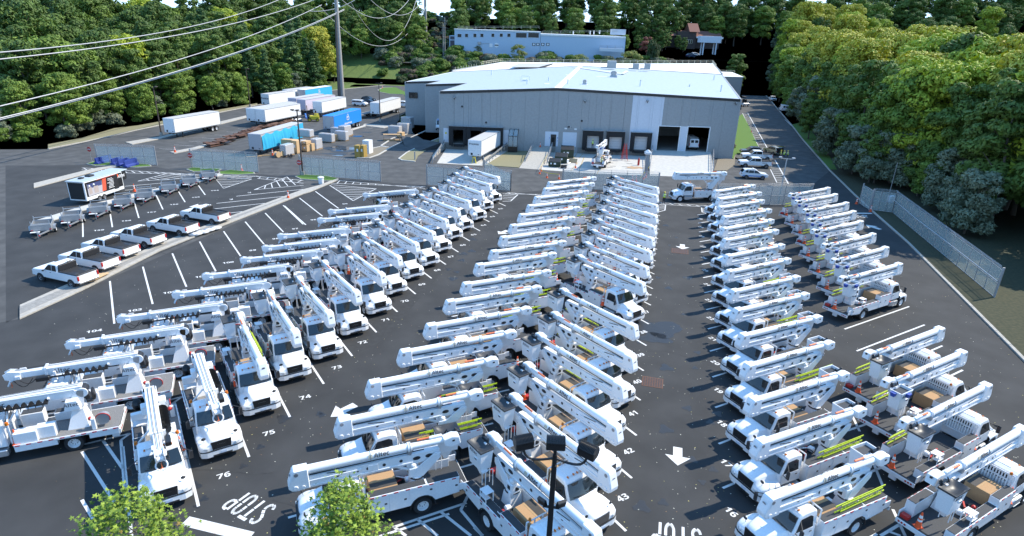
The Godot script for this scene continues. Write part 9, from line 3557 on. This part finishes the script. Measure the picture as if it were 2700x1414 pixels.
func make_person(pose: String, shirt: Color, trousers: Color) -> Node3D:
	var t := Node3D.new()
	t.name = "person"
	var sk := Color(0.36, 0.2, 0.13)
	var sw := 0.1 if pose == "walk" else 0.02
	var hipL := Vector3(-0.1, 0.92, 0)
	var hipR := Vector3(0.1, 0.92, 0)
	var kneeL := Vector3(-0.11, 0.5, -sw - 0.03)
	var kneeR := Vector3(0.11, 0.5, sw * 0.4 - 0.03)
	var ankL := Vector3(-0.12, 0.09, -sw * 1.1)
	var ankR := Vector3(0.13, 0.09, sw * 1.6)
	var shL := Vector3(-0.19, 1.43, 0)
	var shR := Vector3(0.19, 1.43, 0)
	var elL := Vector3(-0.27, 1.15, 0.04)
	var elR := Vector3(0.27, 1.15, 0.04)
	var haL := Vector3(-0.26, 0.9, -0.1)
	var haR := Vector3(0.26, 0.9, -0.1)
	if pose == "reach":
		elR = Vector3(0.3, 1.2, -0.1)
		haR = Vector3(0.36, 1.12, -0.35)
		elL = Vector3(-0.3, 1.2, -0.05)
		haL = Vector3(-0.3, 1.1, -0.3)
	elif pose == "walk":
		elL = Vector3(-0.28, 1.17, 0.08)
		elR = Vector3(0.28, 1.17, -0.02)
		haR = Vector3(0.26, 0.95, -0.2)
	var neck := Vector3(0, 1.5, -0.01)
	var head := Vector3(0, 1.66, -0.03)
	var bones := [
		[hipL, kneeL, 0.095, 0.065], [hipR, kneeR, 0.095, 0.065], [kneeL, ankL, 0.062, 0.042], [kneeR, ankR, 0.062, 0.042],
		[ankL - Vector3(0, 0.04, -0.05), ankL + Vector3(0, -0.05, -0.16), 0.045, 0.035], [ankR - Vector3(0, 0.04, -0.05), ankR + Vector3(0, -0.05, -0.16), 0.045, 0.035],
		[Vector3(-0.06, 0.96, 0), Vector3(0.06, 0.96, 0), 0.125, 0.125], [Vector3(0, 1.0, 0), Vector3(0, 1.22, 0), 0.125, 0.13], [Vector3(-0.07, 1.33, 0), Vector3(0.07, 1.33, 0), 0.13, 0.13],
		[shL, shR, 0.075, 0.075], [shL, elL, 0.058, 0.045], [shR, elR, 0.058, 0.045], [elL, haL, 0.043, 0.03], [elR, haR, 0.043, 0.03],
		[neck, head, 0.055, 0.06], [head + Vector3(0, 0.03, 0.02), head + Vector3(0, 0.05, 0.01), 0.1, 0.095], [head + Vector3(0, -0.05, -0.04), head + Vector3(0, -0.07, -0.05), 0.06, 0.05],
		[head + Vector3(0, 0.0, -0.1), head + Vector3(0, -0.02, -0.115), 0.016, 0.018], [head + Vector3(-0.09, 0.0, 0.01), head + Vector3(-0.095, 0.02, 0.01), 0.022, 0.02], [head + Vector3(0.09, 0.0, 0.01), head + Vector3(0.095, 0.02, 0.01), 0.022, 0.02]]
	var tint := func(p: Vector3) -> Color:
		if p.y > 1.5:
			return sk
		if p.y < 0.12:
			return Color(0.02, 0.018, 0.016)
		if p.y < 0.98 and absf(p.x) < 0.21:
			return trousers
		if p.distance_to(haL) < 0.07 or p.distance_to(haR) < 0.07:
			return sk
		return shirt
	var m := mb(true)
	skin_over(m, bones, 0.02, 0.05, tint)
	var skin := func(_p: Vector3) -> Color: return sk
	for k in 2:
		var h: Vector3 = haL if k == 0 else haR
		var e: Vector3 = elL if k == 0 else elR
		var d := (h - e).normalized()
		var s := d.cross(Vector3.RIGHT).normalized()
		var inw := Vector3(1 if k == 0 else -1, 0, 0)
		var hb := [[h, h + d * 0.07, 0.03, 0.032], [h + s * 0.02 + d * 0.02, h + s * 0.02 + d * 0.08, 0.022, 0.02], [h - s * 0.02 + d * 0.02, h - s * 0.02 + d * 0.08, 0.022, 0.02]]
		for q in 4:
			var o := s * (0.03 - 0.02 * q)
			var len_: float = [0.06, 0.07, 0.066, 0.052][q]
			var k0 := h + d * 0.085 + o
			var k1 := k0 + d * len_ * 0.55 + inw * 0.008
			hb.append([k0, k1, 0.009, 0.0085])
			hb.append([k1, k1 + (d * 0.7 + inw * 0.6).normalized() * len_ * 0.55, 0.0085, 0.007])
		var th := h + d * 0.03 + s * 0.035
		hb.append([th, th + (s * 0.8 + d * 0.6 + inw * 0.3).normalized() * 0.04, 0.011, 0.01])
		hb.append([th + (s * 0.8 + d * 0.6 + inw * 0.3).normalized() * 0.04, th + (s * 0.9 + d * 1.5 + inw * 0.6).normalized() * 0.07, 0.01, 0.008])
		skin_over(m, hb, 0.007, 0.008, skin)
	obj("body", m, "vertex", t)
	var v := mb(true)
	var vest := func(p: Vector3) -> Color: return Color(0.62, 0.62, 0.6) if absf(p.y - 1.16) < 0.03 or absf(absf(p.x) - 0.1) < 0.025 and p.y > 1.16 else Color(0.5, 0.72, 0.02)
	skin_over(v, [[Vector3(-0.05, 1.02, 0), Vector3(0.05, 1.02, 0), 0.14, 0.14], [Vector3(0, 1.04, 0), Vector3(0, 1.24, 0), 0.14, 0.145], [Vector3(-0.07, 1.33, 0), Vector3(0.07, 1.33, 0), 0.142, 0.142], [Vector3(-0.13, 1.44, 0), Vector3(0.13, 1.44, 0), 0.07, 0.07]], 0.022, 0.05, vest, 0.012)
	obj("vest", v, "vertex", t)
	var hm := mb()
	hm.lathe(head + Vector3(0, 0.055, 0.01), Vector3.UP, [Vector2(0.15, 0.0), Vector2(0.125, 0.015), Vector2(0.118, 0.07), Vector2(0.08, 0.12), Vector2(0, 0.135)], 16)
	hm.box(head + Vector3(0, 0.06, -0.14), Vector3(0.16, 0.015, 0.08), 0.006)
	obj("helmet", hm, "helmet", t)
	var ey := mb()
	for s in [-1, 1]:
		ey.ball(head + Vector3(s * 0.035, 0.02, -0.088), Vector3(0.014, 0.009, 0.008), 8, 5)
	ey.box(head + Vector3(0, -0.065, -0.098), Vector3(0.045, 0.008, 0.01))
	obj("eyes_and_mouth", ey, "hair", t)
	return t


func build_people():
	var a := make_person("walk", Color(0.3, 0.32, 0.34), Color(0.016, 0.018, 0.026))
	park(a, "worker in a lime vest walking across the right aisle by the gate", "person", g(22.21, -88.9), 12.0)
	var b := make_person("reach", Color(0.3, 0.3, 0.31), Color(0.018, 0.018, 0.022))
	park(b, "worker in a lime vest standing behind the truck at the dock", "person", g(16.03, -114.1), -15.0)
	var c := make_person("stand", Color(0.03, 0.035, 0.05), Color(0.04, 0.06, 0.11))
	park(c, "left one of three people in lime vests by the open car", "person", g(55.3, -128.9), 120.0)
	copy(c, "middle one of three people in lime vests by the open car", g(55.92, -128.6), 10.0)
	copy(b, "right one of three people in lime vests by the open car", g(56.71, -128.7), -80.0)
	copy(b, "worker in a lime vest up on the truck at the dock", g(15.48, -127.4) + Vector3(0, 1.4, 2.0), 170.0)


# ------------------------------------------------------------------ cones and small things

func make_cone() -> Node3D:
	var t := Node3D.new()
	t.name = "traffic_cone"
	var m := mb()
	m.box(Vector3(0, 0.02, 0), Vector3(0.38, 0.04, 0.38), 0.012)
	m.lathe(Vector3.ZERO, Vector3.UP, [Vector2(0.15, 0.03), Vector2(0.035, 0.9), Vector2(0.0, 0.92)], 14)
	obj("body", m, "orange_cone", t)
	m = mb()
	m.lathe(Vector3.ZERO, Vector3.UP, [Vector2(0.108, 0.38), Vector2(0.094, 0.48)], 14)
	m.lathe(Vector3.ZERO, Vector3.UP, [Vector2(0.082, 0.58), Vector2(0.062, 0.74)], 14)
	obj("band", m, "cone_white", t)
	return t


func build_cones():
	var cone := make_cone()
	var first := [true]
	var put := func(at: Vector3, label: String, group := "", s := 1.0):
		var o: Node3D
		if first[0]:
			first[0] = false
			o = park(cone, label, "traffic cone", at, 0.0, group)
		else:
			o = copy(cone, label, at, rng.randf() * 90.0, group)
		o.scale = Vector3.ONE * s
		if group == "":
			o.remove_meta("group")
	put.call(g(-32.11, -84.4), "orange cone on the end of the gravel median", "", 1.3)
	put.call(g(-63.3, -113.2) + Vector3(0, 0.14, 0), "orange cone on the near end of the yard median", "", 1.2)
	put.call(g(-54.55, -85.4), "orange cone beside the pole trailers", "", 1.2)
	put.call(g(-45.63, -100.7) , "orange cone behind the fence by the small lawns", "", 1.2)
	put.call(g(-45.52, -114.1), "thin orange cone before the cable drums", "", 1.3)
	put.call(g(4.25, -106.3), "orange cone below the walkway ramp, left of the taped pair", "", 1.0)
	put.call(g(4.57, -108.4), "orange cone at the foot of the walkway ramp", "", 1.0)
	put.call(g(5.41, -103.3), "orange cone in the middle of the taped row", "", 1.0)
	put.call(g(7.44, -102.8), "orange cone at the right end of the taped row", "", 1.0)
	put.call(Vector3(4.9, 1.2, -126.1), "thin orange cone at the top of the walkway ramp", "", 1.0)
	put.call(Vector3(6.44, 1.2, -127.2), "orange cone before the dark entry door", "", 1.0)
	put.call(g(11.03, -112.1), "orange cone behind the truck at the dock", "", 1.1)
	put.call(g(19.91, -102.9), "left orange cone behind the low fence", "", 1.2)
	put.call(g(20.51, -102.7), "second orange cone behind the low fence", "", 1.2)
	put.call(g(22.25, -105.1), "orange cone at the foot of the truck ramp rail", "", 1.0)
	put.call(g(23.29, -107.9), "orange cone before the camera post", "", 1.0)
	put.call(g(22.87, -106.4), "fallen orange cone beside the truck ramp rail", "", 0.9)
	put.call(g(52.94, -92.8), "orange cone at the outer end of the open gate leaf", "", 1.1)
	put.call(g(52.84, -88.5), "orange cone at the hinge post of the gate leaf", "", 1.1)
	put.call(g(62.1, -165.3), "thin orange cone beside the side lawn", "", 1.0)
	put.call(g(-53.48, -249.9), "orange cone beside the curved road", "", 1.3)
	# a cone carried by the trucks
	var n := 0
	for t in shorts:
		var s: String = shorts[t]
		if s.contains("derrick"):
			put.call(t.transform * Vector3(-1.0, 1.09, -2.6), "orange cone on the deck of the " + s, "cones on digger derricks", 1.0)
			continue
		var L := 6.1 if s.contains("long") else 5.0
		put.call(t.transform * Vector3(1.02, 0.98, -L + 2.14), "orange cone behind the cab of the " + s, "cones carried behind truck cabs", 1.0)
		if L > 6.0 or n % 4 == 0:
			put.call(t.transform * Vector3(-0.25 if L > 6.0 else -0.6, 0.99, 2.3), "orange cone on the tail of the " + s, "cones on truck tails", 1.0)
		n += 1


func build_small_things():
	# cardboard cartons lying in the truck beds
	var k := 0
	var proto: Node3D = null
	for t in shorts:
		var s: String = shorts[t]
		k += 1
		if s.contains("derrick") or (k % 3 == 2 and not s.contains("facing right")):
			continue
		var L := 6.1 if s.contains("long") else 5.0
		var at: Vector3 = t.transform * Vector3(-0.15 if L < 6.0 else 0.1, 1.03, -L + 3.15)
		var lb := "brown carton in the bed of the " + s
		if proto == null:
			proto = thing("carton", lb, "box", at, -t.rotation_degrees.y, "cartons in the truck beds")
			var m := mb()
			m.box(Vector3(0, 0.42, 0), Vector3(1.2, 0.84, 1.35), 0.02)
			obj("box", m, "cardboard", proto)
			m = mb()
			m.box(Vector3(0, 0.845, 0), Vector3(0.08, 0.006, 1.34))
			obj("tape", m, "pallet_wood", proto)
			m = mb()
			m.box(Vector3(-0.3, 0.846, 0), Vector3(0.46, 0.004, 1.33))
			m.box(Vector3(-0.603, 0.4, 0), Vector3(0.004, 0.5, 1.3))
			obj("print", m, "cardboard_dark", proto)
		else:
			copy(proto, lb, at, -t.rotation_degrees.y, "cartons in the truck beds")
	# coils, bags and hose in the beds: one heap per truck, each its own thing
	var heap: Node3D = null
	for t in shorts:
		var s: String = shorts[t]
		if s.contains("derrick"):
			continue
		var lb := "tools in the bed of the " + s
		var at: Vector3 = t.transform * Vector3(0.35, 1.03, -1.0)
		if heap == null:
			heap = thing("tool_heap", lb, "tools", at, -t.rotation_degrees.y, "tools lying in the truck beds")
			var m := mb()
			rng.seed = 15
			for i in 5:
				var c := Vector3(rng.randf_range(-0.3, 0.3), 0.03 + 0.05 * i, rng.randf_range(-0.5, 0.5))
				for j in 10:
					var a0 := TAU * j / 10
					var a1 := TAU * (j + 1) / 10
					m.cyl(c + Vector3(cos(a0) * 0.22, 0, sin(a0) * 0.22), c + Vector3(cos(a1) * 0.22, 0, sin(a1) * 0.22), 0.025, 0.025, 5, false)
			obj("coil", m, "black_rubber", heap)
			m = mb()
			m.bar(Vector3(-0.3, 0.1, -0.6), Vector3(0.2, 0.14, 0.6), 0.08, 0.08)
			m.ball(Vector3(0.2, 0.18, -0.4), Vector3(0.12, 0.14, 0.12), 8, 6)
			obj("red_tool", m, "red_paint", heap)
			m = mb()
			m.box(Vector3(-0.1, 0.16, 0.55), Vector3(0.35, 0.3, 0.3), 0.06)
			m.bar(Vector3(0.3, 0.2, 0.0), Vector3(-0.2, 0.26, 0.7), 0.05, 0.05)
			obj("white_case", m, "white_paint", heap)
		else:
			copy(heap, lb, at, -t.rotation_degrees.y + rng.randf_range(-20, 20), "tools lying in the truck beds")
	# warning tape between the cones
	var tape := [g(4.25, -106.3), g(5.41, -103.3), g(7.44, -102.8)]
	var m := mb()
	for i in 2:
		m.bar(tape[i] + Vector3(0, 0.85, 0), tape[i + 1] + Vector3(0, 0.8, 0), 0.01, 0.08)
	m.bar(tape[0] + Vector3(0, 0.85, 0), g(6.07, -119.6) + Vector3(0, 1.0, 0), 0.01, 0.08)
	tag(obj("warning_tape", m, "tape_yellow"), "yellow tape strung between the cones below the walkway ramp", "tape")
	m = mb()
	m.bar(g(21.29, -103.5) + Vector3(0, 0.5, 0), g(24.91, -112.8) + Vector3(0, 0.9, 0), 0.01, 0.08)
	tag(obj("warning_tape", m, "tape_yellow"), "yellow tape strung up to the truck ramp rail", "tape")
	# white sacks and timber on the gravel median
	rng.seed = 31
	for i in 4:
		var s := thing("sack", "white sack on the gravel median by the pickups, %s from the near end" % ordinal(i + 1), "sack", g(-36.65, -67).lerp(g(-35.5, -69.3), i / 3.0) + Vector3(0, 0.14, 0), 60.0 + rng.randf_range(-20, 20), "white sacks on the gravel median")
		m = mb()
		m.ball(Vector3(0, 0.14, 0), Vector3(0.5, 0.17, 0.8), 12, 7)
		m.ball(Vector3(0.2, 0.2, 0.3), Vector3(0.3, 0.14, 0.4), 10, 6)
		obj("bag", m, "sack_white", s)
	m = mb()
	for i in 3:
		var o := Vector3(0.35 * i, 0.2 + 0.05 * i, 0)
		m.bar(g(-39.99, -52.25) + o, g(-39.69, -54.56) + o, 0.3, 0.06)
	tag(obj("plank_stack", m, "plywood"), "pale planks lying on the near end of the gravel median", "planks")
	var sl := thing("step_ladder", "small red step ladder at the tail of the nearest pickup", "ladder", g(-40.1, -53.62), 60.0)
	m = mb()
	for s in [-1, 1]:
		m.bar(Vector3(s * 0.25, 0, 0.3), Vector3(s * 0.17, 1.2, 0), 0.05, 0.05)
		m.bar(Vector3(s * 0.25, 0, -0.3), Vector3(s * 0.17, 1.2, 0), 0.05, 0.05)
	for i in 4:
		m.bar(Vector3(-0.22, 0.25 * (i + 1), 0.3 - 0.06 * (i + 1)), Vector3(0.22, 0.25 * (i + 1), 0.3 - 0.06 * (i + 1)), 0.1, 0.03)
	obj("frame", m, "red_paint", sl)
	# fallen leaves scattered over the asphalt
	var lm := mb()
	lm.tri(Vector3(-0.5, 0, -0.4), Vector3(0.5, 0.12, -0.1), Vector3(0.1, 0.0, -0.6))
	lm.quad(Vector3(-0.5, 0, -0.4), Vector3(-0.2, 0.1, 0.5), Vector3(0.3, 0.0, 0.4), Vector3(0.5, 0.12, -0.1))
	var mm := MultiMesh.new()
	mm.transform_format = MultiMesh.TRANSFORM_3D
	mm.use_colors = true
	mm.mesh = lm.mesh()
	mm.instance_count = 4200
	rng.seed = 44
	for i in mm.instance_count:
		var d := 12.0 + 75.0 * pow(rng.randf(), 1.4)
		var x := rng.randf_range(-0.75, 0.85) * (d + 6.0)
		var c := rng.randf()
		# drifts: more of them near the foreground
		var s := rng.randf_range(0.02, 0.07)
		mm.set_instance_transform(i, Transform3D(Basis(Vector3.UP, rng.randf() * TAU).scaled(Vector3.ONE * s), Vector3(x, 0.016, -d)))
		mm.set_instance_color(i, Color(0.6, 0.58, 0.48) if c < 0.6 else (Color(0.45, 0.4, 0.14) if c < 0.85 else Color(0.25, 0.14, 0.06)))
	var mi := MultiMeshInstance3D.new()
	mi.name = "fallen_leaves"
	mi.multimesh = mm
	mi.material_override = mats["vertex"]
	add_child(mi)
	tag(mi, "", "", "", "stuff")
